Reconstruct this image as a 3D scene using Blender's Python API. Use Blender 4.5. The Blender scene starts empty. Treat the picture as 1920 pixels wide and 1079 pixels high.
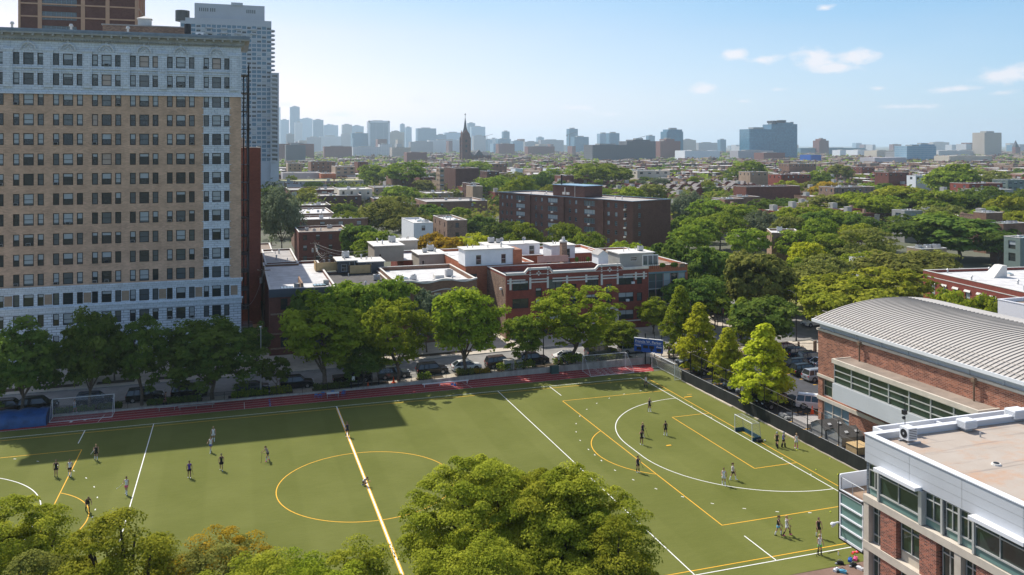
import bpy, math, random
import numpy as np
from mathutils import Vector, Matrix
R = math.radians
PI = math.pi
sc = bpy.context.scene
COL = sc.collection

# ------------------------------------------------------------------ camera frame
# the block grid is the world grid: x along the street, y away from the camera
FPX, HC, CY, YAW, OX, OY = 1586., 35.55, 272., .3173, -23.855, 114.96
CC, SS = math.cos(YAW), math.sin(YAW)
def cam2grid(X, Y):
    X -= OX; Y -= OY
    return X*CC+Y*SS, -X*SS+Y*CC
def grid2cam(x, y):
    return OX+x*CC-y*SS, OY+x*SS+y*CC
def G(u, v, z=0.):                      # ground point seen at a pixel of the photograph
    Y = FPX*(HC-z)/(v-CY); return cam2grid((u-960)*Y/FPX, Y)
def at(u, D):
    return cam2grid((u-960)/FPX*D, D)
def zat(v, D): return HC-(v-CY)*D/FPX
def xon(u, y):                          # x where column u meets the line y
    k = (u-960)/FPX; return (k*(OY+y*CC)-OX+y*SS)/(CC-k*SS)
def yon(u, x):
    k = (u-960)/FPX; return -(k*(OY+x*SS)-OX-x*CC)/(SS+k*CC)
def dep(x, y): return grid2cam(x, y)[1]
def ramp(x): return min(max(x, 0.), 50.)*.018       # the street climbs past the field

cx, cy = cam2grid(0, 0)
cd = bpy.data.cameras.new('camera'); cam = bpy.data.objects.new('camera', cd); COL.objects.link(cam)
cam.location = (cx, cy, HC); cam.rotation_euler = (R(90), 0, -YAW)
cd.sensor_width = 36; cd.lens = 36*FPX/1920; cd.shift_y = -(539.5-CY)/1920
cd.clip_start = 1; cd.clip_end = 60000
sc.camera = cam
# ------------------------------------------------------------------ sky, sun, exposure
SUN_EL, SUN_AZ = R(49.3), R(113.5)      # azimuth counter-clockwise from +x
sunv = Vector((math.cos(SUN_AZ)*math.cos(SUN_EL), math.sin(SUN_AZ)*math.cos(SUN_EL), math.sin(SUN_EL)))
w = bpy.data.worlds.new('World'); sc.world = w; w.use_nodes = True
nt = w.node_tree; N = nt.nodes; LK = nt.links; N.clear()
def nn(t, **k):
    n = N.new(t)
    for a, b in k.items(): setattr(n, a, b)
    return n
out = nn('ShaderNodeOutputWorld'); bg = nn('ShaderNodeBackground'); sky = nn('ShaderNodeTexSky')
sky.sky_type = 'NISHITA'; sky.sun_disc = False; sky.sun_elevation = SUN_EL; sky.sun_rotation = R(90)-SUN_AZ
sky.air_density = 1.0; sky.dust_density = .6; sky.ozone_density = 2.5; sky.altitude = 100
bg.inputs['Strength'].default_value = .118
tc = nn('ShaderNodeTexCoord')
cmix = None
fx = Vector((SS, CC, 0)); rx = Vector((CC, -SS, 0))
CLOUDS = [(1378, 104, 44, 20, .85), (1425, 112, 46, 17, .8), (1535, 112, 50, 28, 1.), (1600, 108, 56, 24, 1.), (1560, 126, 80, 16, .9), (1888, 140, 62, 24, 1.), (1318, 168, 42, 16, .9), (790, 188, 30, 12, .75),
          (1545, 15, 24, 9, 0.67), (1460, 168, 22, 8, 0.62), (1650, 166, 38, 8, 0.60), (1780, 168, 70, 10, 0.74), (1390, 190, 40, 7, 0.67), (1075, 203, 46, 8, 0.72),
          (870, 200, 50, 9, 0.72), (640, 215, 60, 12, 0.67), (540, 196, 40, 16, 0.67), (1150, 215, 70, 8, 0.57), (1710, 200, 90, 7, 0.57), (960, 190, 30, 8, .25), (1880, 175, 60, 10, 0.62), (825, 172, 22, 7, 0.62)]
noi = nn('ShaderNodeTexNoise'); noi.inputs['Scale'].default_value = 26; noi.inputs['Detail'].default_value = 7; noi.inputs['Roughness'].default_value = .62
mp = nn('ShaderNodeMapping'); mp.inputs['Scale'].default_value = (1, 1, 2.2)
LK.new(tc.outputs['Generated'], mp.inputs['Vector']); LK.new(mp.outputs[0], noi.inputs['Vector'])
acc = None
for (u, v, hw, hh, s) in CLOUDS:
    d = (fx*FPX + rx*(u-960) + Vector((0, 0, CY-v))); L = d.length; d = d/L
    a1 = nn('ShaderNodeVectorMath', operation='SUBTRACT'); a1.inputs[1].default_value = d
    LK.new(tc.outputs['Generated'], a1.inputs[0])
    c1 = nn('ShaderNodeVectorMath', operation='DOT_PRODUCT'); c1.inputs[1].default_value = rx*(L/hw)
    c2 = nn('ShaderNodeVectorMath', operation='DOT_PRODUCT'); c2.inputs[1].default_value = Vector((0, 0, L/hh))
    LK.new(a1.outputs[0], c1.inputs[0]); LK.new(a1.outputs[0], c2.inputs[0])
    cb = nn('ShaderNodeCombineXYZ'); LK.new(c1.outputs['Value'], cb.inputs[0]); LK.new(c2.outputs['Value'], cb.inputs[1])
    ln = nn('ShaderNodeVectorMath', operation='LENGTH'); LK.new(cb.outputs[0], ln.inputs[0])
    mr = nn('ShaderNodeMapRange'); mr.inputs['From Min'].default_value = 1.35; mr.inputs['From Max'].default_value = 0.; mr.inputs['To Max'].default_value = 1.0*s
    LK.new(ln.outputs['Value'], mr.inputs['Value'])
    if acc is None: acc = mr.outputs[0]
    else:
        mx = nn('ShaderNodeMath', operation='MAXIMUM'); LK.new(acc, mx.inputs[0]); LK.new(mr.outputs[0], mx.inputs[1]); acc = mx.outputs[0]
q1 = nn('ShaderNodeMath', operation='MULTIPLY_ADD'); q1.inputs[1].default_value = 1.5; q1.inputs[2].default_value = -.88; LK.new(noi.outputs['Fac'], q1.inputs[0])
m1 = nn('ShaderNodeMath', operation='ADD'); LK.new(acc, m1.inputs[0]); LK.new(q1.outputs[0], m1.inputs[1])
mr = nn('ShaderNodeMapRange'); mr.inputs['From Min'].default_value = .22; mr.inputs['From Max'].default_value = .62; mr.inputs['To Max'].default_value = .92
LK.new(m1.outputs[0], mr.inputs['Value'])
# late-summer sky: deeper blue away from the sun, pale and cool towards the horizon
sp_ = nn('ShaderNodeSeparateColor'); LK.new(sky.outputs[0], sp_.inputs[0]); cbc = nn('ShaderNodeCombineColor')
sz = nn('ShaderNodeSeparateXYZ'); LK.new(tc.outputs['Generated'], sz.inputs[0])
def ch(i, p, k0, k1):
    a = nn('ShaderNodeMath', operation='MULTIPLY'); a.inputs[1].default_value = .1789; LK.new(sp_.outputs[i], a.inputs[0])
    b_ = nn('ShaderNodeMath', operation='POWER'); b_.inputs[1].default_value = p; LK.new(a.outputs[0], b_.inputs[0])
    m_ = nn('ShaderNodeMapRange'); m_.inputs['From Min'].default_value = .03; m_.inputs['From Max'].default_value = .13; m_.inputs['To Min'].default_value = k0/.1789; m_.inputs['To Max'].default_value = k1/.1789
    LK.new(sz.outputs[2], m_.inputs['Value']); c_ = nn('ShaderNodeMath', operation='MULTIPLY'); LK.new(b_.outputs[0], c_.inputs[0]); LK.new(m_.outputs[0], c_.inputs[1]); LK.new(c_.outputs[0], cbc.inputs[i])
ch(0, 2., .58, 1.03); ch(1, 1., .69, .735); ch(2, .5, .9, .86)
hi = nn('ShaderNodeMapRange'); hi.inputs['From Min'].default_value = .18; hi.inputs['From Max'].default_value = .5; LK.new(sz.outputs[2], hi.inputs['Value'])
hx = nn('ShaderNodeMix', data_type='RGBA', blend_type='MULTIPLY'); hx.inputs[0].default_value = 1; hx.inputs[7].default_value = (1.32, 1.08, .92, 1); LK.new(sky.outputs[0], hx.inputs[6])
hm_ = nn('ShaderNodeMix', data_type='RGBA'); LK.new(hi.outputs[0], hm_.inputs[0]); LK.new(cbc.outputs[0], hm_.inputs[6]); LK.new(hx.outputs[2], hm_.inputs[7])
# thin high veil, broad and faint
n2 = nn('ShaderNodeTexNoise'); n2.inputs['Scale'].default_value = 5; n2.inputs['Detail'].default_value = 5
mp2 = nn('ShaderNodeMapping'); mp2.inputs['Scale'].default_value = (1, 1, 3.5)
LK.new(tc.outputs['Generated'], mp2.inputs['Vector']); LK.new(mp2.outputs[0], n2.inputs['Vector'])
mv = nn('ShaderNodeMapRange'); mv.inputs['From Min'].default_value = .35; mv.inputs['From Max'].default_value = .8; mv.inputs['To Max'].default_value = .10
LK.new(n2.outputs['Fac'], mv.inputs['Value'])
mxx = nn('ShaderNodeMath', operation='MAXIMUM'); LK.new(mr.outputs[0], mxx.inputs[0]); LK.new(mv.outputs[0], mxx.inputs[1])
cm = nn('ShaderNodeMix', data_type='RGBA'); cm.inputs[7].default_value = (5.35, 5.25, 5.5, 1)
LK.new(mxx.outputs[0], cm.inputs[0]); LK.new(hm_.outputs[2], cm.inputs[6])
LK.new(cm.outputs[2], bg.inputs['Color']); LK.new(bg.outputs[0], out.inputs['Surface'])
sl = bpy.data.lights.new('sun', 'SUN'); sl.energy = 4.0; sl.angle = R(.53); sl.color = (1, .945, .86)
so = bpy.data.objects.new('sun', sl); COL.objects.link(so); so.rotation_euler = sunv.to_track_quat('Z', 'Y').to_euler()
so.location = (0, 0, 200)
sc.view_settings.view_transform = 'Standard'; sc.view_settings.look = 'None'; sc.view_settings.exposure = 0.6; sc.view_settings.gamma = 1
sc.render.engine = 'CYCLES'
cyc = sc.cycles
cyc.max_bounces = 6; cyc.diffuse_bounces = 3; cyc.glossy_bounces = 3; cyc.transmission_bounces = 4; cyc.transparent_max_bounces = 24; cyc.volume_bounces = 1
cyc.caustics_reflective = False; cyc.caustics_refractive = False; cyc.use_denoising = True; cyc.sample_clamp_indirect = 6

# ------------------------------------------------------------------ materials
MATS = {}
def base(name, rough=.8, metal=0., spec=.3):
    m = bpy.data.materials.new(name); m.use_nodes = True
    b = m.node_tree.nodes['Principled BSDF']
    b.inputs['Roughness'].default_value = rough; b.inputs['Metallic'].default_value = metal
    b.inputs['Specular IOR Level'].default_value = spec
    MATS[name] = m; return m, m.node_tree, b
def c4(c): return (c[0], c[1], c[2], 1)
def mk(name, col, rough=.8, metal=0., spec=.3, ns=0, na=0., col2=None, bump=0., stretch=(1, 1, 1)):
    """plain paint / stone / metal; ns, na: scale and amount of mottling"""
    m, t, b = base(name, rough, metal, spec); b.inputs['Base Color'].default_value = c4(col)
    if ns:
        tc = t.nodes.new('ShaderNodeTexCoord'); mp = t.nodes.new('ShaderNodeMapping'); mp.inputs['Scale'].default_value = stretch
        n = t.nodes.new('ShaderNodeTexNoise'); n.inputs['Scale'].default_value = ns; n.inputs['Detail'].default_value = 6; n.inputs['Roughness'].default_value = .65
        t.links.new(tc.outputs['Object'], mp.inputs[0]); t.links.new(mp.outputs[0], n.inputs['Vector'])
        mr = t.nodes.new('ShaderNodeMapRange'); mr.inputs['From Min'].default_value = .3; mr.inputs['From Max'].default_value = .7
        t.links.new(n.outputs['Fac'], mr.inputs['Value'])
        mx = t.nodes.new('ShaderNodeMix'); mx.data_type = 'RGBA'
        c2 = col2 if col2 else tuple(x*(1-na) for x in col); c1 = col if col2 else tuple(min(1, x*(1+na)) for x in col)
        mx.inputs[6].default_value = c4(c1); mx.inputs[7].default_value = c4(c2)
        t.links.new(mr.outputs[0], mx.inputs[0]); t.links.new(mx.outputs[2], b.inputs['Base Color'])
        if bump:
            bp = t.nodes.new('ShaderNodeBump'); bp.inputs['Strength'].default_value = bump; bp.inputs['Distance'].default_value = .05
            t.links.new(n.outputs['Fac'], bp.inputs['Height']); t.links.new(bp.outputs[0], b.inputs['Normal'])
    return m
def wallvec(t, sx=1., sz=1.):
    tc = t.nodes.new('ShaderNodeTexCoord'); s = t.nodes.new('ShaderNodeSeparateXYZ'); a = t.nodes.new('ShaderNodeMath'); a.operation = 'ADD'
    c = t.nodes.new('ShaderNodeCombineXYZ'); t.links.new(tc.outputs['Object'], s.inputs[0])
    t.links.new(s.outputs[0], a.inputs[0]); t.links.new(s.outputs[1], a.inputs[1])
    t.links.new(a.outputs[0], c.inputs[0]); t.links.new(s.outputs[2], c.inputs[1]); return tc, c
def brick(name, c1, c2, mortar, bw=.22, bh=.075, ms=.012, rough=.9, na=.35, ns=.35, offset=.5):
    m, t, b = base(name, rough, 0, .2)
    tc, c = wallvec(t)
    br = t.nodes.new('ShaderNodeTexBrick'); br.offset = offset; br.squash = 1
    br.inputs['Scale'].default_value = 1; br.inputs['Brick Width'].default_value = bw; br.inputs['Row Height'].default_value = bh
    br.inputs['Mortar Size'].default_value = ms; br.inputs['Mortar Smooth'].default_value = .1
    br.inputs['Color1'].default_value = c4(c1); br.inputs['Color2'].default_value = c4(c2); br.inputs['Mortar'].default_value = c4(mortar)
    t.links.new(c.outputs[0], br.inputs['Vector'])
    n = t.nodes.new('ShaderNodeTexNoise'); n.inputs['Scale'].default_value = ns; n.inputs['Detail'].default_value = 8; n.inputs['Roughness'].default_value = .7
    t.links.new(tc.outputs['Object'], n.inputs['Vector'])
    mr = t.nodes.new('ShaderNodeMapRange'); mr.inputs['From Min'].default_value = .25; mr.inputs['From Max'].default_value = .75
    mr.inputs['To Min'].default_value = 1-na; mr.inputs['To Max'].default_value = 1+na; t.links.new(n.outputs['Fac'], mr.inputs['Value'])
    mx = t.nodes.new('ShaderNodeVectorMath'); mx.operation = 'SCALE'
    t.links.new(br.outputs['Color'], mx.inputs[0]); t.links.new(mr.outputs[0], mx.inputs['Scale']); t.links.new(mx.outputs[0], b.inputs['Base Color'])
    return m
def facade(name, wall, g1, g2, cw, ch, ms, rough=.5, offset=0.):
    """far towers only: a lattice of glass in a wall"""
    m, t, b = base(name, rough, 0, .5)
    tc, c = wallvec(t)
    br = t.nodes.new('ShaderNodeTexBrick'); br.offset = offset; br.squash = 1
    br.inputs['Scale'].default_value = 1; br.inputs['Brick Width'].default_value = cw; br.inputs['Row Height'].default_value = ch
    br.inputs['Mortar Size'].default_value = ms; br.inputs['Mortar Smooth'].default_value = .1
    br.inputs['Color1'].default_value = c4(g1); br.inputs['Color2'].default_value = c4(g2); br.inputs['Mortar'].default_value = c4(wall)
    t.links.new(c.outputs[0], br.inputs['Vector']); t.links.new(br.outputs['Color'], b.inputs['Base Color'])
    return m
def leafmat(name, c1, c2, trans=.40):
    m = bpy.data.materials.new(name); m.use_nodes = True; t = m.node_tree; t.nodes.clear(); MATS[name] = m
    o = t.nodes.new('ShaderNodeOutputMaterial'); d = t.nodes.new('ShaderNodeBsdfDiffuse'); tr = t.nodes.new('ShaderNodeBsdfTranslucent')
    mxs = t.nodes.new('ShaderNodeMixShader'); mxs.inputs[0].default_value = trans
    at_ = t.nodes.new('ShaderNodeAttribute'); at_.attribute_name = 'tint'; at_.attribute_type = 'GEOMETRY'
    oi = t.nodes.new('ShaderNodeObjectInfo')
    mx = t.nodes.new('ShaderNodeMix'); mx.data_type = 'RGBA'; mx.inputs[6].default_value = c4(c1); mx.inputs[7].default_value = c4(c2)
    t.links.new(at_.outputs['Fac'], mx.inputs[0])
    hs = t.nodes.new('ShaderNodeHueSaturation')
    h = t.nodes.new('ShaderNodeMapRange'); h.inputs['To Min'].default_value = .494; h.inputs['To Max'].default_value = .512
    v = t.nodes.new('ShaderNodeMapRange'); v.inputs['To Min'].default_value = .82; v.inputs['To Max'].default_value = 1.18
    t.links.new(oi.outputs['Random'], h.inputs['Value']); t.links.new(oi.outputs['Random'], v.inputs['Value'])
    t.links.new(h.outputs[0], hs.inputs['Hue']); t.links.new(v.outputs[0], hs.inputs['Value'])
    t.links.new(mx.outputs[2], hs.inputs['Color']); t.links.new(hs.outputs[0], d.inputs[0]); t.links.new(hs.outputs[0], tr.inputs[0])
    t.links.new(d.outputs[0], mxs.inputs[1]); t.links.new(tr.outputs[0], mxs.inputs[2]); t.links.new(mxs.outputs[0], o.inputs[0])
    return m
def netmat(name, col, cell, wire, minop=0.):
    """see-through cord or wire mesh: the holes of the mesh are transparent"""
    m = bpy.data.materials.new(name); m.use_nodes = True; t = m.node_tree; t.nodes.clear(); MATS[name] = m
    o = t.nodes.new('ShaderNodeOutputMaterial'); d = t.nodes.new('ShaderNodeBsdfDiffuse'); d.inputs[0].default_value = c4(col)
    tr = t.nodes.new('ShaderNodeBsdfTransparent'); mxs = t.nodes.new('ShaderNodeMixShader')
    tc, c = wallvec(t)
    br = t.nodes.new('ShaderNodeTexBrick'); br.offset = 0; br.squash = 1; br.inputs['Scale'].default_value = 1
    br.inputs['Brick Width'].default_value = cell; br.inputs['Row Height'].default_value = cell; br.inputs['Mortar Size'].default_value = wire
    t.links.new(c.outputs[0], br.inputs['Vector'])
    mr = t.nodes.new('ShaderNodeMath'); mr.operation = 'MAXIMUM'; mr.inputs[1].default_value = minop
    t.links.new(br.outputs['Fac'], mr.inputs[0]); t.links.new(mr.outputs[0], mxs.inputs[0])
    t.links.new(tr.outputs[0], mxs.inputs[1]); t.links.new(d.outputs[0], mxs.inputs[2]); t.links.new(mxs.outputs[0], o.inputs[0])
    return m

# ground
def turfmat():
    m, t, b = base('turf', .95, 0, .1)
    tc = t.nodes.new('ShaderNodeTexCoord')
    def noise(scale, st, det=5, ro=.6):
        mp = t.nodes.new('ShaderNodeMapping'); mp.inputs['Scale'].default_value = st; n = t.nodes.new('ShaderNodeTexNoise')
        n.inputs['Scale'].default_value = scale; n.inputs['Detail'].default_value = det; n.inputs['Roughness'].default_value = ro
        t.links.new(tc.outputs['Object'], mp.inputs[0]); t.links.new(mp.outputs[0], n.inputs['Vector']); return n
    a = noise(.11, (1, 1, 1)); f = noise(1.6, (.35, 2.6, 1), 8, .8); g = noise(7, (1, 1, 1), 6, .85)
    s1 = t.nodes.new('ShaderNodeMath'); s1.operation = 'ADD'; s2 = t.nodes.new('ShaderNodeMath'); s2.operation = 'ADD'
    t.links.new(a.outputs['Fac'], s1.inputs[0]); t.links.new(f.outputs['Fac'], s1.inputs[1]); t.links.new(s1.outputs[0], s2.inputs[0]); t.links.new(g.outputs['Fac'], s2.inputs[1])
    mr = t.nodes.new('ShaderNodeMapRange'); mr.inputs['From Min'].default_value = 1.05; mr.inputs['From Max'].default_value = 1.95; t.links.new(s2.outputs[0], mr.inputs['Value'])
    mx = t.nodes.new('ShaderNodeMix'); mx.data_type = 'RGBA'; mx.inputs[6].default_value = (.092, .106, .019, 1); mx.inputs[7].default_value = (.158, .168, .046, 1)
    sx_ = t.nodes.new('ShaderNodeSeparateXYZ'); t.links.new(tc.outputs['Object'], sx_.inputs[0])
    wv = t.nodes.new('ShaderNodeMath'); wv.operation = 'PINGPONG'; wv.inputs[1].default_value = 4.57; t.links.new(sx_.outputs[0], wv.inputs[0])
    w2 = t.nodes.new('ShaderNodeMapRange'); w2.inputs['From Min'].default_value = 2.1; w2.inputs['From Max'].default_value = 2.5; w2.inputs['To Min'].default_value = -.07; w2.inputs['To Max'].default_value = .07
    t.links.new(wv.outputs[0], w2.inputs['Value']); w3 = t.nodes.new('ShaderNodeMath'); w3.operation = 'ADD'; t.links.new(mr.outputs[0], w3.inputs[0]); t.links.new(w2.outputs[0], w3.inputs[1])
    t.links.new(w3.outputs[0], mx.inputs[0]); t.links.new(mx.outputs[2], b.inputs['Base Color']); return m
M_turf = turfmat()
M_track = mk('track_rubber', (.30, .035, .035), .85, ns=1.2, na=.22)
M_white = mk('line_white', (.78, .78, .74), .8, ns=3, na=.1)
M_yellow = mk('line_yellow', (.80, .42, .03), .8, ns=3, na=.1)
M_ground = mk('city_ground', (.085, .10, .055), .95, ns=.02, col2=(.14, .135, .11))
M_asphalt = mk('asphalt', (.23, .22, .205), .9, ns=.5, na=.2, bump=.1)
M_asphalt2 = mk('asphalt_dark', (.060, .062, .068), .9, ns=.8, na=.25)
M_conc = mk('concrete', (.48, .42, .34), .9, ns=.8, na=.18)
M_conc2 = mk('concrete_wall', (.36, .35, .32), .9, ns=1.4, na=.3, stretch=(1, 1, .3))
M_alley = mk('alley_paving', (.42, .31, .21), .9, ns=.8, na=.2)
M_soil = mk('planting_soil', (.075, .055, .035), 1, ns=2, na=.4)
M_lawn = mk('lawn', (.22, .22, .06), 1, ns=.4, na=.25)
M_paver = brick('red_pavers', (.30, .11, .085), (.22, .08, .07), (.2, .13, .1), .3, .3, .015)
# walls
M_buff = brick('buff_brick', (.64, .42, .285), (.49, .32, .22), (.50, .38, .28), .45, .16, .012, na=.28, ns=.35)
M_terra = brick('terracotta', (.68, .73, .78), (.60, .65, .70), (.34, .37, .40), .95, .36, .022, rough=.6, na=.16, ns=.7)
M_terra2 = brick('terracotta_blocks', (.68, .73, .78), (.58, .63, .68), (.25, .27, .30), 1.3, .42, .04, na=.15, offset=.5)
M_red = brick('red_brick', (.26, .066, .045), (.20, .052, .038), (.22, .09, .07), .34, .12, .008, na=.22, ns=.6)
M_red2 = brick('dark_red_brick', (.20, .075, .055), (.155, .06, .045), (.12, .06, .05), .34, .12, .008, na=.25, ns=.5)
M_orange = brick('orange_brick', (.50, .16, .075), (.40, .12, .06), (.34, .18, .12), .34, .12, .01, na=.22, ns=.6)
M_gymbrick = brick('gym_brick', (.42, .165, .095), (.17, .062, .042), (.38, .26, .2), .55, .17, .02, na=.3, ns=.6)
M_schoolbrick = brick('school_brick', (.46, .15, .09), (.11, .04, .035), (.40, .28, .22), .34, .11, .014, na=.15, ns=.8)
M_slab = brick('plum_brick', (.135, .070, .056), (.105, .054, .045), (.11, .06, .05), .5, .2, .012, na=.28, ns=.25)
M_brown = brick('brown_brick', (.26, .15, .10), (.20, .115, .08), (.2, .13, .1), .4, .15, .01, na=.28, ns=.4)
M_mixbrick = brick('common_brick', (.34, .225, .155), (.19, .12, .09), (.26, .2, .16), .4, .15, .012, na=.35, ns=.5)
M_tan = brick('tan_brick', (.40, .29, .20), (.34, .25, .18), (.34, .26, .19), .4, .15, .01, na=.2, ns=.4)
M_cream = mk('cream_render', (.55, .49, .40), .9, ns=.6, na=.12)
M_lilac = mk('grey_render', (.42, .40, .42), .9, ns=.5, na=.1)
M_whitewall = mk('white_render', (.74, .76, .78), .8, ns=.7, na=.08)
M_siding = mk('grey_siding', (.33, .33, .31), .8, ns=.6, na=.1)
M_darksiding = mk('slate_siding', (.085, .09, .10), .8, ns=1, na=.15)
M_tansiding = mk('tan_siding', (.42, .38, .32), .8, ns=.8, na=.1)
M_teal = mk('teal_panel', (.17, .22, .20), .6, ns=1, na=.1)
M_metal = mk('white_metal_panel', (.53, .55, .58), .45, 0, .4, ns=.35, na=.04)
M_stone = mk('limestone', (.56, .50, .42), .85, ns=.7, na=.14)
M_roofmetal = mk('roof_metal', (.46, .43, .39), .6, .0, .3, ns=.25, na=.08)
M_rib = mk('roof_seam', (.27, .245, .22), .6, 0)
# roofs
M_rwhite = mk('white_roof', (.66, .66, .66), .8, ns=.5, col2=(.42, .41, .40))
M_rgrey = mk('grey_roof', (.36, .34, .32), .9, ns=.3, na=.22)
M_rbrown = mk('brown_roof', (.26, .21, .17), .95, ns=.35, na=.3)
M_rdark = mk('dark_roof', (.10, .095, .09), .95, ns=.6, na=.25)
M_rgreen = mk('sedum_roof', (.32, .31, .06), 1, ns=.5, col2=(.42, .40, .34))
M_rtile = mk('red_shingle', (.26, .11, .075), .95, ns=1, na=.3)
M_coping = mk('pale_coping', (.62, .60, .56), .8, ns=1, na=.12)
M_bluecoping = mk('blue_coping', (.20, .32, .42), .6)
def rustroof():
    m, t, b = base('stained_roof', .9, 0, .15)
    tc = t.nodes.new('ShaderNodeTexCoord')
    def noise(s, st, d=6, ro=.6):
        mp = t.nodes.new('ShaderNodeMapping'); mp.inputs['Scale'].default_value = st; n = t.nodes.new('ShaderNodeTexNoise'); n.inputs['Scale'].default_value = s; n.inputs['Detail'].default_value = d; n.inputs['Roughness'].default_value = ro
        t.links.new(tc.outputs['Object'], mp.inputs[0]); t.links.new(mp.outputs[0], n.inputs['Vector']); return n
    a = noise(.55, (1, 1, 1)); r = noise(.24, (1, 1.6, 1), 7, .68); st = noise(.9, (.12, 2.4, 1), 4)
    mx = t.nodes.new('ShaderNodeMix'); mx.data_type = 'RGBA'; mx.inputs[6].default_value = (.36, .30, .245, 1); mx.inputs[7].default_value = (.45, .40, .35, 1)
    t.links.new(a.outputs['Fac'], mx.inputs[0])
    m2 = t.nodes.new('ShaderNodeMix'); m2.data_type = 'RGBA'; m2.inputs[7].default_value = (.47, .235, .11, 1)
    mr = t.nodes.new('ShaderNodeMapRange'); mr.inputs['From Min'].default_value = .50; mr.inputs['From Max'].default_value = .72; mr.inputs['To Max'].default_value = .7
    t.links.new(r.outputs['Fac'], mr.inputs['Value']); t.links.new(mr.outputs[0], m2.inputs[0]); t.links.new(mx.outputs[2], m2.inputs[6])
    m3 = t.nodes.new('ShaderNodeMix'); m3.data_type = 'RGBA'; m3.inputs[7].default_value = (.2, .18, .165, 1)
    mr = t.nodes.new('ShaderNodeMapRange'); mr.inputs['From Min'].default_value = .60; mr.inputs['From Max'].default_value = .66; mr.inputs['To Max'].default_value = .45
    t.links.new(st.outputs['Fac'], mr.inputs['Value']); t.links.new(mr.outputs[0], m3.inputs[0]); t.links.new(m2.outputs[2], m3.inputs[6]); t.links.new(m3.outputs[2], b.inputs['Base Color'])
    return m
M_rust = rustroof()
# glass
def glass(name, c, rough=.06, spec=.7, ns=0):
    return mk(name, c, rough, 0, spec, ns=ns, na=.35)
G_dark = glass('glass_dark', (.03, .038, .042)); G_mid = glass('glass_mid', (.10, .12, .13)); G_blind = glass('glass_blind', (.40, .44, .46), .25, .5)
G_warm = glass('glass_warm_reflection', (.42, .33, .27), .15, .6); G_green = glass('glass_green', (.03, .055, .045), .05, .8, ns=.5); G_pale = glass('glass_pale', (.20, .30, .34), .15, .6)  # warm panes: a warm reflection painted into the glass colour
G_spandrel = glass('spandrel_glass', (.15, .26, .24), .2, .5); G_twr = glass('glass_tower', (.06, .165, .25), .25, .45); G_twr2 = glass('glass_tower_dark', (.022, .03, .038), .35, .3); G_blue = glass('glass_blue', (.09, .17, .21), .1, .7)
M_frame = mk('window_frame_dark', (.028, .026, .024), .6); M_framew = mk('window_frame_white', (.6, .6, .58), .6); M_framea = mk('aluminium_frame', (.55, .56, .55), .4, .3)
M_frameb = mk('window_frame_blue', (.16, .27, .33), .5)
M_black = mk('black_metal', (.018, .018, .02), .5); M_steel = mk('galvanised', (.45, .46, .47), .45, .5); M_rubber = mk('rubber', (.02, .02, .02), .8)
M_screen = mk('windscreen_fabric', (.017, .019, .018), .85, ns=2, na=.3, stretch=(1, 1, .2))
M_wood = mk('wood_pole', (.20, .135, .09), .9, ns=3, na=.3); M_ply = mk('plywood', (.52, .37, .19), .8, ns=1.2, na=.15); M_deck = mk('deck_wood', (.28, .19, .13), .85, ns=2, na=.2)
M_bark = mk('bark', (.13, .10, .075), .95, ns=4, na=.4); M_bark2 = mk('dark_bark', (.06, .045, .035), .95, ns=4, na=.4)
M_plastic = mk('white_plastic', (.72, .73, .74), .45); M_cone = mk('cone_orange', (.85, .10, .02), .6); M_tarp = mk('blue_tarp', (.012, .07, .22), .5, 0, .5, ns=.8, na=.35, bump=.6)
M_sign = mk('board_blue', (.015, .10, .42), .5); M_net = netmat('goal_net', (.5, .5, .5), .12, .003, .02); M_chain = netmat('chain_mesh', (.02, .02, .02), .06, .0016, .04)
M_netthick = netmat('grey_net', (.5, .5, .47), .12, .008, .22); M_seatblue = mk('chair_blue', (.02, .19, .55), .6); M_gbin = mk('bin_green', (.04, .09, .085), .6)
M_redpaint = mk('red_post', (.25, .035, .02), .6, ns=2, na=.3)
# leaves
L_dark = leafmat('leaf_dark', (.068, .128, .024), (.205, .265, .045)); L_green = leafmat('leaf_green', (.115, .185, .018), (.33, .385, .045))
L_yg = leafmat('leaf_yellow_green', (.16, .225, .016), (.38, .42, .04)); L_yel = leafmat('leaf_yellow', (.33, .37, .018), (.62, .62, .05))
L_olive = leafmat('leaf_olive', (.135, .155, .033), (.33, .33, .075)); L_aut = leafmat('leaf_autumn', (.32, .24, .02), (.56, .36, .04))
L_locust = leafmat('leaf_locust', (.14, .18, .015), (.46, .45, .05)); L_blue = leafmat('leaf_silver', (.11, .145, .08), (.25, .28, .16))
L_red = leafmat('leaf_red', (.14, .07, .03), (.25, .14, .04))
M_hedge = L_green

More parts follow.
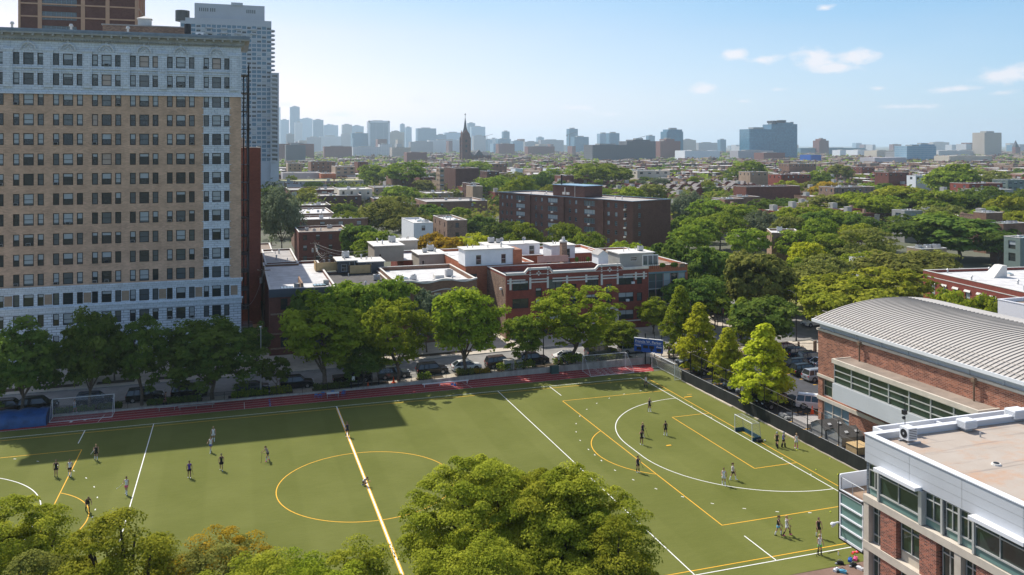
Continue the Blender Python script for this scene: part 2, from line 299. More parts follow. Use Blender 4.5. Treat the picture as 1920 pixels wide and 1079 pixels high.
# ------------------------------------------------------------------ mesh helpers
class MB:
    def __init__(s): s.v = []; s.f = []; s.m = []
    def add(s, vs, fs, m=0):
        o = len(s.v); s.v += [tuple(p) for p in vs]; s.f += [tuple(i+o for i in f) for f in fs]; s.m += [m]*len(fs); return s
    def box(s, x0, x1, y0, y1, z0, z1, m=0, top=None):
        s.add([(x0, y0, z0), (x1, y0, z0), (x1, y1, z0), (x0, y1, z0), (x0, y0, z1), (x1, y0, z1), (x1, y1, z1), (x0, y1, z1)],
              [(0, 1, 5, 4), (1, 2, 6, 5), (2, 3, 7, 6), (3, 0, 4, 7), (3, 2, 1, 0)], m)
        s.add([(x0, y0, z1), (x1, y0, z1), (x1, y1, z1), (x0, y1, z1)], [(0, 1, 2, 3)], m if top is None else top); return s
    def quad(s, a, b, c, d, m=0): return s.add([a, b, c, d], [(0, 1, 2, 3)], m)
    def prism(s, poly, z0, z1, m=0, top=None):
        n = len(poly); a = [(p[0], p[1], z0) for p in poly]+[(p[0], p[1], z1) for p in poly]
        s.add(a, [(i, (i+1) % n, (i+1) % n+n, i+n) for i in range(n)], m)
        s.add([(p[0], p[1], z1) for p in poly], [tuple(range(n))], m if top is None else top)
        s.add([(p[0], p[1], z0) for p in poly], [tuple(range(n))[::-1]], m); return s
    def profy(s, poly, y0, y1, m=0):    # polygon in xz extruded along y
        n = len(poly); a = [(p[0], y0, p[1]) for p in poly]+[(p[0], y1, p[1]) for p in poly]
        s.add(a, [(i, (i+1) % n, (i+1) % n+n, i+n) for i in range(n)]+[tuple(range(n))[::-1], tuple(range(n, 2*n))], m); return s
    def tube(s, p0, p1, r0, r1=None, n=6, m=0, cap=True):
        r1 = r0 if r1 is None else r1
        p0 = Vector(p0); p1 = Vector(p1); d = p1-p0
        if d.length < 1e-6: return s
        q = d.to_track_quat('Z', 'Y'); vs = []
        for p, r in ((p0, r0), (p1, r1)):
            for i in range(n):
                a = 2*PI*i/n; vs.append(p+q @ Vector((math.cos(a)*r, math.sin(a)*r, 0)))
        fs = [(i, (i+1) % n, (i+1) % n+n, i+n) for i in range(n)]
        if cap: fs += [tuple(range(n))[::-1], tuple(range(n, 2*n))]
        return s.add(vs, fs, m)
    def path(s, pts, rs, n=6, m=0):
        for i in range(len(pts)-1):
            s.tube(pts[i], pts[i+1], rs[i] if hasattr(rs, '__len__') else rs, rs[i+1] if hasattr(rs, '__len__') else rs, n, m)
        return s
    def ball(s, c, rx, ry=None, rz=None, n=8, m=0):
        ry = rx if ry is None else ry; rz = rx if rz is None else rz; k = n//2; vs = []
        for j in range(k+1):
            th = PI*j/k
            for i in range(n):
                a = 2*PI*i/n; vs.append((c[0]+rx*math.sin(th)*math.cos(a), c[1]+ry*math.sin(th)*math.sin(a), c[2]+rz*math.cos(th)))
        return s.add(vs, [(j*n+i, (j+1)*n+i, (j+1)*n+(i+1) % n, j*n+(i+1) % n) for j in range(k) for i in range(n)], m)
    def mesh(s, name, mats, smooth=False):
        me = bpy.data.meshes.new(name); me.from_pydata(s.v, [], s.f)
        for m in mats: me.materials.append(m)
        if len(mats) > 1: me.polygons.foreach_set('material_index', s.m)
        if smooth: me.polygons.foreach_set('use_smooth', [True]*len(s.f))
        me.update(); return me
    def obj(s, name, mats, parent=None, loc=(0, 0, 0), rz=0, smooth=False):
        if not isinstance(mats, (list, tuple)): mats = [mats]
        return link(name, s.mesh(name, mats, smooth), parent, loc, rz)
def link(name, me, parent=None, loc=(0, 0, 0), rz=0):
    o = bpy.data.objects.new(name, me); COL.objects.link(o); o.parent = parent; o.location = loc
    if rz: o.rotation_euler = (0, 0, rz)
    return o
def tag(o, label, cat, group=None, kind=None):
    o['label'] = label; o['category'] = cat
    if group: o['group'] = group
    if kind: o['kind'] = kind
    return o
def thing(name, label, cat, loc=(0, 0, 0), rz=0, group=None):
    o = link(name, None, None, loc, rz); o.empty_display_size = .5; return tag(o, label, cat, group)
def struct(o, kind='structure'): o['kind'] = kind; return o
def stuffpart(o): o['kind'] = 'stuff'; return o
def dup(root, loc, rz=0, scale=None, label=None, group=None):
    r = root.copy(); COL.objects.link(r); r.location = loc; r.rotation_euler = (0, 0, rz)
    if scale is not None: r.scale = scale if hasattr(scale, '__len__') else (scale,)*3
    if label: r['label'] = label
    if group: r['group'] = group
    for ch in root.children:
        c = ch.copy(); COL.objects.link(c); c.parent = r
        for g in ch.children:
            d = g.copy(); COL.objects.link(d); d.parent = c
    return r
def setmat(o, i, m):
    s = o.material_slots[i]; s.link = 'OBJECT'; s.material = m

# ================================================================== SETTING
def sheet(name, polys, m, kind='structure'):
    """flat-ish sheets; every vertex (x, y, z)"""
    b = MB()
    for p in polys: b.add(p, [tuple(range(len(p)))])
    o = b.obj(name, m); struct(o, kind); return o
def strip(x0, x1, y0, y1, dz):          # follows the ramp of the street
    xs = [x for x in (0, 50) if x0 < x < x1]; xs = [x0]+xs+[x1]
    return [[(a, y0, ramp(a)+dz), (b, y0, ramp(b)+dz), (b, y1, ramp(b)+dz), (a, y1, ramp(a)+dz)] for a, b in zip(xs, xs[1:])]
BIG = 16000
g = MB()
for p in strip(-BIG, BIG, 7.0, BIG, -.06): g.add(p, [(0, 1, 2, 3)])
g.add([(-BIG, -BIG, -.06), (51.6, -BIG, -.06), (51.6, 7, -.06), (-BIG, 7, -.06)], [(0, 1, 2, 3)])
g.add([(51.6, -BIG, .84), (BIG, -BIG, .84), (BIG, 7, .84), (51.6, 7, .84)], [(0, 1, 2, 3)])
g.add([(51.6, -BIG, -.06), (51.6, 7, -.06), (51.6, 7, .84), (51.6, -BIG, .84)], [(0, 1, 2, 3)])
g.add([(0, 7, -.06), (51.6, 7, -.06), (51.6, 7, .84), (50, 7, .84)], [(0, 1, 2, 3)])
struct(g.obj('ground', M_ground))
sheet('turf_field', [[(-75, -57.4, 0), (51.3, -57.4, 0), (51.3, 2.6, 0), (-75, 2.6, 0)]], M_turf)
sheet('running_track', [[(-90, 2.62, .02), (49.4, 2.62, .02), (50.6, 5.4, .02), (50.6, 6.9, .02), (-90, 6.9, .02)]], M_track)
sheet('patio', [[(14, -75, 0), (33.9, -75, 0), (33.9, -62.4, 0), (51, -62.4, 0), (51, -57.45, 0), (14, -57.45, 0)]], M_paver)
sheet('street', strip(-400, 700, 9.75, 19.6, 0), M_asphalt)
sheet('cross_street', [[(84, -260, .93), (98, -260, .93), (98, 9.8, .93), (84, 9.8, .93)], [(82, 19.6, .93), (97, 19.6, .93), (60, 200, .93), (46, 200, .93)],
                       [(80, 9.8, .925), (112, 9.8, .925), (112, 19.6, .925), (80, 19.6, .925)]], M_asphalt)
sheet('near_pavement', strip(-400, 80, 7.1, 9.6, .1), M_conc)
sheet('far_pavement', strip(-400, 82, 19.75, 33.2, .1), M_conc)
k = MB()
for x0, x1, y in ((-400, 80, 9.6), (-400, 82, 19.6)):
    for p in strip(x0, x1, y, y+.15, .13):
        k.add(p, [(0, 1, 2, 3)]); k.add([(p[0][0], y, p[0][2]-.16), (p[1][0], y, p[1][2]-.16), p[1], p[0]], [(0, 1, 2, 3)])
struct(k.obj('kerb', M_conc2))
sheet('alley', [[(-12.1, 33.2, .105), (-7.7, 33.2, .105), (-7.7, 110, .105), (-12.1, 110, .105)]], M_alley)
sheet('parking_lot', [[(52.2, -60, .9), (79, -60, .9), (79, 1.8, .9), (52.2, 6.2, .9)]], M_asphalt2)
sheet('corner_pavement', [[(52.2, 6.3, .9), (79.2, 1.9, .9), (79.2, -60, .9), (83.8, -60, .9), (83.8, 9.3, .9), (52.2, 9.3, .9)]], M_conc)
sheet('park_lawn', [[(99, 21, .95), (150, 21, .95), (150, 120, .95), (80, 120, .95)]], M_lawn)
b = MB()
for x in (-53.5, -45, -37.5, -30, -22, -14.5, 17.5, 22.5): 
    for p in strip(x-2.6, x+2.6, 21.2, 22.8, .112): b.add(p, [(0, 1, 2, 3)])
for x in (44, 53):
    for p in strip(x-.9, x+.9, 21.0, 22.6, .112): b.add(p, [(0, 1, 2, 3)])
for x0, x1 in ((-54, -41.5), (-36, -27.6), (-24.5, -17.4), (-14, -5.2), (-2.5, 8.6), (12.8, 16.9), (18.8, 24.5), (25.5, 30), (31.5, 38), (42, 48.5)):
    for p in strip(x0, x1, 7.9, 9.35, .112): b.add(p, [(0, 1, 2, 3)])
struct(b.obj('planting_bed', M_soil))
# concrete retaining kerb that grows into a wall as the street climbs
b = MB()
for x in range(-90, 50, 3):
    z0, z1 = ramp(x)+.16, ramp(x+3)+.16
    b.add([(x, 6.9, -.05), (x+2.97, 6.9, -.05), (x+2.97, 6.9, z1+.1), (x, 6.9, z0+.1), (x, 7.12, z0+.1), (x+2.97, 7.12, z1+.1), (x, 7.12, -.05), (x+2.97, 7.12, -.05)],
          [(0, 1, 2, 3), (3, 2, 5, 4), (4, 5, 7, 6), (0, 3, 4, 6), (1, 7, 5, 2)])
tag(b.obj('retaining_wall', M_conc2), 'low pale concrete wall between the red track and the near pavement', 'wall')

# painted lines
def linemesh(paths, wd, z, flat=True):
    b = MB()
    for pts in paths:
        for (x0, y0), (x1, y1) in zip(pts, pts[1:]):
            d = Vector((x1-x0, y1-y0)); L = d.length; d = d/L; n = Vector((-d.y, d.x))*wd/2; e = d*wd*.0
            b.quad((x0-n.x, y0-n.y, z), (x1-n.x, y1-n.y, z), (x1+n.x, y1+n.y, z), (x0+n.x, y0+n.y, z))
    return b
def arc(cx_, cy_, r, a0, a1, n=48): return [(cx_+r*math.cos(a0+(a1-a0)*i/n), cy_+r*math.sin(a0+(a1-a0)*i/n)) for i in range(n+1)]
wl = [[(-45.7, 0), (45.7, 0)], [(-45.7, -55), (45.7, -55)], [(-45.7, -55), (-45.7, 0)], [(45.7, -55), (45.7, 0)], [(-22.95, -55), (-22.95, 0)], [(22.95, -55), (22.95, 0)],
      [(30.85, 0), (30.85, -4.9)], [(-30.85, 0), (-30.85, -4.9)], [(30.85, -55), (30.85, -50.2)], [(-30.85, -55), (-30.85, -50.2)]]
for s in (-1, 1):
    X = 45.7*s; y1, y2 = -27.5+1.83, -27.5-1.83
    if s > 0: wl += [arc(X, y1, 14.63, PI/2, PI), arc(X, y2, 14.63, PI, 1.5*PI)]
    else: wl += [arc(X, y1, 14.63, PI/2, 0), arc(X, y2, 14.63, 0, -PI/2)]
    wl.append([(X-14.63*s, y1), (X-14.63*s, y2)])
    for cyy, a0, a1 in ((y1, PI/2, PI), (y2, PI, 1.5*PI)):
        n = 10
        for i in range(n+1):
            a = a0+(a1-a0)*i/n; dx = math.cos(a)*s; dy = math.sin(a); px, py = X+19.63*dx, cyy+19.63*dy
            tx, ty = -dy*.16, dx*.16*1
            wl.append([(px-tx, py-ty), (px+tx, py+ty)])
    wl.append([(X-19.63*s, -27.35), (X-19.63*s, -27.65)])
    for yy in (5, 10): wl += [[(X-.0, -27.5+2.5+yy), (X+.3*s, -27.5+2.5+yy)], [(X, -27.5-2.5-yy), (X+.3*s, -27.5-2.5-yy)]]
struct(linemesh(wl, .10, .012).obj('white_pitch_line', M_white))
yl = [[(-46.6, -1), (46.6, -1)], [(-46.6, -54.3), (46.6, -54.3)], arc(0, -27.5, 9.15, 0, 2*PI, 96), [(.12, -54.3), (.12, -1)], [(-.12, -54.3), (-.12, -1)]]
for s in (-1, 1):
    X = 46.6*s
    yl += [[(X, -54.3), (X, -1)], [(X, -7.3), (X-16.5*s, -7.3), (X-16.5*s, -47.7), (X, -47.7)], [(X, -18.3), (X-5.5*s, -18.3), (X-5.5*s, -36.7), (X, -36.7)]]
    a = math.acos(5.5/9.15); cxx = X-11*s
    yl.append(arc(cxx, -27.5, 9.15, PI-a, PI+a, 30) if s > 0 else arc(cxx, -27.5, 9.15, -a, a, 30))
    yl.append([(X-11.15*s, -27.5), (X-10.85*s, -27.5)]); yl.append([(X+1.5*s, -10), (X+2.2*s, -10.1)])
struct(linemesh(yl, .095, .008).obj('yellow_pitch_line', M_yellow))
struct(linemesh([[(0, -55), (0, 0)]], .14, .015).obj('halfway_line', M_white))
tl = [[(-90, 2.66+i*1.06), (49.2, 2.66+i*1.06)] for i in range(5)]
tl[-1] = [(-90, 6.8), (50, 6.8)]
tl += [[(-11.9, 2.7), (-11.9, 5.8)], [(19.9, 2.7), (19.2, 5.8)], [(-29.8, 2.8), (-29.4, 5.9)]]
for i in range(4):
    x = 40.5+i*.1; y = 3.1+i*1.04
    for gx in (0, 1.0, 2.0): tl += [[(x+gx, y), (x+gx+.5, y)], [(x+gx+.5, y), (x+gx+.5, y+.35)], [(x+gx+.5, y+.35), (x+gx, y+.35)]]
struct(linemesh(tl, .055, .028).obj('track_line', M_white))
struct(linemesh([[(-8.6, 2.9+i*.9), (-8.5, 3.4+i*.9)] for i in range(4)], .22, .029).obj('blue_track_mark', M_seatblue))
struct(linemesh([[(-33.2, 3.9), (-33.0, 4.3)], [(-31.6, 4.2), (-31.4, 4.6)]], .35, .029).obj('white_track_mark', M_white))
pl = []
for i in range(9): pl += [[(66.2, -2-3.05*i), (67.9, -2-3.05*i)]]
for i in range(7): pl += [[(58+i*.9, -27.5), (56.6+i*.9, -24.6)]]
for i in range(14): pl += [[(56.8, 2-2.9*i), (52.6, 2-2.9*i)]]
struct(linemesh(pl, .16, .908).obj('parking_line', M_yellow))
# the air: even haze that lets the far city fade
hb = MB().box(-16100, 16100, -16100, 16100, -1.5, 300)
hm = bpy.data.materials.new('haze_air'); hm.use_nodes = True; t = hm.node_tree; t.nodes.clear()
o_ = t.nodes.new('ShaderNodeOutputMaterial'); pv = t.nodes.new('ShaderNodeVolumePrincipled')
pv.inputs['Color'].default_value = (.72, .88, 1, 1); pv.inputs['Density'].default_value = .000095; pv.inputs['Anisotropy'].default_value = .35
t.links.new(pv.outputs[0], o_.inputs['Volume'])
HAZE = hb.obj('haze', hm); HAZE['kind'] = 'stuff'

# ================================================================== BUILDINGS
WC = {}
def winmesh(w_, h_, style, var):
    """one window: frame, sash bars, glass, blind or shade; local x along the wall, -y outward, origin at lower centre"""
    key = (round(w_, 2), round(h_, 2), style, var)
    if key in WC: return WC[key]
    b = MB(); fr = .11 if style in ('lint', 'terr') else .07; hw = w_/2
    # 0 frame, 1 glass, 2 blind, 3 sill/lintel
    G1 = {0: G_dark, 1: G_mid, 2: G_dark, 3: G_mid, 4: G_dark, 5: G_warm, 6: G_blue, 7: G_pale, 8: G_twr, 9: G_twr2}[var]
    fm = {'dark': M_frame, 'trim': M_frame, 'terr': M_frame, 'white': M_framew, 'blue': M_frameb, 'plain': M_frame, 'band': M_frameb, 'lint': M_frame}[style]
    yo = -.03
    b.box(-hw, -hw+fr, yo, .1, 0, h_, 0); b.box(hw-fr, hw, yo, .1, 0, h_, 0)
    b.box(-hw+fr, hw-fr, yo, .1, 0, fr, 0); b.box(-hw+fr, hw-fr, yo, .1, h_-fr, h_, 0)
    if style != 'band': b.box(-hw+fr, hw-fr, yo+.015, .1, h_*.48, h_*.48+.06, 0)
    nm = max(1, int(round(w_/1.1))) if style in ('blue', 'band') else (2 if w_ > 2.2 else 1)
    for i in range(1, nm):
        x = -hw+w_*i/nm; b.box(x-.035, x+.035, yo+.01, .1, fr, h_-fr, 0)
    yg = .045
    bl = {0: 0, 1: .0, 2: .5, 3: .85, 4: .25, 5: .5, 6: 0, 7: 0, 8: 0, 9: .35}[var]
    zt = h_-fr; zb = zt-(h_-2*fr)*bl
    b.quad((-hw+fr, yg, fr), (hw-fr, yg, fr), (hw-fr, yg, zb if bl else zt), (-hw+fr, yg, zb if bl else zt), 1)
    if bl: b.quad((-hw+fr, yg-.003, zb), (hw-fr, yg-.003, zb), (hw-fr, yg-.003, zt), (-hw+fr, yg-.003, zt), 2)
    if style in ('trim', 'lint'): b.box(-hw-.08, hw+.08, -.05, .02, h_+.01, h_+.2, 3)
    if style not in ('band', 'terr'): b.box(-hw-.06, hw+.06, -.1, .02, -.12, -.01, 3)
    me = b.mesh('window', [fm, G1, G_blind if var != 5 else G_warm, M_coping]); WC[key] = me; return me
class Bld:
    """a building in its own local frame: x to the right, y away, origin at its near-left corner"""
    def __init__(s, name, label, cat, loc, W, Dp, H, wall, roof, rz=0, par=.6, cop=None, group=None, base_=0., wallname='wall'):
        s.root = thing(name, label, cat, (loc[0], loc[1], base_), rz, group); s.W, s.D, s.H = W, Dp, H; s.holes = {'f': [], 'l': [], 'r': []}
        s.wall, s.roof, s.par, s.cop = wall, roof, par, cop; s.nw = 0; s.rest = {}
        s.wallname = wallname
    def win(s, face, t, z, w_, h_, style='trim', var=None, part=True, name='window', recess=.12):
        """t: distance along the face from its near/left corner to the window centre"""
        if var is None: var = random.choice([0, 0, 1, 1, 2, 2, 3, 4])
        s.holes[face].append((t-w_/2, t+w_/2, z, z+h_))
        if face == 'f': loc = (t, recess, z); rz = 0
        elif face == 'l': loc = (recess, t, z); rz = -PI/2
        else: loc = (s.W-recess, t, z); rz = PI/2
        me = winmesh(w_, h_, style, var)
        if part and s.nw < 100: link(name, me, s.root, loc, rz); s.nw += 1
        else: s.rest.setdefault(1, []).append((me, loc, rz))
    def grid(s, face, t0, t1, n, z0, dz, nf, w_, h_, style='trim', skip=None, part=True, recess=.12):
        for j in range(nf):
            for i in range(n):
                if skip and skip(i, j): continue
                t = t0+(t1-t0)*(i/(n-1) if n > 1 else .5); s.win(face, t, z0+dz*j, w_, h_, style, None, part, recess=recess)
    def _face(s, b, face, rd=.22):
        L = s.W if face in ('f', 'b') else s.D; H = s.H
        def P(t, z, d=0.):
            if face == 'f': return (t, d, z)
            if face == 'l': return (d, t, z)
            if face == 'r': return (s.W-d, t, z)
            return (t, s.D-d, z)
        hs = s.holes.get(face, [])
        if not hs: b.quad(P(0, 0), P(L, 0), P(L, H), P(0, H)); return
        us = sorted(set([0, L]+[round(h[0], 3) for h in hs]+[round(h[1], 3) for h in hs])); zs = sorted(set([0, H]+[round(h[2], 3) for h in hs]+[round(h[3], 3) for h in hs]))
        for zi in range(len(zs)-1):
            zc = (zs[zi]+zs[zi+1])/2; row = [h for h in hs if h[2] < zc < h[3]]; start = None
            for ui in range(len(us)-1):
                uc = (us[ui]+us[ui+1])/2; inh = any(h[0] < uc < h[1] for h in row)
                if not inh and start is None: start = us[ui]
                if inh and start is not None: b.quad(P(start, zs[zi]), P(us[ui], zs[zi]), P(us[ui], zs[zi+1]), P(start, zs[zi+1])); start = None
            if start is not None: b.quad(P(start, zs[zi]), P(L, zs[zi]), P(L, zs[zi+1]), P(start, zs[zi+1]))
        for a, c, z0, z1 in hs:
            b.quad(P(a, z0), P(a, z0, rd), P(a, z1, rd), P(a, z1)); b.quad(P(c, z0), P(c, z0, rd), P(c, z1, rd), P(c, z1))
            b.quad(P(a, z0), P(c, z0), P(c, z0, rd), P(a, z0, rd)); b.quad(P(a, z1), P(c, z1), P(c, z1, rd), P(a, z1, rd))
    def finish(s, rd=.22, extra=None):
        b = MB()
        for f in ('f', 'l', 'r', 'b'): s._face(b, f, rd)
        W, D, H, p = s.W, s.D, s.H, s.par
        t = .28
        if p > 0:      # inner side of the parapet
            b.quad((t, t, H-p), (W-t, t, H-p), (W-t, t, H), (t, t, H)); b.quad((t, D-t, H-p), (W-t, D-t, H-p), (W-t, D-t, H), (t, D-t, H))
            b.quad((t, t, H-p), (t, D-t, H-p), (t, D-t, H), (t, t, H)); b.quad((W-t, t, H-p), (W-t, D-t, H-p), (W-t, D-t, H), (W-t, t, H))
        b.obj(s.wallname, s.wall, s.root)
        r = MB(); r.quad((t, t, H-p), (W-t, t, H-p), (W-t, D-t, H-p), (t, D-t, H-p)) if p > 0 else r.quad((0, 0, H), (W, 0, H), (W, D, H), (0, D, H))
        r.obj('roof', s.roof, s.root)
        if p > 0:
            c = MB(); o = .05; h = .1
            c.box(-o, W+o, -o, t, H, H+h); c.box(-o, W+o, D-t, D+o, H, H+h); c.box(-o, t, t, D-t, H, H+h); c.box(W-t, W+o, t, D-t, H, H+h)
            c.obj('coping', s.cop or M_coping, s.root)
        if s.rest.get(1):
            mats = []; vs = []; fs = []; ms = []
            for me, loc, rz in s.rest[1]:
                M = Matrix.Translation(loc) @ Matrix.Rotation(rz, 4, 'Z'); o = len(vs)
                vs += [tuple(M @ v.co) for v in me.vertices]
                mi = []
                for m in me.materials:
                    if m not in mats: mats.append(m)
                    mi.append(mats.index(m))
                for p_ in me.polygons: fs.append(tuple(i+o for i in p_.vertices)); ms.append(mi[p_.material_index])
            me = bpy.data.meshes.new('window_rows'); me.from_pydata(vs, [], fs)
            for m in mats: me.materials.append(m)
            me.polygons.foreach_set('material_index', ms); stuffpart(link('window_rows', me, s.root))
        return s.root
def roofbits(root, W, D, H, n, seed, kinds=('ac', 'vent', 'hatch', 'pipe')):
    rr = random.Random(seed)
    for i in range(n):
        k = rr.choice(kinds); x = rr.uniform(1.2, max(1.3, W-1.6)); y = rr.uniform(1.2, max(1.3, D-1.6)); b = MB()
        if k == 'ac':
            s_ = rr.uniform(.8, 1.5); b.box(x, x+s_, y, y+s_*.8, H+.15, H+.15+s_*.8, 0); b.tube((x+s_/2, y+s_*.4, H+.15+s_*.8), (x+s_/2, y+s_*.4, H+.2+s_*.8), s_*.32, None, 10, 1)
            b.box(x+.1, x+s_-.1, y+.1, y+.2, H, H+.15, 1); b.box(x+.1, x+s_-.1, y+s_*.8-.2, y+s_*.8-.1, H, H+.15, 1); b.obj('rooftop_unit', [M_steel, M_black], root)
        elif k == 'vent': b.tube((x, y, H), (x, y, H+.8), .14, None, 8); b.tube((x, y, H+.75), (x, y, H+1.0), .28, .06, 8); b.obj('roof_vent', M_steel, root)
        elif k == 'hatch': b.box(x, x+1.3, y, y+.9, H, H+.35, 0); b.add([(x+.05, y+.05, H+.35), (x+1.25, y+.05, H+.35), (x+1.25, y+.85, H+.35), (x+.05, y+.85, H+.35), (x+.65, y+.45, H+.6)], [(0, 1, 4), (1, 2, 4), (2, 3, 4), (3, 0, 4)], 1); b.obj('skylight', [M_coping, G_pale], root)
        else: b.tube((x, y, H), (x, y, H+.6), .09, None, 6); b.obj('vent_pipe', M_coping, root)

random.seed(7)
# ---- 1. tall buff apartment block on the left
LX0, LX1, LY = -53.0, -12.1, 33.0
WIDTH = LX1-LX0
B = Bld('apartment_tower', 'tall buff brick apartment block with white terracotta top and base along the street', 'building', (LX0, LY), WIDTH, 22, 52.6, M_buff, M_rgrey, par=1.0, cop=M_terra)
ztops = [50.0, 46.85, 43.6, 40.45, 37.35, 34.15, 31.0, 27.85, 24.7, 21.5, 18.35, 15.25, 12.05, 8.75, 5.3]
cents = [-49.42+5.57*i-LX0 for i in range(7)]

for j, zt in enumerate(ztops):
    for i, c in enumerate(cents):
        st = 'lint' if 2 <= j <= 11 and i != 6 else 'terr'
        for q, (dx, ww) in enumerate(((-1.6, .82), (0, 1.4), (1.6, .82)) if i == 6 else ((-1.7, .88), (0, 1.46), (1.7, .88))):
            wm = [0, 0, 1, 1, 2, 2, 3, 3, 4] if i < 3 or j > 7 else [0, 1, 2, 3, 4, 1, 5, 2, 3]
            if i > 3 and 2 < j < 9: wm = [1, 1, 2, 4, 3, 0, 0, 2]
            B.win('f', c+dx, zt-1.84, ww, 1.86, st, random.choice(wm))
for j in range(14):
    for i in range(5): B.win('r', 2.5+3.7*i, ztops[j]-1.8, .9, 1.7, 'lint')
root = B.finish(rd=.25)
# terracotta cladding: slabs 60 mm proud of the brick between the windows
def clad(z0, z1, t0, t1, holes, b, d=-.06, m=0):
    us = sorted(set([t0, t1]+[x for h in holes for x in h[:2] if t0 < x < t1])); zs = sorted(set([z0, z1]+[x for h in holes for x in h[2:] if z0 < x < z1]))
    for a, c in zip(us, us[1:]):
        for e, f in zip(zs, zs[1:]):
            um, zm = (a+c)/2, (e+f)/2
            if not any(h[0] < um < h[1] and h[2] < zm < h[3] for h in holes): b.quad((a, d, e), (c, d, e), (c, d, f), (a, d, f), m)
    for h in holes:
        if h[0] >= t0 and h[1] <= t1 and h[2] >= z0 and h[3] <= z1:
            a, c, e, f = h; b.quad((a, d, e), (a, .0, e), (a, .0, f), (a, d, f), m); b.quad((c, d, e), (c, 0, e), (c, 0, f), (c, d, f), m); b.quad((a, d, e), (c, d, e), (c, 0, e), (a, 0, e), m)
HF = B.holes['f']
b = MB(); clad(44.0, 52.6, 0, WIDTH, HF, b); clad(9.9, 13.0, 0, WIDTH, HF, b)
c6 = cents[6]
for cc_ in (c6,):      # white spandrels of the end bay
    clad(13.0, 43.9, cc_-2.06, cc_+2.06, HF, b, -.05)
b.obj('terracotta_facing', M_terra, root)
b = MB(); clad(0, 9.9, 0, WIDTH, HF, b, -.07); b.add([(WIDTH+.07, -.07, 0), (WIDTH+.07, 3, 0), (WIDTH+.07, 3, 13), (WIDTH+.07, -.07, 13)], [(0, 1, 2, 3)]); b.obj('base_facing', M_terra2, root)
b = MB()
for c in [cents[0]-2.785]+[x+2.785 for x in cents]:      # pilasters with sunk panels and capitals
    if c > WIDTH: c = WIDTH-.55
    b.box(c-.68, c+.68, -.36, -.061, 44.6, 50.3); b.box(c-.42, c+.42, -.46, -.361, 45.2, 47.0); b.box(c-.42, c+.42, -.46, -.361, 47.4, 49.8); b.box(c-.8, c+.8, -.5, -.061, 50.3, 50.6)
    b.tube((c, -.06, 51.3), (c, -.16, 51.3), .34, .3, 12); b.tube((c, -.16, 51.3), (c, -.22, 51.3), .16, .12, 8)
for c in cents:                                      # arches over the top windows
    n = 14
    for r, rt, dd in ((1.08, .17, -.24), (.62, .10, -.18)):
        pts = [(c+r*math.cos(PI*i/n), dd, 50.55+r*math.sin(PI*i/n)) for i in range(n+1)]; b.path(pts, rt, 5)
    b.box(c-.17, c+.17, -.34, -.06, 51.35, 52.1); b.tube((c, -.06, 50.75), (c, -.14, 50.75), .28, .22, 10)
    for sx in (-1, 1): b.box(c+sx*1.1-.12, c+sx*1.1+.12, -.16, -.061, 44.7, 50.3); b.box(c+sx*2.22-.08, c+sx*2.22+.08, -.14, -.061, 44.7, 50.3)
    b.box(c-2.2, c+2.2, -.3, -.061, 47.6, 47.8); b.box(c-2.2, c+2.2, -.2, -.061, 47.12, 47.25)
    b.box(c-2.2, c+2.2, -.13, -.061, 44.25, 44.7)
for j in range(3, 13):                               # diamonds and roundels on the spandrels of the end bay
    z = (ztops[j]-1.8+ztops[j+1])/2 if j < 12 else None
for j in range(2, 12):
    z = (ztops[j]-1.8+ztops[j+1])/2+.0
    if j % 2: pts = [(c6+.42*math.cos(PI/2*i), -.08, z+.42*math.sin(PI/2*i)) for i in range(5)]
    else: pts = [(c6+.34*math.cos(PI/6*i), -.08, z+.34*math.sin(PI/6*i)) for i in range(13)]
    b.path(pts, .045, 4)
    b.box(c6-2.3, c6+2.3, -.1, -.051, z-.62, z-.52); b.box(c6-2.3, c6+2.3, -.1, -.051, z+.52, z+.62)
b.obj('facade_ornament', M_terra, root)
b = MB()
b.box(-.3, WIDTH+.35, -.35, .3, 43.55, 43.85); b.box(-.2, WIDTH+.2, -.22, .3, 43.85, 44.05); b.box(-.2, WIDTH+.25, -.3, .3, 12.9, 13.2); b.box(-.2, WIDTH+.18, -.2, .3, 12.6, 12.9)
b.box(-.2, WIDTH+.3, -.34, .3, 9.75, 9.98); b.box(-.1, WIDTH+.12, -.17, .3, 8.95, 9.75)
b.obj('string_course', M_terra, root)
b = MB()                                             # brick panels in the band below
for c in [x+2.785 for x in cents]:
    c = min(c, WIDTH-.75); MB().box(c-.55, c+.55, -.09, -.05, 10.35, 11.95).obj('brick_panel', M_tan, root)
b = MB()                                             # cornice, dentils and its lead-blue gutter edge
for z0, z1, o_ in ((51.95, 52.2, .25), (52.2, 52.6, .55), (52.95, 53.2, 1.35)):
    b.box(-o_, WIDTH+o_, -o_, .5, z0, z1); b.box(WIDTH-.5, WIDTH+o_, .5, 6, z0, z1)
b.box(-.6, WIDTH+.6, -.6, 1, 52.6, 52.95)
for i in range(int(WIDTH/.42)): b.box(i*.42, i*.42+.22, -.62, -.25, 51.98, 52.19)
for i in range(int(WIDTH/1.4)+1): b.box(i*1.4, i*1.4+.3, -1.28, -.6, 52.62, 52.94)
b.obj('cornice', mk('cornice_stone', (.36, .37, .36), .8, ns=1.2, na=.2), root)
MB().box(-1.4, WIDTH+1.4, -1.42, .7, 53.2, 53.42).box(-1.4, WIDTH+1.4, -1.5, -1.3, 53.42, 53.7).box(WIDTH+1.2, WIDTH+1.4, -1.3, 20, 53.42, 53.7).box(WIDTH-.2, WIDTH+1.2, .7, 20, 53.2, 53.4).obj('gutter', mk('gutter_blue', (.22, .27, .33), .5, ns=1, na=.2), root)
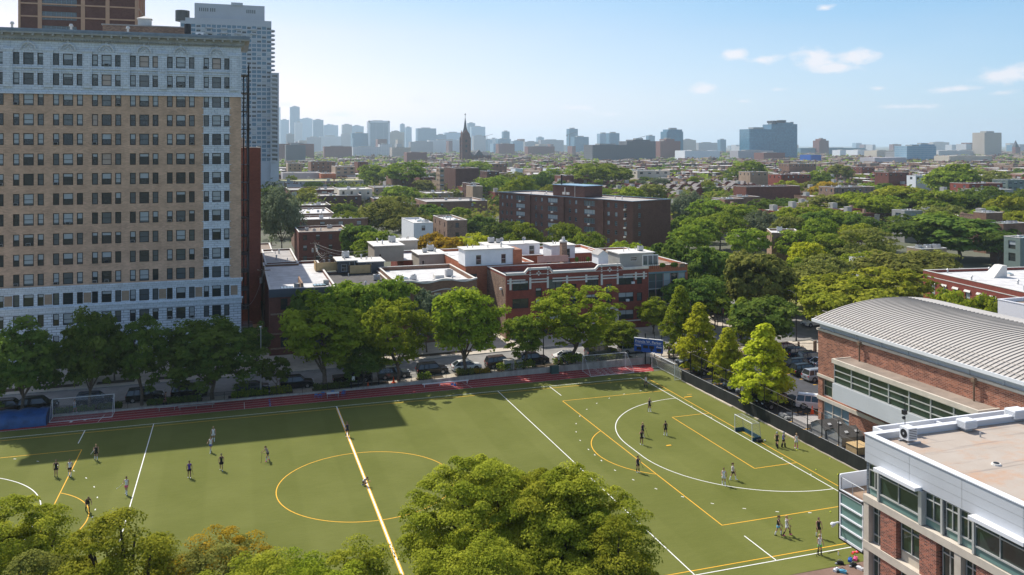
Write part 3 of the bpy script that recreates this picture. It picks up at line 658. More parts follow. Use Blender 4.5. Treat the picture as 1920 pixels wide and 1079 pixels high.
b = MB(); b.box(18.5, WIDTH-8.8, 9, 18, 51.4, 56.0); b.obj('rooftop_brick_house', M_mixbrick, root); MB().box(18.3, WIDTH-8.6, 8.8, 18.2, 56.0, 56.2).obj('rooftop_house_cap', M_rgrey, root)
b = MB(); b.box(23.9, 26, 10, 12, 56.2, 57.5); b.add([(23.7, 9.8, 57.5), (26.2, 9.8, 57.5), (26.2, 12.2, 57.5), (23.7, 12.2, 57.5), (24.95, 11, 58.1)], [(0, 1, 4), (1, 2, 4), (2, 3, 4), (3, 0, 4)]); b.obj('roof_ventilator', M_coping, root)
b = MB()
for i in range(3):
    x = 6+i*8.5; b.tube((x, 4, 51.5), (x, 4, 55.0), .18, None, 8); b.tube((x, 4, 54.9), (x, 4, 55.3), .36, .2, 8)
b.obj('roof_pipe', M_coping, root)
b = MB(); b.box(33.6, 34.8, 3, 3.9, 53.4, 54.6); b.tube((34.2, 3, 54), (34.2, 2.95, 54), .4, None, 12, 1); b.obj('rooftop_unit', [M_plastic, M_black], root)
b = MB(); b.box(35.6, 36.2, 2.8, 3.6, 51.6, 54.4); b.tube((32.2, 6, 51.6), (32.2, 6, 56.3), .55, None, 12); b.obj('dark_roof_stack', M_black, root)
rr = random.Random(41); acm = MB().box(-.32, .32, -.32, .05, .06, .46, 0).box(-.27, .27, -.325, -.32, .1, .42, 1).mesh('window_unit', [M_siding, M_black])
for q in range(34):
    j = rr.randrange(15); i = rr.randrange(7); link('window_unit', acm, root, (cents[i]+rr.choice((-1.74, 0, 1.74)), 0, ztops[j]-1.84))
# fire escape on the alley side
b = MB(); fe = WIDTH
for j in range(14):
    z = ztops[j]-2.1; b.box(fe+.02, fe+1.35, 6.2, 11.5, z-.06, z, 0)
    for yy in (6.2, 7.1, 8.0, 8.9, 9.8, 10.6, 11.5): b.tube((fe+1.35, yy, z), (fe+1.35, yy, z+1.0), .04, None, 4)
    b.tube((fe+1.35, 6.2, z+1), (fe+1.35, 11.5, z+1), .03, None, 4); b.tube((fe+1.35, 6.2, z+.5), (fe+1.35, 11.5, z+.5), .03, None, 4)
    b.tube((fe, 6.2, z+1), (fe+1.35, 6.2, z+1), .03, None, 4); b.tube((fe+.05, 6.2, z-1.0), (fe+1.3, 6.2, z-.05), .03, None, 4)
    if j < 13:
        zn = ztops[j+1]-2.1
        for off in (.5, 1.1): b.tube((fe+off, 6.6 if j % 2 else 11.0, z), (fe+off, 11.0 if j % 2 else 6.6, zn), .11, None, 4)
for yy in (6.2, 11.5): b.tube((fe+1.35, yy, 3), (fe+1.35, yy, 50), .09, None, 4)
b.obj('fire_escape', M_black, root)

# ---- 2. dark red block behind the alley
B = Bld('apartment_block', 'dark red brick block rising behind the alley beside the tall buff tower', 'building', (-15.2, 58), 7.0, 26, 35.0, M_red2, M_rgrey, par=.4)
B.grid('f', 1.1, 2.5, 2, 3, 3.15, 10, .8, 1.6, 'plain'); B.grid('r', 2, 24, 6, 3, 3.15, 10, .9, 1.6, 'plain', part=False); r2 = B.finish()
MB().box(1, 4, 2, 6, 35, 37).obj('roof_hut', M_rgrey, r2)
b = MB()
for j in range(11):
    z = 3+3.1*j; b.box(.3, 2.2, -1.3, -.02, z-.06, z); b.tube((.3, -1.3, z+1), (2.2, -1.3, z+1), .035, None, 4); b.tube((2.2, -1.3, z+1), (2.2, -.02, z+1), .035, None, 4); b.tube((.4, -.7, z), (2.0, -.7, z+3.1), .05, None, 4)
    for x in (.3, 1.2, 2.2): b.tube((x, -1.3, z), (x, -1.3, z+1), .035, None, 4)
for x in (.3, 2.2): b.tube((x, -1.3, 0), (x, -1.3, 36), .05, None, 4)
b.obj('fire_escape', M_black, r2)

# ---- 3. brown tower with tan frame, top left
D0 = 205.; xL, yL = at(36, D0); zt = 64.5+8; 
B = Bld('apartment_tower', 'brown brick tower with tan concrete bands behind the buff block, top left of the photo', 'building', (xL, yL), (236-36)/FPX*D0/1.0*1.02, 16, 75, M_slab, M_rgrey, par=.5)
MAR = B.W
b = MB(); t = MAR*.26
B.win('f', MAR*.325, 66.4-.2, MAR*.3, 2.0, 'band', 1); B.win('f', MAR*.325, 69.6, MAR*.3, 2.0, 'band', 1)
for j in range(18): B.win('f', MAR*.325, 10+3.1*j, MAR*.3, 2.0, 'band', 1, part=False)
r3 = B.finish()
fm_ = mk('tan_concrete', (.46, .31, .21), .85, ns=.6, na=.1)
b = MB()
for fr in (.0, .16, .52, .73, .985): b.box(MAR*fr-.2, MAR*fr+(.7 if fr in (.16, .52, .73) else .3), -.22, .05, 0, 75.1)
for j in range(22): b.box(-.15, MAR+.15, -.16, .05, 2.9+3.13*j+1.2, 2.9+3.13*j+1.55); b.box(MAR-.05, MAR+.18, -.16, 16.1, 2.9+3.13*j+1.2, 2.9+3.13*j+1.6)
for k_ in range(5): b.box(MAR-.05, MAR+.24, k_*4-.2, k_*4+.4, 0, 75.1)
b.obj('concrete_frame', fm_, r3)
MB().box(MAR+.001, MAR+.05, .4, 15.8, 0, 75).obj('painted_sunlit_side', M_orange, r3)  # orange skin over the brown wall: sunlit look of this side, painted as colour

# ---- 4. pale residential high-rise
D0 = 560.; xL, yL = at(338, D0); Wt = (505-338)/FPX*D0*.985
zt = zat(33, D0)
B = Bld('residential_high_rise', 'pale grey many-windowed high-rise with curved balconies behind the buff block', 'building', (xL, yL), Wt, 26, zt, mk('pale_concrete', (.44, .47, .51), .85, ns=.1, na=.08), M_rgrey, par=.4)
fl = 2.98; nf = int(zt/fl)-1; ncol = 18; dxw = Wt/ncol
for j in range(nf-1, 7, -1):
    for i in range(ncol): B.win('f', dxw*(i+.5), fl*j+.75, dxw*.82, 2.1, 'band', random.choice([8, 8, 8, 9, 9, 8, 3]), part=(j > nf-7), recess=.12)
for j in range(nf-1, 7, -1):
    for i in range(7): B.win('r', 2+3.6*i, fl*j+1.0, 2.2, 1.75, 'band', random.choice([0, 1, 2]), part=False, recess=.3)
r4 = B.finish(rd=.5)
b = MB(); b.box(Wt*.15, Wt*.925, 3, 20, zt-.4, zt+10.3); b.box(Wt*.15, Wt*.925, 3, 20, zt+10.3, zt+10.6); b.box(Wt*.55, Wt*.68, 2.0, 4, zt+10, zt+12); b.obj('penthouse', MATS['pale_concrete'], r4)
b = MB()
for x0, n in ((.2, 5), (.32, 3), (.72, 5)):
    for q in range(n): b.box(Wt*(x0+.022*q+.02*0), Wt*(x0+.022*q+.012), 2.9, 3.2, zt+5.2, zt+7.6)
b.obj('louvre', G_dark, r4)
b = MB(); b.tube((Wt*.02, 4, zt-2), (Wt*.02, 4, zt+5), 4.5, None, 16); b.obj('dark_roof_drum', M_black, r4)
for j in range(nf-1, nf-26, -1):                       # curved balconies on the corner and the upper front
    b = MB()
    for cxp, on in ((Wt, True), (Wt*.31, j > nf-5), (Wt*.47, j > nf-5), (Wt*.63, j > nf-3), (Wt*.8, j > nf-3)):
        if not on: continue
        pts = [(cxp+(2.4 if cxp != Wt else 2.9)*math.cos(a), (6 if cxp == Wt else 0)+(-1.7)*math.sin(a), 0) for a in [PI*q/8 for q in range(9)]]
        if cxp == Wt: pts = [(Wt+2.6*math.cos(a), 5-5*math.sin(a), 0) for a in [-PI/2+PI*q/8 for q in range(9)]]
        MB().prism([(p[0], p[1]) for p in pts], fl*j+.15, fl*j+1.05).obj('balcony', MATS['pale_concrete'], r4)
# lower wing with stacked balconies
D5 = 575.; xL, yL = at(507.5, D5); z5 = zat(137, D5)
B = Bld('residential_high_rise', 'lower dark-balconied wing stepping down at the right of the pale high-rise', 'building', (xL, yL), (522.5-507.5)/FPX*D5, 20, z5, MATS['pale_concrete'], M_rgrey, par=.3)
for j in range(8, int(z5/fl)): B.win('f', B.W*.5, fl*j+.9, B.W*.66, 1.8, 'band', random.choice([0, 0, 1]), recess=.35)
r5 = B.finish(rd=.6)
for j in range(8, int(z5/fl)): MB().box(-.3, B.W*.62, -1.3, -.02, fl*j+.2, fl*j+.42).box(-.3, B.W*.62, -1.3, -1.2, fl*j+.42, fl*j+1.2).obj('balcony', MATS['pale_concrete'], r5)

# ---- 5. red three-storey block with stepped white-capped parapet
X0, X1, YB = 33.2, 61.6, 28.0
bz = ramp(45)-.1
B = Bld('brick_apartment_house', 'red brick three-storey apartment house with stepped parapet and white stone bands', 'building', (X0, YB), X1-X0, 12, 12.0-bz, M_red, M_rgrey, par=1.1, base_=bz)
Wd = X1-X0
def fb(u): return xon(u, YB)-X0
zf = [1.9+.2, 5.2-.2, 8.3-.2]
for j, z in enumerate((2.0, 5.3, 8.5)):
    for u, ww, st in ((976, 3.1, 'white'), (1010, 1.2, 'lint'), (1042, 2.6, 'white'), (1075, 1.2, 'lint'), (1110, 2.6, 'white'), (1142, 1.2, 'lint'), (1174, 3.1, 'white'), (1199, 1.1, 'lint')):
        if j == 0 and u in (1142,): continue
        hh = 1.75 if ww > 2 else 1.6
        zz = z-(.9 if u in (1010, 1075, 1142) and j == 2 else 0)
        if u in (1010, 1142) and j == 2: zz = 7.2
        B.win('f', fb(u), zz, ww, hh, 'plain' if ww > 2 else 'lint', random.choice([0, 1, 2, 4]))
for z in (2.0, 5.3, 8.4):
    for t in (2.5, 8.5): B.win('l', t, z, 1.0, 1.6, 'plain')
for u in (1033, 1100): B.win('f', fb(u), .25, 2.8, .9, 'plain', 0)
root = B.finish()
b = MB(); H5 = B.H
def step(u0, u1, dh, b):
    a, c = fb(u0), fb(u1); b.box(a, c, -.0-.002, .3, H5, H5+dh, 0)
step(992, 1029, .75, b); step(1124, 1162, .75, b)
for u0, u1, s in ((985, 992, 1), (1029, 1036, -1), (1117, 1124, 1), (1162, 1169, -1)):
    a, c = fb(u0), fb(u1); z0, z1 = (H5, H5+.75) if s > 0 else (H5+.75, H5)
    b.add([(a, 0, H5), (c, 0, H5), (c, 0, max(z1, H5)), (a, 0, max(z0, H5)), (a, .3, H5), (c, .3, H5), (c, .3, max(z1, H5)), (a, .3, max(z0, H5))], [(0, 1, 2, 3), (4, 5, 6, 7), (3, 2, 6, 7)])
b.obj('parapet_gable', M_red, root)
b = MB()
pts = [(0, H5), (fb(983), H5), (fb(990), H5+.75), (fb(1031), H5+.75), (fb(1037), H5), (fb(1115), H5), (fb(1122), H5+.75), (fb(1164), H5+.75), (fb(1170), H5), (Wd, H5)]
for (a, z0), (c, z1) in zip(pts, pts[1:]):
    b.add([(a, -.16, z0+.1), (c, -.16, z1+.1), (c, -.16, z1+.48), (a, -.16, z0+.48), (a, .42, z0+.1), (c, .42, z1+.1), (c, .42, z1+.48), (a, .42, z0+.48)], [(0, 1, 2, 3), (3, 2, 6, 7), (4, 5, 6, 7), (0, 1, 5, 4)])
b.obj('parapet_cap', M_coping, root)
b = MB()
for z in (9.35, 8.85): 
    zz = z+.95
    segs = [(0.2, fb(985))] + [(fb(993), fb(1029)), (fb(1036), fb(1122)), (fb(1130), fb(1160)), (fb(1168), Wd-.3)]
    for a, c in segs: b.box(a, c, -.05, -.002, zz, zz+.22)
for u in (957, 994, 1027, 1063, 1099, 1128, 1158, 1192, 1207):
    x = fb(u); b.box(x-.2, x+.2, -.09, -.051, 8.7 if u in (957, 994, 1027, 1128, 1158) else 9.4, 10.8)
    if u in (994, 1027, 1128, 1158):
        for q in range(4): b.box(x-.13, x+.13, -.06, -.002, 11.1+q*.42, 11.32+q*.42)
for u in (1010, 1143):
    x = fb(u); 
    for dx, dz in ((0, .3), (.3, 0), (0, -.3), (-.3, 0)): b.box(x+dx-.13, x+dx+.13, -.06, -.002, 11.5+dz-.13, 11.5+dz+.13)
b.box(0, fb(1139), -.12, -.002, 1.6, 1.8); b.box(fb(1158), Wd, -.12, -.002, 1.6, 1.8)
b.obj('stone_trim', M_coping, root)
x = fb(1146)
b = MB(); b.box(x-1.4, x-.8, -.35, -.002, 0, 3.6); b.box(x+.8, x+1.4, -.35, -.002, 0, 3.6)
pp = [(x+1.4*math.cos(PI*i/10), 3.6+1.1*math.sin(PI*i/10)) for i in range(11)]; qq = [(x+.85*math.cos(PI*i/10), 3.6+.6*math.sin(PI*i/10)) for i in range(11)]
for i in range(10): b.add([(pp[i][0], -.35, pp[i][1]), (pp[i+1][0], -.35, pp[i+1][1]), (qq[i+1][0], -.35, qq[i+1][1]), (qq[i][0], -.35, qq[i][1]), (pp[i][0], 0, pp[i][1]), (pp[i+1][0], 0, pp[i+1][1])], [(0, 1, 2, 3), (0, 1, 5, 4)])
b.obj('door_surround', M_coping, root); MB().box(x-.8, x+.8, -.02, -.003, 0, 3.7).obj('door', M_black, root)
MB().box(-.02, -.001, .3, 12, 0, H5-.4).obj('common_brick_side', M_mixbrick, root)
b = MB()
for u, z in ((1186, 8.6), (1176, 5.35)): b.box(fb(u)-.3, fb(u)+.3, -.35, -.04, z+.05, z+.45)
b.box(-.4, -.04, 2.3, 2.9, 8.4, 8.8); b.obj('window_unit', M_plastic, root)
b = MB(); b.box(fb(1109)-1.0, fb(1109)+.1, 12.4, 13.6, 0, 15.4, 0); b.box(fb(1109)-1.15, fb(1109)+.25, 12.3, 13.7, 15.4, 15.65, 1); b.tube((fb(1109)-.45, 13, 15.65), (fb(1109)-.45, 13, 16.4), .45, .3, 8, 1); b.obj('chimney', [M_mixbrick, M_coping], root)

# ---- 6. orange brick block behind it, round a court, with its white roof rooms
oz = .5
B = Bld('brick_apartment_house', 'orange brick apartment block with roof decks behind the red three-storey house', 'building', (29.2, 41.2), 14, 26, 12.3-oz, M_orange, M_rwhite, par=.5, base_=oz)
for z in (2, 5.2, 8.4):
    B.win('f', 1.6, z, 1.3, 1.7, 'plain'); 
    for t in (4, 9, 14, 19): B.win('l', t, z, 1.1, 1.6, 'plain')
ro = B.finish()
b = MB(); b.box(1.0, 9.5, .8, 4.5, 12.0-oz, 12.2-oz); b.obj('roof_deck', M_deck, ro)
b = MB()
for x in [1+i*.5 for i in range(18)]: b.box(x, x+.06, .7, .78, 12.2-oz, 13.2-oz)
b.box(1, 9.8, .68, .8, 13.2-oz, 13.28-oz); b.obj('deck_railing', M_deck, ro)
B = Bld('brick_apartment_house', 'orange brick rear wing round the court behind the stepped parapet', 'building', (43.4, 49), 19, 14, 12.6-oz, M_orange, M_rwhite, par=.5, base_=oz)
for t in (6, 8.5): B.win('f', t, 9.1, 1.0, 1.7, 'plain', 0)
B.win('f', 10.2, 9.0, 1.0, 2.1, 'plain', 3)
ro2 = B.finish()
B = Bld('brick_apartment_house', 'orange brick corner block with tall glazed bay right of the red house', 'building', (61.8, 29.4), 9.0, 28, 12.3-oz, M_orange, M_rbrown, par=.5, base_=oz)
for t in (1.3, 2.9, 4.5, 6.1, 7.7):
    for z in (1.4, 4.4, 7.4): B.win('f', t, z, 1.5, 2.9, 'blue', random.choice([0, 1, 3]), recess=.05)
ro3 = B.finish()
MB().box(.2, 8.7, -.12, -.002, 10.3, 10.6).obj('metal_trim', M_frameb, ro3)
def roofroom(u0, u1, v0, v1, D, label, wall, wins=(), roofm=None, depth=6, extra=None, name='roof_room', slope=0.):
    x, y = at(u0, D); zt, zb = zat(v0, D), zat(v1, D); k = (u1-960)/FPX; X0c = OX+x*CC-y*SS; Y0c = OY+x*SS+y*CC; t = (k*Y0c-X0c)/(CC-k*SS)
    zt = max(zt, zb+2.2)
    B = Bld(name, label, 'roof room', (x, y), t, depth, zt-zb, wall, roofm or M_rwhite, par=.0, base_=zb, group=None)
    for tt, z, w_, h_ in wins: B.win('f', tt*t, z, w_, h_, 'white', 0)
    r = B.finish(); W_ = t
    MB().box(-.25, W_+.25, -.3, depth+.25, zt-zb, zt-zb+.16).obj('roof_edge', M_coping, r)
    roofbits(r, W_, depth, zt-zb+.16, 4, int(u0), ('vent', 'pipe', 'ac', 'pipe'))
    return r, t, zt-zb
r_, W_, H_ = roofroom(872, 962, 470, 500, 163, 'long white roof room with flat roof above the orange brick block', M_whitewall, ((.28, .2, 1.1, 1.9), (.8, .2, 1.0, 1.9)), depth=5)
b = MB(); b.box(W_-.02, W_+1.8, -.2, 5.2, -.3, H_-.2); b.obj('brick_end', M_orange, r_)
r_, W_, H_ = roofroom(912, 1012, 461, 482, 176, 'long low white roof room behind, with two satellite dishes', M_whitewall, ((.3, .5, 1.0, .9), (.55, .5, .7, .9), (.85, .1, 1.2, 1.9)), depth=5)
for x in (W_*.3, W_*.72):
    b = MB(); b.tube((x, 1, H_), (x, 1, H_+.9), .05, None, 5); 
    b.add([(x+.45*math.cos(a), .9-.2, H_+1.1+.45*math.sin(a)) for a in [PI/5*i for i in range(10)]]+[(x, 1.0, H_+1.05)], [(i, (i+1) % 10, 10) for i in range(10)]); b.obj('satellite_dish', M_steel, r_)
r_, W_, H_ = roofroom(1034, 1078, 462, 486, 172, 'white cube roof room with railed deck beside the dark slab block', M_whitewall, ((.7, .1, 1.0, 1.9),), depth=5)
MB().box(W_+.01, W_+.08, .6, 1.5, .2, 2.1).box(W_+.01, W_+.08, 2.5, 4.2, .8, 2.1).obj('side_window', G_mid, r_)
roofroom(1162, 1225, 477, 502, 160, 'grey sided roof room with brown flat roof and french windows above the corner block', M_siding, ((.42, 1.1, 1.4, .8),), M_rbrown, depth=5.5)
x, y = at(1203, 159); 
b = MB(); b.box(0, 3.3, 0, .1, 0, 2.1, 0)
for i in range(3): b.box(.15+i*1.05, 1.0+i*1.05, -.02, -.001, .2, 1.9, 1)
o = b.obj('sliding_doors', [M_framew, G_mid]); o.location = (x, y-.4, zat(500, 159)+.1); tag(o, 'row of white framed glass doors beside the grey sided roof room', 'glass doors')
def gablehut(u0, u1, vt, vb, D, label, wall, roofm):
    x, y = at(u0, D); zb = zat(vb, D); zt = zat(vt, D); w_ = (u1-u0)/FPX*D; h = zt-zb
    r = thing('roof_hut', label, 'roof hut', (x, y, zb)); b = MB(); hh = h-w_*.38
    b.add([(0, 0, 0), (w_, 0, 0), (w_, 0, hh), (w_/2, 0, h), (0, 0, hh), (0, 3, 0), (w_, 3, 0), (w_, 3, hh), (w_/2, 3, h), (0, 3, hh)], [(0, 1, 2, 3, 4), (1, 6, 7, 2), (0, 4, 9, 5), (5, 6, 7, 8, 9)]); b.obj('wall', wall, r)
    b = MB(); b.add([(-.2, -.2, hh-.1), (w_/2, -.2, h+.06), (w_/2, 3.2, h+.06), (-.2, 3.2, hh-.1), (w_+.2, -.2, hh-.1), (w_+.2, 3.2, hh-.1)], [(0, 1, 2, 3), (1, 4, 5, 2)]); b.obj('roof', roofm, r); return r
gablehut(1122, 1142, 470, 496, 160, 'narrow white gabled stair hut beside the brick chimney', M_whitewall, M_rgrey)
b = MB()
for i in range(30): b.box(i*.45, i*.45+.04, 0, .04, 0, 1.05)
b.box(0, 13.4, -.02, .06, 1.05, 1.1); b.box(0, 13.4, -.0, .05, .5, .53)
for i in range(0, 13, 2): b.ball((i+.5+(i % 3)*.2, .8, .55), .45, .4, .5, 8, 1)
o = b.obj('deck_railing', [M_black, L_green]); x, y = at(1080, 166); o.location = (x, y, 12.4); tag(o, 'black railed roof terrace with pots right of the white cube roof room', 'railing')
b = MB(); b.box(0, 6.5, 0, .12, 0, 1.3); o = b.obj('terrace_screen', mk('pink_screen', (.45, .27, .23), .85, ns=1, na=.15)); x, y = at(1008, 166); o.location = (x, y, 12.4); tag(o, 'pinkish terrace screen between the two white roof rooms', 'screen')
b = MB(); 
for i in range(24): b.box(i*.4, i*.4+.04, 0, .04, 0, 1.05)
b.box(0, 9.4, -.02, .06, 1.05, 1.1); b.ball((3, 1, .5), .7, .5, .45, 8, 1); b.ball((5.5, 1, .5), .9, .5, .5, 8, 1); b.box(6.5, 7.6, .6, 1.4, 0, .7, 2)
o = b.obj('deck_railing', [M_black, L_green, M_deck]); x, y = at(1220, 158); o.location = (x, y, 12.3); tag(o, 'black railed terrace with planters on the corner block roof', 'railing')

# ---- 7. brown row of low blocks under the street trees
B = Bld('brick_row_house', 'dark red brick row house with white roof beside the alley, under the trees', 'building', (-7.6, 31), 11, 34, 11.2, M_red2, M_rwhite, par=.45)
for z in (1.4, 4.5, 7.7):
    B.win('f', 2.4, z, 1.15, 1.9, 'lint', 0); B.win('f', 4.1, z, 1.15, 1.9, 'lint', 0); B.win('f', 8, z, 1.15, 1.9, 'lint', 1)
r7 = B.finish()
b = MB(); b.box(-.1, 11.1, -.35, .2, 10.4, 11.25); b.box(-.1, 11.1, -.2, 0, 9.9, 10.4); b.obj('cornice', mk('slate_cornice', (.08, .09, .11), .7), r7)
b = MB()
for z in (3.6, 6.9, 1.1): b.box(.2, 10.8, -.06, -.002, z, z+.28)
b.obj('stone_band', M_mixbrick, r7)
for x, y in ((2.0, 2.2), (7.6, 3.4)):
    b = MB(); b.box(x, x+2.1, y, y+1.8, 10.75, 11.0, 0, 1); 
    for i in range(1, 4): b.box(x+i*.52-.03, x+i*.52+.03, y, y+1.8, 11.0, 11.05)
    b.obj('skylight', [M_black, G_pale], r7)
b = MB()
for x, y in ((4.7, 2.9), (9.9, 5.2)): b.tube((x, y, 10.8), (x, y, 11.6), .5, None, 10)
b.obj('rooftop_unit', M_siding, r7)
MB().box(5.3, 5.6, .4, 9, 10.7, 11.9).obj('party_wall', M_mixbrick, r7)
B = Bld('brick_row_house', 'brown brick row house hidden behind the large dark street tree', 'building', (3.5, 32), 10.3, 20, 10.6, M_brown, M_rdark, par=.4)
B.grid('f', 1.6, 8.6, 4, 1.2, 3.1, 3, 1.1, 1.8, 'lint'); r_ = B.finish(); roofbits(r_, 10.3, 20, 10.2, 5, 3)
B = Bld('brick_row_house', 'brown brick house with curving white-edged parapet left of the red three-storey house', 'building', (13.9, 30.6), 14.6, 20, 11.3, M_brown, M_rwhite, par=.7)
B.grid('f', 1.8, 12.8, 5, 1.2, 3.1, 3, 1.2, 1.8, 'white'); B.win('r', 1.2, 8, .9, 1.5, 'plain'); r_ = B.finish(); roofbits(r_, 14.6, 12, 10.6, 9, 4)
b = MB(); b.box(8.5, 10.2, 7, 9, 10.6, 11.2, 0); b.obj('skylight', M_coping, r_)
b = MB(); n = 40
for i in range(n):
    x0, x1 = 14.6*i/n, 14.6*(i+1)/n; zz = 11.42+.25*math.sin(x0*.9); zw = 11.42+.25*math.sin(x1*.9)
    b.add([(x0, -.22, zz-.22), (x1, -.22, zw-.22), (x1, -.22, zw+.05), (x0, -.22, zz+.05), (x0, .35, zz+.05), (x1, .35, zw+.05)], [(0, 1, 2, 3), (3, 2, 5, 4)])
    b.add([(x0, -.12, zz-1.9), (x1, -.12, zw-1.9), (x1, -.12, zw-1.75), (x0, -.12, zz-1.75)], [(0, 1, 2, 3)])
b.obj('curved_parapet_cap', M_coping, r_)
roofroom(633, 668, 497, 512, 165, 'small dark sided roof room with pale roof above the alley corner row house', M_darksiding, ((.35, .2, 1.1, 1.4), (.78, .1, 1.0, 2.0)), M_rgrey, depth=6)
roofroom(671, 720, 493, 514, 166, 'larger slate-blue roof room with sloping grey roof among the low roofs', M_darksiding, ((.42, .1, 1.2, 1.8),), M_rgrey, depth=6)
roofroom(702, 757, 463, 492, 182, 'tan box-like roof room with skylight domes, left one of the pair', M_tansiding, ((.2, .5, .6, 1.2),), M_rgrey, depth=9)
roofroom(745, 783, 456, 470, 200, 'small tan stair box behind the left tan roof room', M_tansiding, (), M_rgrey, depth=5)
roofroom(786, 837, 479, 506, 178, 'tan box-like roof room with skylight domes, right one of the pair', M_tansiding, ((.15, .3, .6, 1.6),), M_rgrey, depth=8)
for i, (u, v, D) in enumerate(((592, 503, 165), (655, 508, 165))):
    x, y = at(u, D); b = MB(); b.box(0, 4.2, 0, .1, 0, 1.5); b.box(0, .1, 0, 4, 0, 1.5); b.box(4.1, 4.2, 0, 4, 0, 1.5); b.box(0, 4.2, 0, 4, -.1, 0)
    o = b.obj('wooden_terrace', M_ply); o.location = (x, y, zat(v, D)-.5); tag(o, 'yellow timber roof terrace %s the small dark roof room' % ('left of', 'right of')[i], 'terrace')
# low blocks between the alley and the court
for (u0, u1, v, D, dp, wl_, rf, lb) in (
    (757, 850, 489, 184, 16, M_red, M_rwhite, 'red brick low block between the two tan roof rooms'),
    (498, 560, 497, 172, 26, M_brown, M_rgrey, 'brown garage block with grey roof right of the alley poles'),
    (410, 512, 478, 190, 20, M_brown, M_rbrown, 'low brown roof at the back of the alley beside the dark red block')):
    x, y = at(u0, D); k_ = (u1-960)/FPX; Xc, Yc = grid2cam(x, y); t = (k_*Yc-Xc)/(CC-k_*SS)
    B = Bld('brick_building', lb, 'building', (x, y), t, dp, zat(v, D), wl_, rf, par=.3); B.grid('f', 1.5, t-1.5, max(1, int(t/3)), 2, 3.1, 2, 1., 1.6, 'lint'); r_ = B.finish(); roofbits(r_, t, dp, zat(v, D)-.3, 5, int(u0))

# ---- 8. gymnasium with vaulted metal roof
GX, GY1, GY0 = 56.0, -28.33, -75.0
GL = GY1-GY0; zb = .9; zc = 12.75
gy = thing('gymnasium', 'red brick gymnasium with barrel-vaulted grey metal roof beside the pitch', 'building', (GX, GY0, 0))
B = Bld.__new__(Bld); B.root = gy; B.W, B.D, B.H = 23.6, GL, zc; B.holes = {'f': [], 'l': [], 'r': []}; B.wall = M_gymbrick; B.nw = 0; B.rest = {}
def gt(y): return y-GY0
for y0, y1 in ((-29.0, -29.9), ): pass
glz = [(-29.15, -33.9), (-35.0, -39.8), (-41.0, -45.8), (-47, -51.8), (-53, -57.8)]
for a, c in glz:
    for z0, z1 in ((.6, 3.9), (4.9-.35, 6.6)):
        if (a, z0) == (-35.0, .6): continue
        B.holes['l'].append((gt(c), gt(a), z0, z1))
wl_b = MB()
for f in ('l', 'f', 'r', 'b'): B._face(wl_b, f, .35)
wl_b.obj('brick_wall', M_gymbrick, gy)
for a, c in glz:
    for z0, z1 in ((.6, 3.9), (4.55, 6.6)):
        if (a, z0) == (-35.0, .6): continue
        L = a-c; b = MB(); X = .3
        b.quad((X, gt(c), z0), (X, gt(a), z0), (X, gt(a), z1), (X, gt(c), z1), 0)
        for i in range(4): y = gt(c)+L*i/3; b.box(X-.1, X-.01, max(gt(c), y-.06), min(gt(a), y+.06), z0, z1, 1)
        zz = z0+(z1-z0)*.62; b.box(X-.08, X-.02, gt(c), gt(a), zz-.05, zz+.05, 1); b.box(X-.1, X-.01, gt(c), gt(a), z0, z0+.1, 1); b.box(X-.1, X-.01, gt(c), gt(a), z1-.1, z1, 1)
        b.obj('window', [G_pale if z0 < 1 else G_green, M_stone], gy)
b = MB()
b.box(-.12, .02, 0, GL+.1, 3.95, 4.4); b.box(-.12, .02, 0, GL+.1, 6.75, 7.1); b.box(-.15, .2, 0, GL+.15, zc-.25, zc); b.box(.2, 23.6, GL, GL+.15, zc-.25, zc); b.obj('stone_band', M_stone, gy)
b = MB(); b.box(.25, .4, 0, GL, zc, 13.5)
for y in range(0, int(GL), 4): b.box(.1, .25, y, y+.12, zc, 13.5)
b.obj('clerestory_panel', M_metal, gy)
b = MB(); b.box(-.45, .3, -.3, GL+.5, 13.45, 13.75); b.box(-.6, -.45, -.3, GL+.5, 13.5, 13.85); b.box(.3, 23.6, GL+.35, GL+.5, 13.5, 13.75); b.obj('eave', M_plastic, gy)
SP, RI = 24, 2.0
def vz(s): return 13.8+RI*(1-(2*s-1)**2)**.5*.62+RI*.38*math.sin(PI*s)
def vz(s): return 13.8+RI*(1-abs(2*s-1)**2.1)
nS = 28; rb = MB(); vs = []; fs = []
for i in range(nS+1):
    s = i/nS; vs += [(-.5+s*SP, -.3, vz(s)), (-.5+s*SP, GL+.5, vz(s))]
for i in range(nS): fs.append((2*i, 2*i+2, 2*i+3, 2*i+1))
rb.add(vs, fs)
rb.add([(-.5+s/nS*SP, GL+.5, vz(s/nS)) for s in range(nS+1)]+[(-.5+SP, GL+.5, 13.5), (-.5, GL+.5, 13.5)], [tuple(range(nS+3))])
o = rb.obj('vaulted_roof', M_roofmetal, gy)
sb = MB(); y = -.2; half = nS//2+3
while y < GL+.5:
    for i in range(half):
        s0, s1 = i/nS, (i+1)/nS; x0, x1 = -.5+s0*SP, -.5+s1*SP; z0, z1 = vz(s0), vz(s1)
        sb.add([(x0, y-.025, z0), (x1, y-.025, z1), (x1, y-.025, z1+.08), (x0, y-.025, z0+.08), (x0, y+.025, z0+.08), (x1, y+.025, z1+.08), (x0, y+.025, z0), (x1, y+.025, z1)], [(0, 1, 2, 3), (3, 2, 5, 4), (4, 5, 7, 6)])
    y += .58
sb.obj('standing_seam', M_rib, gy)
b = MB(); b.tube((-.2, gt(-28.0), 14.2), (.3, gt(-75), 14.2), .03, None, 4); b.tube((.9, gt(-28.0), 14.75), (1.2, gt(-75), 14.75), .03, None, 4)
b.obj('snow_rail', M_rib, gy)
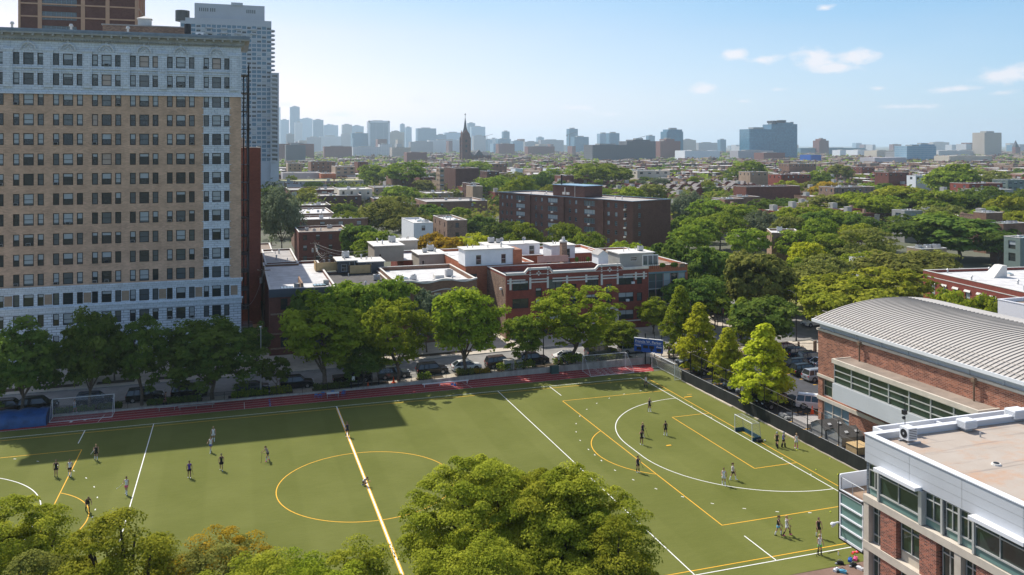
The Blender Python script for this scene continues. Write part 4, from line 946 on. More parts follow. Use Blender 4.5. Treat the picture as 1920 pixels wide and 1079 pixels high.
for yy in (-33.0-3.0, -52.0):
    b = MB(); b.path([(-.3, gt(yy), 12.4), (-.3, gt(yy), 10.3), (-.7, gt(yy), 9.95)], .1, 6); b.box(-.5, .0, gt(yy)-.2, gt(yy)+.2, 12.3, 12.7); b.obj('downpipe', M_wood, gy)
# projecting glazed bay
y0, y1 = gt(-54.5), gt(-34.3); px = -2.4
b = MB(); b.box(px, .0, y0, y1, 10.3, 10.42, 1); b.box(px-.25, 0, y0-.2, y1+.2, 10.0, 10.3, 0); b.box(px-.25, px, y0-.2, y1+.2, 10.3, 10.5, 0); b.box(px, 0, y1, y1+.2, 10.3, 10.5, 0); b.box(px, 0, y0-.2, y0, 10.3, 10.5, 0); b.obj('bay_roof', [M_stone, M_rbrown], gy)
b = MB(); b.quad((px+.05, y0, 7.7), (px+.05, y1, 7.7), (px+.05, y1, 10.0), (px+.05, y0, 10.0), 0); b.quad((px, y1-.05, 7.7), (0, y1-.05, 7.7), (0, y1-.05, 10), (px, y1-.05, 10), 0); b.quad((px, y0+.05, 7.7), (0, y0+.05, 7.7), (0, y0+.05, 10), (px, y0+.05, 10), 0)
n = 7
for i in range(n+1): y = y0+(y1-y0)*i/n; b.box(px-.06, px+.04, max(y0, y-.06), min(y1, y+.06), 7.7, 10.0, 1)
for z in (7.7, 8.45, 9.2, 9.92): b.box(px-.05, px+.04, y0, y1, z-.05, z+.05, 1)
b.obj('bay_glazing', [G_green, M_framea], gy)
b = MB(); b.box(px-.15, .0, y0-.15, y1+.15, 5.75, 7.64); 
for i in range(4): b.box(px-.16, px-.151, y0-.1, y1+.1, 6.1+i*.4, 6.115+i*.4)
b.obj('bay_panel', M_metal, gy)

# ---- 9. school wing in the lower right corner
SX, SY, SH = 33.8, -62.46, 12.95
sch = thing('school_building', 'school wing with brick piers, white panels and stained flat roof, lower right corner', 'building', (SX, SY, 0))
Ls = 34.0     # towards the camera is -y; local s runs towards the camera
def sq(b, s0, s1, z0, z1, d, m=0): b.quad((d, -s0, z0), (d, -s1, z0), (d, -s1, z1), (d, -s0, z1), m)
def sbx(b, s0, s1, z0, z1, d0, d1, m=0): b.box(d0, d1, -s1, -s0, z0, z1, m)
b = MB(); sq(b, 0, Ls, 0, SH-1.2, .45); b.quad((.0, 0, 0), (50, 0, 0), (50, 0, SH-1), (0, 0, SH-1)); b.obj('core_wall', M_terra, sch)
b = MB(); b.quad((.35, -.35, SH-.45), (50, -.35, SH-.45), (50, -Ls, SH-.45), (.35, -Ls, SH-.45)); b.obj('roof', M_rust, sch)
b = MB(); sbx(b, -.05, Ls, SH-2.1, SH, -.12, .35); b.box(.35, 50, -.35, .05, SH-2.1, SH); b.obj('white_fascia', M_metal, sch)
b = MB(); sbx(b, -.1, Ls, SH, SH+.07, -.18, .42); b.box(.42, 50, -.42, .1, SH, SH+.07); b.obj('parapet_cap', mk('white_cap', (.72, .73, .76), .5), sch)
b = MB()
for s in (4.5, 9.2, 13.9): sbx(b, s, s+.03, SH-2.05, SH-.03, -.125, -.12)
for z in (SH-.75, SH-1.4): sbx(b, 0, Ls, z, z+.02, -.125, -.12)
b.obj('panel_joint', M_steel, sch)
b = MB()      # bands of pale stone
for z0, z1 in ((7.75, 8.3), (4.15, 4.75), (.45, 1.05)): sbx(b, -.02, Ls, z0, z1, -.35, .3)
for s in (0, 8.75, 17.5): 
    sbx(b, s, s+.55, 0, 7.74, -.3, .3)
b.obj('stone_frame', M_stone, sch)
# top floor glazing
zt0, zt1 = 8.35, SH-2.1
def pane(nm, s0, s1, z0, z1, d, cols, rows, gm, fm, fr=.07):
    b = MB(); sq(b, s0, s1, z0, z1, d, 0)
    for c in cols: s = s0+(s1-s0)*c; sbx(b, max(s0, s-fr/2), min(s1, s+fr/2), z0, z1, d-.09, d-.01, 1)
    for r in rows: z = z0+(z1-z0)*r; sbx(b, s0, s1, max(z0, z-fr/2), min(z1, z+fr/2), d-.1, d-.015, 1)
    b.obj(nm, [gm, fm], sch)
pos = .25; pat = []
while pos < Ls-8:
    pat += [(pos, pos+1.25, 'n'), (pos+1.45, pos+5.3, 'w'), (pos+5.65, pos+7.1, 'n'), (pos+7.5, pos+8.6, 'n')]; pos += 8.75
for s0, s1, kd in pat:
    d = .1 if kd == 'n' else -.2
    sp = MB(); sq(sp, s0, s1, zt0, zt0+.55, d-.005, 0); sbx(sp, s0, s1, zt0+.52, zt0+.6, d-.1, d-.01, 1); sp.obj('spandrel_panel', [G_spandrel, M_framea], sch)
    pane('window', s0, s1, zt0+.6, zt1-.1, d, (0, .5, 1), (0, .74, 1), G_green, M_framea)
    if kd == 'w':
        b = MB(); sbx(b, s0-.15, s1+.15, zt1-.12, zt1+.12, -.75, -.1); b.obj('sun_shade', MATS['white_cap'], sch)
        b = MB(); sbx(b, s0-.2, s0-.03, zt0, zt1-.12, -.35, .1); sbx(b, s1+.03, s1+.35, zt0, zt1-.12, -.35, .1); b.obj('metal_pier', M_framea, sch)
    else:
        b = MB(); sbx(b, s1, s1+.18, zt0, zt1, -.1, .1); b.obj('metal_pier', M_framea, sch)
# lower floors: brick piers and windows
for z0, z1, fz in ((4.75, 7.75, 0), (1.05, 4.15, 1)):
    s = .6; i = 0
    while s < Ls-4:
        for (a, c, kd) in ((0, 1.15, 'w'), (1.15, 2.75, 'b'), (2.9, 5.0, 'p'), (5.0, 6.55, 'b'), (6.75, 8.1, 'w')):
            a += s; c += s
            if kd == 'b': q = MB(); sbx(q, a, c, z0, z1, -.25, .28); q.obj('brick_pier', M_schoolbrick, sch)
            elif kd == 'w': pane('window', a+.05, c, z0+.05, z1-.02, .15, (0, .5, 1), (0, .22, .78, 1), G_green, M_framea)
            else:
                q = MB(); sq(q, a, c, z0, z0+.75, .12); q.obj('infill_panel', M_cream, sch)
                pane('window', a+.05, c, z0+.78, z1-.02, .12, (0, .5, 1), (0, .72, 1), G_green, M_framea)
        s += 8.75
# greenery seen inside the top windows
b = MB(); rr = random.Random(5)
for i in range(60): s = rr.uniform(2.0, 5); b.ball((-.12+.0, -s, 9.35+rr.uniform(-.2, .35)*1), .004, .16, .13, 6)
b.obj('window_plants', L_yg, sch)
# lower ledge roof at the back edge
b = MB(); b.box(3.5, 50, .06, 2.9, 0, 11.6, 0, 1); b.obj('rear_wall', [M_terra, M_rgrey], sch)
b = MB(); b.box(3.5, 50, 2.9, 3.1, 10.5, 12.2); b.box(3.3, 3.5, .06, 3.1, 10.5, 12.2); b.box(9.6, 9.8, .06, 2.9, 11.6, 12.1); b.obj('ledge_parapet', MATS['white_cap'], sch)
b = MB(); b.box(5, 8.5, .6, 2.4, 11.6, 11.8); b.ball((5.5, 1.4, 11.7), .5, .5, .25, 8); b.obj('roof_hatch', M_coping, sch)
# roof plant
def unit(u, v, w_, d_, h_, fan=False):
    x, y = G(u, v, 12.5); b = MB(); x -= SX; y -= SY
    b.box(x, x+w_, y, y+d_, 12.75, 12.75+h_, 0)
    if fan:
        b.tube((x-.01, y+d_*.5, 12.75+h_*.5), (x-.03, y+d_*.5, 12.75+h_*.5), h_*.36, None, 16, 1); b.tube((x-.02, y+d_*.5, 12.75+h_*.5), (x-.05, y+d_*.5, 12.75+h_*.5), h_*.1, None, 8, 2)
        for i in range(6): b.box(x+.1+.0, x+w_-.05, y-.015, y-.002, 12.9+i*.13, 12.95+i*.13, 1)
        b.box(x-.1, x+w_+.3, y-.1, y+.05, 12.5, 12.62, 2); b.box(x-.1, x+w_+.3, y+d_-.1, y+d_+.05, 12.5, 12.62, 2)
    else:
        for i in range(5): b.box(x-.06, x+w_+.04, y-.06, y-.0, 12.85+i*h_/6, 12.9+i*h_/6, 0); b.box(x-.06, x, y, y+d_, 12.85+i*h_/6, 12.9+i*h_/6, 0)
        b.box(x+.2, x+w_-.2, y+.2, y+d_-.2, 12.5, 12.75, 2)
    b.obj('rooftop_unit', [M_plastic, M_black, M_steel], sch)
unit(1703, 834, .85, .9, .95, True); unit(1810, 812, 1.15, .9, .65); unit(1903, 793, 1.4, 1.0, .7)
x, y = G(1868, 872, 12.5); b = MB(); b.tube((x-SX, y-SY, 12.5), (x-SX, y-SY, 12.62), .35, .3, 12, 1); b.tube((x-SX, y-SY, 12.62), (x-SX, y-SY, 12.66), .2, None, 10, 0); b.obj('roof_drain', [M_black, M_coping], sch)
x, y = G(1838, 820, 12.5); b = MB(); b.tube((x-SX, y-SY, 12.5), (x-SX, y-SY, 12.9), .07, None, 6); b.obj('vent_pipe', M_steel, sch)
b = MB(); x = 4.0; b.tube((x, .3, 12.9), (x, .3, 15.4), .03, None, 5); b.box(x-.25, x+.1, .15, .4, 14.0, 14.35); b.ball((x-.3, .1, 13.8), .15); b.obj('roof_camera', M_black, sch)
# glazed box with terrace, on a rusty red post
bx_ = MB(); x0, x1, y0, y1, z0, z1 = .02, 6.2, .42, 3.3, 3.3, 8.5
sx_ = 0.0
b = MB(); b.box(x0, x1, y0, y1, z0, z0+.12, 0); b.box(x0-.0, x0+.12, y1-.25, y1, z0, z1+.1, 0); b.box(x0, x1, y1-.12, y1, z0, z1+.1, 0); b.box(x0, x1, y0, y1-.12, z1-1.3, z1-1.15, 0); b.box(x0, x0+.1, y0, y1-.25, z0, z0+.3, 0); b.box(x0, x0+.1, y0, y1-.25, z1-1.35, z1-1.05, 0); b.box(x0, x0+.15, y0, y0+.12, z0, z1-1, 0)
b.obj('bay_frame', MATS['white_cap'], sch)
b = MB(); b.quad((x0+.06, y0+.12, z0+.3), (x0+.06, y1-.25, z0+.3), (x0+.06, y1-.25, z1-1.35), (x0+.06, y0+.12, z1-1.35), 0)
for i in range(1, 4): z = z0+.3+(z1-1.65-z0)*i/4; b.box(x0-.06, x0+.05, y0+.12, y1-.25, z-.06, z+.06, 1)
b.obj('bay_glazing', [G_spandrel, MATS['white_cap']], sch)
b = MB(); b.box(x0+.2, x1, y0, y1-.2, z1-1.14, z1-1.1, 0); b.obj('terrace_floor', M_deck, sch)
b = MB(); b.tube((x0+.08, y0, z1-.1), (x0+.08, y1-.3, z1-.1), .035, None, 5)
for i in range(3): y = y0+(y1-.3-y0)*i/2; b.tube((x0+.08, y, z1-1.1), (x0+.08, y, z1-.1), .03, None, 5)
b.obj('railing', M_steel, sch)
b = MB(); px, py = G(1618, 1062); px -= SX; py -= SY; py = min(py, 3.1); b.tube((px, py, .3), (px, py, 3.3), .15, None, 10, 0); b.box(px-.4, px+.4, py-.4, py+.4, 0, .35, 1); b.box(px-.26, px-.17, py-.2, py+.2, 1.9, 2.6, 2); b.obj('support_post', [M_redpaint, M_stone, M_plastic], sch)
b = MB(); b.box(-.35, .02, 3.2, 3.3, 4.6, 4.7); b.ball((-.5, 3.3, 4.55), .25, .2, .16, 8); b.ball((-.55, 3.3, 4.38), .1, .1, .1, 6); b.obj('security_camera', M_plastic, sch)

# white service block behind the gym, right edge
B = Bld('school_block', 'white panelled block behind the vaulted gym roof at the right edge', 'building', (at(1968, 112)[0], at(1968, 112)[1]), 20, 8, zat(566, 118), MATS['white_cap'], M_rbrown, par=.4, cop=MATS['white_cap']); B.finish()

# ---- 10. plum brick slab block, turned against the grid
def bld(u0, u1, v, D, dp, wall, roof, label, rz=0., floors=0, ww=1.1, wh=1.5, sp=3.2, cat='building', name='building', par=.5, faces='f', style='trim', nroof=8, zmin=0, cop=None, fh=3.0, group=None, var=None):
    x, y = at(u0, D)
    if u0 > 640 and rz == 0:
        for q in range(12):
            for _ in range(4): x = xon(u0, y+dp); y = (D-OY-x*SS)/CC
            uf = 960+FPX*grid2cam(x, y)[0]/D
            if uf < u0+(u1-u0)*.45: break
            dp *= .8
    k_ = (u1-960)/FPX; Xc, Yc = grid2cam(x, y); c_, s_ = math.cos(rz-0+YAW), math.sin(rz+YAW)
    t = (k_*Yc-Xc)/(c_-k_*s_); H = zat(v, D)-.5
    B = Bld(name, label, cat, (x, y), t, dp, H, wall, roof, rz=rz, par=par, base_=.5, cop=cop, group=group)
    if floors:
        for f in faces:
            L = t if f == 'f' else dp; n = max(1, int((L-1.5)/sp)); m = L/(n)
            for j in range(floors):
                z = H-par-.35-wh-j*fh
                if z < .3: break
                for i in range(n): B.win(f, m*(i+.5), z, ww, wh, style, var)
    r = B.finish()
    if nroof: roofbits(r, t, dp, H-par, nroof, int(u0*7+v))
    return B, r, t, H
random.seed(21)
# long face runs left-away; local x runs from the far left corner to the near right corner
xA, yA = at(936, 300); xB, yB = at(1186, 250); Ls_ = math.hypot(xB-xA, yB-yA); rzs = math.atan2(yB-yA, xB-xA)
B = Bld('apartment_slab', 'long plum brick seven-storey slab block with blue roof edge, turned to the street grid', 'building', (xA, yA), Ls_, 17, 18.3, M_slab, M_rgrey, rz=rzs, par=.35, cop=M_bluecoping, base_=.5)
segs = [(.02, .18, 's'), (.15, .27, 'B'), (.30, .40, 's'), (.44, .53, 'B'), (.56, .64, 's'), (.68, .78, 'B'), (.83, .98, 's')]
for j in range(6):
    z = 18.3-.9-1.3-j*2.72
    for a, wd_ in ((.03, .95), (.07, .95), (.11, .95), (.315, .95), (.36, .95), (.575, .95), (.62, .95), (.845, 1.1), (.895, 1.1), (.955, 1.1)): B.win('f', a*Ls_, z, wd_, 1.3, 'blue', random.choice([0, 1, 1, 3]))
    for a in (.185, .445, .715): B.win('f', a*Ls_, z-.1, Ls_*.075, 1.55, 'band', random.choice([1, 3, 1]))
    B.win('r', 3.0, z, 1.1, 1.3, 'blue', 1)
rs = B.finish()
b = MB()
for a in (.235, .50, .78): b.box(a*Ls_, (a+.035)*Ls_, -.35, -.002, 0, 18.0)
b.obj('brick_pier', M_slab, rs)
b = MB()
for j in range(6):
    for a in (.185, .445, .715, .955): z = 18.3-.9-1.3-j*2.72; b.box(a*Ls_-.5, a*Ls_+.3, -.4, -.0, z-.65, z-.2)
b.obj('window_unit', M_coping, rs)
b = MB(); b.box(Ls_*.36, Ls_*.60, 5, 13, 18, 21.6); b.obj('lift_house', M_slab, rs); MB().box(Ls_*.355, Ls_*.605, 4.8, 13.2, 21.6, 21.8).obj('lift_house_cap', M_bluecoping, rs)
b = MB(); b.box(Ls_*.44, Ls_*.46, 4.6, 4.98, 18.6, 19.4); b.box(Ls_*.47, Ls_*.49, 4.6, 4.98, 18.6, 19.4); b.tube((Ls_*.53, 4.9, 18), (Ls_*.53, 4.9, 21.6), .09, None, 6); b.tube((Ls_*.455, 4.9, 19.4), (Ls_*.455, 4.9, 21), .18, None, 6); b.obj('roof_plant', M_coping, rs); roofbits(rs, Ls_, 16, 18.0, 9, 77, ('vent', 'pipe', 'vent'))
b = MB(); b.tube((Ls_*.41, 6, 21.6), (Ls_*.41, 6, 25), .28, None, 8); b.obj('flue', M_black, rs)

# ---- 11. named blocks of the middle distance (u left, u right, v top, depth, ...)
mid = [
 (690, 760, 352, 470, 22, M_tan, M_rgrey, 'tan stepped block right of the beige block', 0, 2, {}),
 (700, 790, 385, 360, 14, M_brown, M_rwhite, 'low white roofed row behind the big willow', 0, 0, {}),
 (850, 925, 362, 460, 16, M_tan, M_rwhite, 'tan low block with white roof just left of the slab block', 0, 1, {}),
 (560, 620, 386, 345, 18, M_slab, M_rwhite, 'plum low row with white roof left of the crenellated house', 0, 0, {}),
 (905, 950, 308, 760, 16, M_brown, M_rgrey, 'brown block below the church', 0, 1, {}),
 (1040, 1110, 330, 560, 14, M_red2, M_rgrey, 'dark red low row above the slab block roof', 0, 0, {}),
 (690, 735, 314, 700, 18, M_slab, M_rgrey, 'plum block left of the balcony building, farther off', 0, 2, {}),
 (500, 682, 341, 560, 40, M_cream, M_rgreen, 'long beige block with planted yellow-green roof behind the high-rise foot', 0, 3, {}),
 (530, 601, 325, 620, 30, M_lilac, M_rgrey, 'plain lilac-grey block above the planted roof', 0, 0, {}),
 (602, 630, 326, 612, 30, M_orange, M_rgrey, 'small orange brick cube beside the lilac-grey block', 0, 0, {}),
 (500, 522, 317, 640, 26, M_tan, M_rgrey, 'tan box-shaped building at the foot of the pale high-rise', 0, 0, {}),
 (542, 636, 357, 440, 30, M_red2, M_rgrey, 'dark red building with cream framed windows below the beige block', 0, 3, dict(sp=4.5, ww=2.6, wh=2.0, style='white')),
 (636, 698, 356, 408, 22, M_cream, M_rwhite, 'cream building with white flat roof behind the turreted house', 0, 2, {}),
 (597, 678, 368, 392, 22, M_slab, M_rgrey, 'brown-red house with crenellated bay towers', 0, 4, dict(sp=4, ww=1.0)),
 (550, 626, 402, 312, 30, M_brown, M_rwhite, 'low brown building with bright flat roof, farthest of three by the big willow', 0, 2, {}),
 (552, 690, 413, 285, 16, M_brown, M_rwhite, 'long brown terrace with white roof, middle one of three by the big willow', 0, 3, dict(sp=5, ww=1.6)),
 (560, 655, 436, 243, 18, M_red2, M_rbrown, 'dark red brick flat block with brown roof, nearest of the three by the big willow', 0, 3, {}),
 (778, 914, 379, 350, 24, M_brown, M_rgrey, 'wide brown brick block with blank side left of the slab block', 0, 3, dict(sp=12)),
 (753, 812, 419, 262, 20, M_whitewall, M_rwhite, 'white rendered house with flat roof beside the golden trees', 0, 2, dict(sp=3.4, style='plain')),
 (812, 876, 414, 268, 20, M_mixbrick, M_rwhite, 'mottled brick house with pale roof joined to the white rendered house', 0, 2, dict(sp=5)),
 (833, 898, 316, 530, 30, M_slab, M_rbrown, 'big red-brown eight-storey block with stacked cream balconies', 0, 0, {}),
 (818, 833, 316, 529, 30, M_tan, M_rbrown, 'tan balcony front of the big red-brown block', 0, 7, dict(sp=3.6, ww=2.2, wh=1.4)),
 (724, 776, 329, 560, 26, M_brown, M_rgrey, 'pinkish brown flat block left of the balcony building', 0, 4, dict(sp=7, ww=1.5)),
 (776, 816, 333, 590, 20, M_red2, M_rwhite, 'low red building with snow-white roof left of the balcony building', 0, 1, {}),
 (583, 629, 304, 720, 30, M_brown, M_rdark, 'old brown loft building with stepped gable beyond the beige block', 0, 4, {}),
 (629, 666, 313, 680, 30, M_tan, M_rgrey, 'tan gridded warehouse right of the old loft building', 0, 4, dict(sp=4, ww=2.4)),
 (540, 566, 307, 760, 30, M_tan, M_rgrey, 'square tan building with dark windows left of the old loft building', 0, 3, {}),
 (664, 690, 304, 760, 24, M_red2, M_rdark, 'dark red warehouse right of the tan gridded warehouse', 0, 4, {}),
 (867, 900, 345, 440, 16, M_slab, M_rbrown, 'low plum coloured flats right below the balcony building', 0, 2, {}),
 (900, 936, 322, 560, 26, M_slab, M_rbrown, 'dark brown flats right of the balcony building', 0, 2, {}),
 (874, 905, 350, 400, 12, M_tan, M_rgrey, 'small tan chimney block left of the slab block', 0, 0, {}),
 (785, 850, 363, 440, 20, M_tan, M_rwhite, 'sand coloured roofs behind the wide brown block', 0, 1, {}),
 (690, 745, 373, 400, 18, M_brown, M_rwhite, 'white roofed brown house half hidden by the big grey willow', 0, 1, {}),
 (1018, 1048, 317, 610, 14, M_whitewall, M_rgrey, 'plain white box building above the slab block', 0, 0, {}),
 (958, 980, 317, 600, 16, M_whitewall, M_rgrey, 'pale box building left above the slab block', 0, 0, {}),
 (1169, 1256, 321, 640, 24, M_cream, M_rgrey, 'cream low block with grey attic above the gabled row', 0, 1, dict(sp=6, ww=2.5)),
 (1447, 1502, 437, 236, 12, M_mixbrick, M_rwhite, 'small tan brick house with two arched windows among the trees', -.5, 1, dict(sp=5, ww=1.0, wh=1.6)),
 (1640, 1704, 324, 560, 20, M_red2, M_rtile, 'long red brick house with russet roof in the right distance', 0, 1, {}),
 (1700, 1745, 330, 520, 18, M_whitewall, M_rwhite, 'white gallery-like building right of the russet roofed house', 0, 1, dict(sp=3, ww=2)),
 (1781, 1880, 345, 450, 16, M_red, M_rgrey, 'bright red brick terrace with white pilasters at the far right', 0, 2, dict(sp=5, ww=1.6, style='white')),
 (1860, 1930, 338, 470, 20, M_teal, M_rgrey, 'grey-green glass building at the right edge behind the red terrace', 0, 2, dict(sp=3, ww=2.2, style='blue')),
 (1800, 1900, 357, 400, 16, M_siding, M_rgrey, 'plain grey block in front of the bright red terrace', 0, 0, {}),
 (1672, 1730, 396, 300, 12, M_siding, M_rgrey, 'grey railed roof terrace building among the right-hand trees', 0, 2, dict(sp=4, ww=2.6, style='blue')),
 (1882, 1960, 447, 205, 14, M_teal, M_rwhite, 'green metal clad building with balconies at the right edge', 0, 2, dict(sp=4, ww=2, wh=2)),
 (1856, 1925, 420, 245, 14, M_brown, M_rwhite, 'white flat roof with brick chimneys at the right edge', 0, 0, {}),
 (1700, 1775, 468, 205, 12, M_tan, M_rwhite, 'low white roof with chimneys between the round trees', 0, 0, {}),
 (1592, 1640, 486, 196, 8, M_whitewall, M_rwhite, 'white house seen through the branching dark tree', 0, 1, dict(sp=3.4)),
 (1825, 1880, 400, 270, 12, M_brown, M_rwhite, 'white flat roof between tree crowns in the right distance', 0, 0, {}),
 (1385, 1440, 323, 580, 14, M_tan, M_rgrey, 'tan corner building left of the blue towers foot', 0, 1, {}),
 (1440, 1520, 328, 540, 14, M_red, M_rwhite, 'red brick terrace with bright roof below the blue towers', 0, 1, {}),
 (1375, 1500, 351, 440, 12, M_red2, M_rwhite, 'low dark red terrace with long white roof', 0, 0, {}),
 (1368, 1425, 370, 380, 12, M_brown, M_rgrey, 'low grey roofed brown terrace right of the slab block', 0, 0, {}),
 (1335, 1395, 374, 350, 12, M_brown, M_rwhite, 'brown garages with white roof right of the slab block', 0, 0, {}),
 (1535, 1640, 352, 430, 12, M_mixbrick, M_rwhite, 'mottled brick terrace with blue-white roof in the right middle distance', 0, 1, {}),
 (1545, 1600, 316, 680, 16, M_red2, M_rgrey, 'dark brick flats between round trees in the right distance', 0, 2, {}),
 (1600, 1640, 314, 720, 16, M_red2, M_rtile, 'red-brown flats with russet roof farther right', 0, 2, {}),
 (1460, 1530, 308, 800, 16, M_brown, M_rwhite, 'brown flats with white roof under the blue towers', 0, 1, {}),
]
for (u0, u1, v, D, dp, wl_, rf, lb, rz, fl_, kw) in mid:
    bld(u0, u1, v, D, dp, wl_, rf, lb, rz, fl_, faces='f'+('l' if u0 > 800 else ''), **kw)
# red school wing at right edge, oblique
xA, yA = at(1731, 175); xB, yB = at(1925, 148); L_ = math.hypot(xB-xA, yB-yA); zt_ = zat(507, 175)
B = Bld('brick_school_wing', 'low red brick wing with white roof and capped windows at the right edge', 'building', (xA, yA), L_+6, 30, zt_-.9, M_red, M_rwhite, rz=math.atan2(yB-yA, xB-xA), par=.5, base_=.9)
for i in range(9):
    B.win('f', 3.0+3.3*i, zt_-5.6, 1.3, 2.3, 'lint', random.choice([1, 3, 2])); B.win('f', 3.0+3.3*i, zt_-9.6, 1.3, 2.3, 'lint', random.choice([1, 3, 2]))
rb_ = B.finish(); roofbits(rb_, L_, 18, zt_-1.4, 9, 5)
b = MB()
for i in range(9): x = 3+3.3*i; b.add([(x-.9, -.25, zt_-3.2), (x+.9, -.25, zt_-3.2), (x+.8, -.02, zt_-2.8), (x-.8, -.02, zt_-2.8)], [(0, 1, 2, 3)])
b.box(.2, L_+5, -.05, -.002, zt_-2.0, zt_-1.85); b.obj('window_cap', M_coping, rb_)
b = MB(); x, y = 6, 9; b.add([(x, y, zt_-1.4), (x+3, y, zt_-1.4), (x+3, y+3, zt_-1.4), (x, y+3, zt_-1.4), (x+.8, y+2, zt_+1), (x+3, y+2, zt_+1), (x+3, y+3, zt_+1), (x+.8, y+3, zt_+1)], [(0, 1, 5, 4), (4, 5, 6, 7), (0, 4, 7, 3), (1, 2, 6, 5)]); b.obj('roof_hood', M_coping, rb_)

# ---- 12. row of small arched and gabled brick houses
rr = random.Random(11)
gabw = mk('gable_roof', (.19, .17, .165), .95, ns=.8, na=.3)
protoG = {}
for kind in (0, 1, 2):
    r = thing('gabled_house', 'small red brick row house with a pale-edged gable, one of a dense row', 'house', (0, -3000, 0), 0, 'gabled brick row houses beyond the slab block')
    wd_ = 6.5; b = MB(); hh = 8; n = 8
    prof = [(0, 0), (wd_, 0), (wd_, hh)]+([(wd_*(1-i/n), hh+1.9*math.sin(PI*i/n)) for i in range(1, n)] if kind == 0 else ([(wd_/2, hh+2.2)] if kind == 1 else [(wd_*.8, hh+.2), (wd_*.5, hh+1.8), (wd_*.2, hh+.2)]))+[(0, hh)]
    b.profy(prof, 0, .5, 0); b.box(0, wd_, .5, 11, 0, hh-.2, 0, 1); b.obj('wall', [M_red, M_rgrey], r)
    b = MB(); top = prof[2:]
    for (xa, za), (xb, zb_) in zip(top, top[1:]): b.add([(xa, -.12, za+.02), (xb, -.12, zb_+.02), (xb, -.12, zb_+.3), (xa, -.12, za+.3), (xa, 6, za+.3), (xb, 6, zb_+.3)], [(0, 1, 2, 3), (3, 2, 5, 4)], 0)
    b.obj('roof', [gabw], r)
    for x in (1.7, 4.8):
        link('window', winmesh(1.1, 1.5, 'white', 0), r, (x, -.03, 5.4)); link('window', winmesh(1.1, 1.5, 'white', 1), r, (x, -.03, 2.2))
    protoG[kind] = r
first = {0: True, 1: True, 2: True}
def placeG(x, y, k, rz=0.):
    r = protoG[k]
    if first[k]: first[k] = False; r.location = (x, y, .5); r.rotation_euler = (0, 0, rz)
    else: r = dup(r, (x, y, .5), rz)
    return r
for u0, u1, D in ((1128, 1420, 520), (1150, 1390, 480), (1195, 1410, 560), (1235, 1400, 600), (1100, 1200, 610), (1200, 1280, 445)):
    x, y = at(u0, D); uu = u0
    while uu < u1:
        placeG(x, y, rr.choice([0, 0, 1, 2])); x += 6.6 if rr.random() < .85 else 13
        Xc, Yc = grid2cam(x, y); uu = 960+FPX*Xc/Yc
# ---- 13. small flat-roofed houses through the neighbourhood
FOOT = []        # keep-clear boxes (u0, u1, D0, D1)
protoH = []
for wl_, rf in ((M_brown, M_rwhite), (M_red2, M_rgrey), (M_mixbrick, M_rwhite), (M_tan, M_rgrey), (M_red, M_rwhite), (M_cream, M_rwhite), (M_slab, M_rbrown), (M_lilac, M_rgrey)):
    nm_ = {M_brown.name: 'brown', M_red2.name: 'dark red', M_mixbrick.name: 'mottled', M_tan.name: 'tan', M_red.name: 'red', M_cream.name: 'cream', M_slab.name: 'plum coloured', M_lilac.name: 'grey'}[wl_.name]
    r = thing('flat_roofed_house', 'small %s flat-roofed house between the distant tree crowns' % nm_, 'house', (0, -3000, 0), 0, '%s flat-roofed houses in the distance' % nm_)
    H = 9.5; b = MB(); b.box(0, 8, 0, 16, 0, H, 0, 1); b.obj('wall', [wl_, rf], r); b = MB()
    b.box(-.1, 8.1, -.1, .2, H, H+.45); b.box(-.1, .2, .2, 16, H, H+.35); b.box(7.8, 8.1, .2, 16, H, H+.35); b.obj('coping', wl_, r)
    MB().box(5.5, 6.4, 3, 4, H, H+1.6).obj('chimney', M_mixbrick, r); MB().box(1.5, 3.5, 8, 10.5, H, H+2.2).obj('stair_hut', M_siding, r)
    for x in (2.2, 5.8):
        for z in (1.5, 4.5, 7.2): link('window', winmesh(1.2, 1.5, 'lint', 0), r, (x, -.02, z))
    protoH.append([r, True])
rr = random.Random(5)
occupied = []
def clash(x, y, rad): return any(abs(x-a) < rad+r and abs(y-b_) < rad+r for a, b_, r in occupied)
cnt = 0
for i in range(4000):
    if cnt >= 240: break
    D = 290*math.exp(rr.random()*1.95); u = rr.uniform(490, 1960)
    if D < 430 and (u < 930 or 900 < u < 1300): continue
    x, y = at(u, D); x = round(x/9)*9.; y = round(y/44)*44.+rr.choice((0, 18))
    if clash(x, y, 4.4): continue
    u2 = 960+FPX*grid2cam(x, y)[0]/grid2cam(x, y)[1]
    occupied.append((x, y, 4.4)); p = protoH[rr.choice([0, 0, 0, 1, 1, 2, 2, 3, 4, 5, 6, 7])]; sc_ = (rr.uniform(.9, 1.15), rr.uniform(.8, 1.2), rr.uniform(.8, 1.15))
    if p[1]: p[1] = False; p[0].location = (x, y, .4); p[0].scale = sc_
    else: dup(p[0], (x, y, .4), 0, sc_)
    cnt += 1

# past the individual houses: the mass of roofs towards the horizon
r = np.random.default_rng(31); b = MB()
for i in range(1700):
    D = 620*math.exp(r.random()*1.75); u = r.uniform(500, 1960); x, y = at(u, D); x = round(x/10)*10; y = round(y/30)*30
    if clash(x, y, 6): continue
    w_, d_, h = r.uniform(8, 22), r.uniform(12, 26), r.uniform(8, 12); occupied.append((x+w_/2, y+8, 4)) if r.random() < .5 else None
    m = int(r.integers(0, 5)); b.box(x, x+w_, y, y+d_, 0, h, m, (5, 5, 6, 7)[int(r.integers(0, 4))]); b.box(x+w_*.6, x+w_*.6+2, y+4, y+7, h, h+1.8, m)
stuffpart(b.obj('distant_houses', [M_brown, M_red2, M_mixbrick, M_tan, M_slab, M_rwhite, M_rgrey, M_rbrown]))
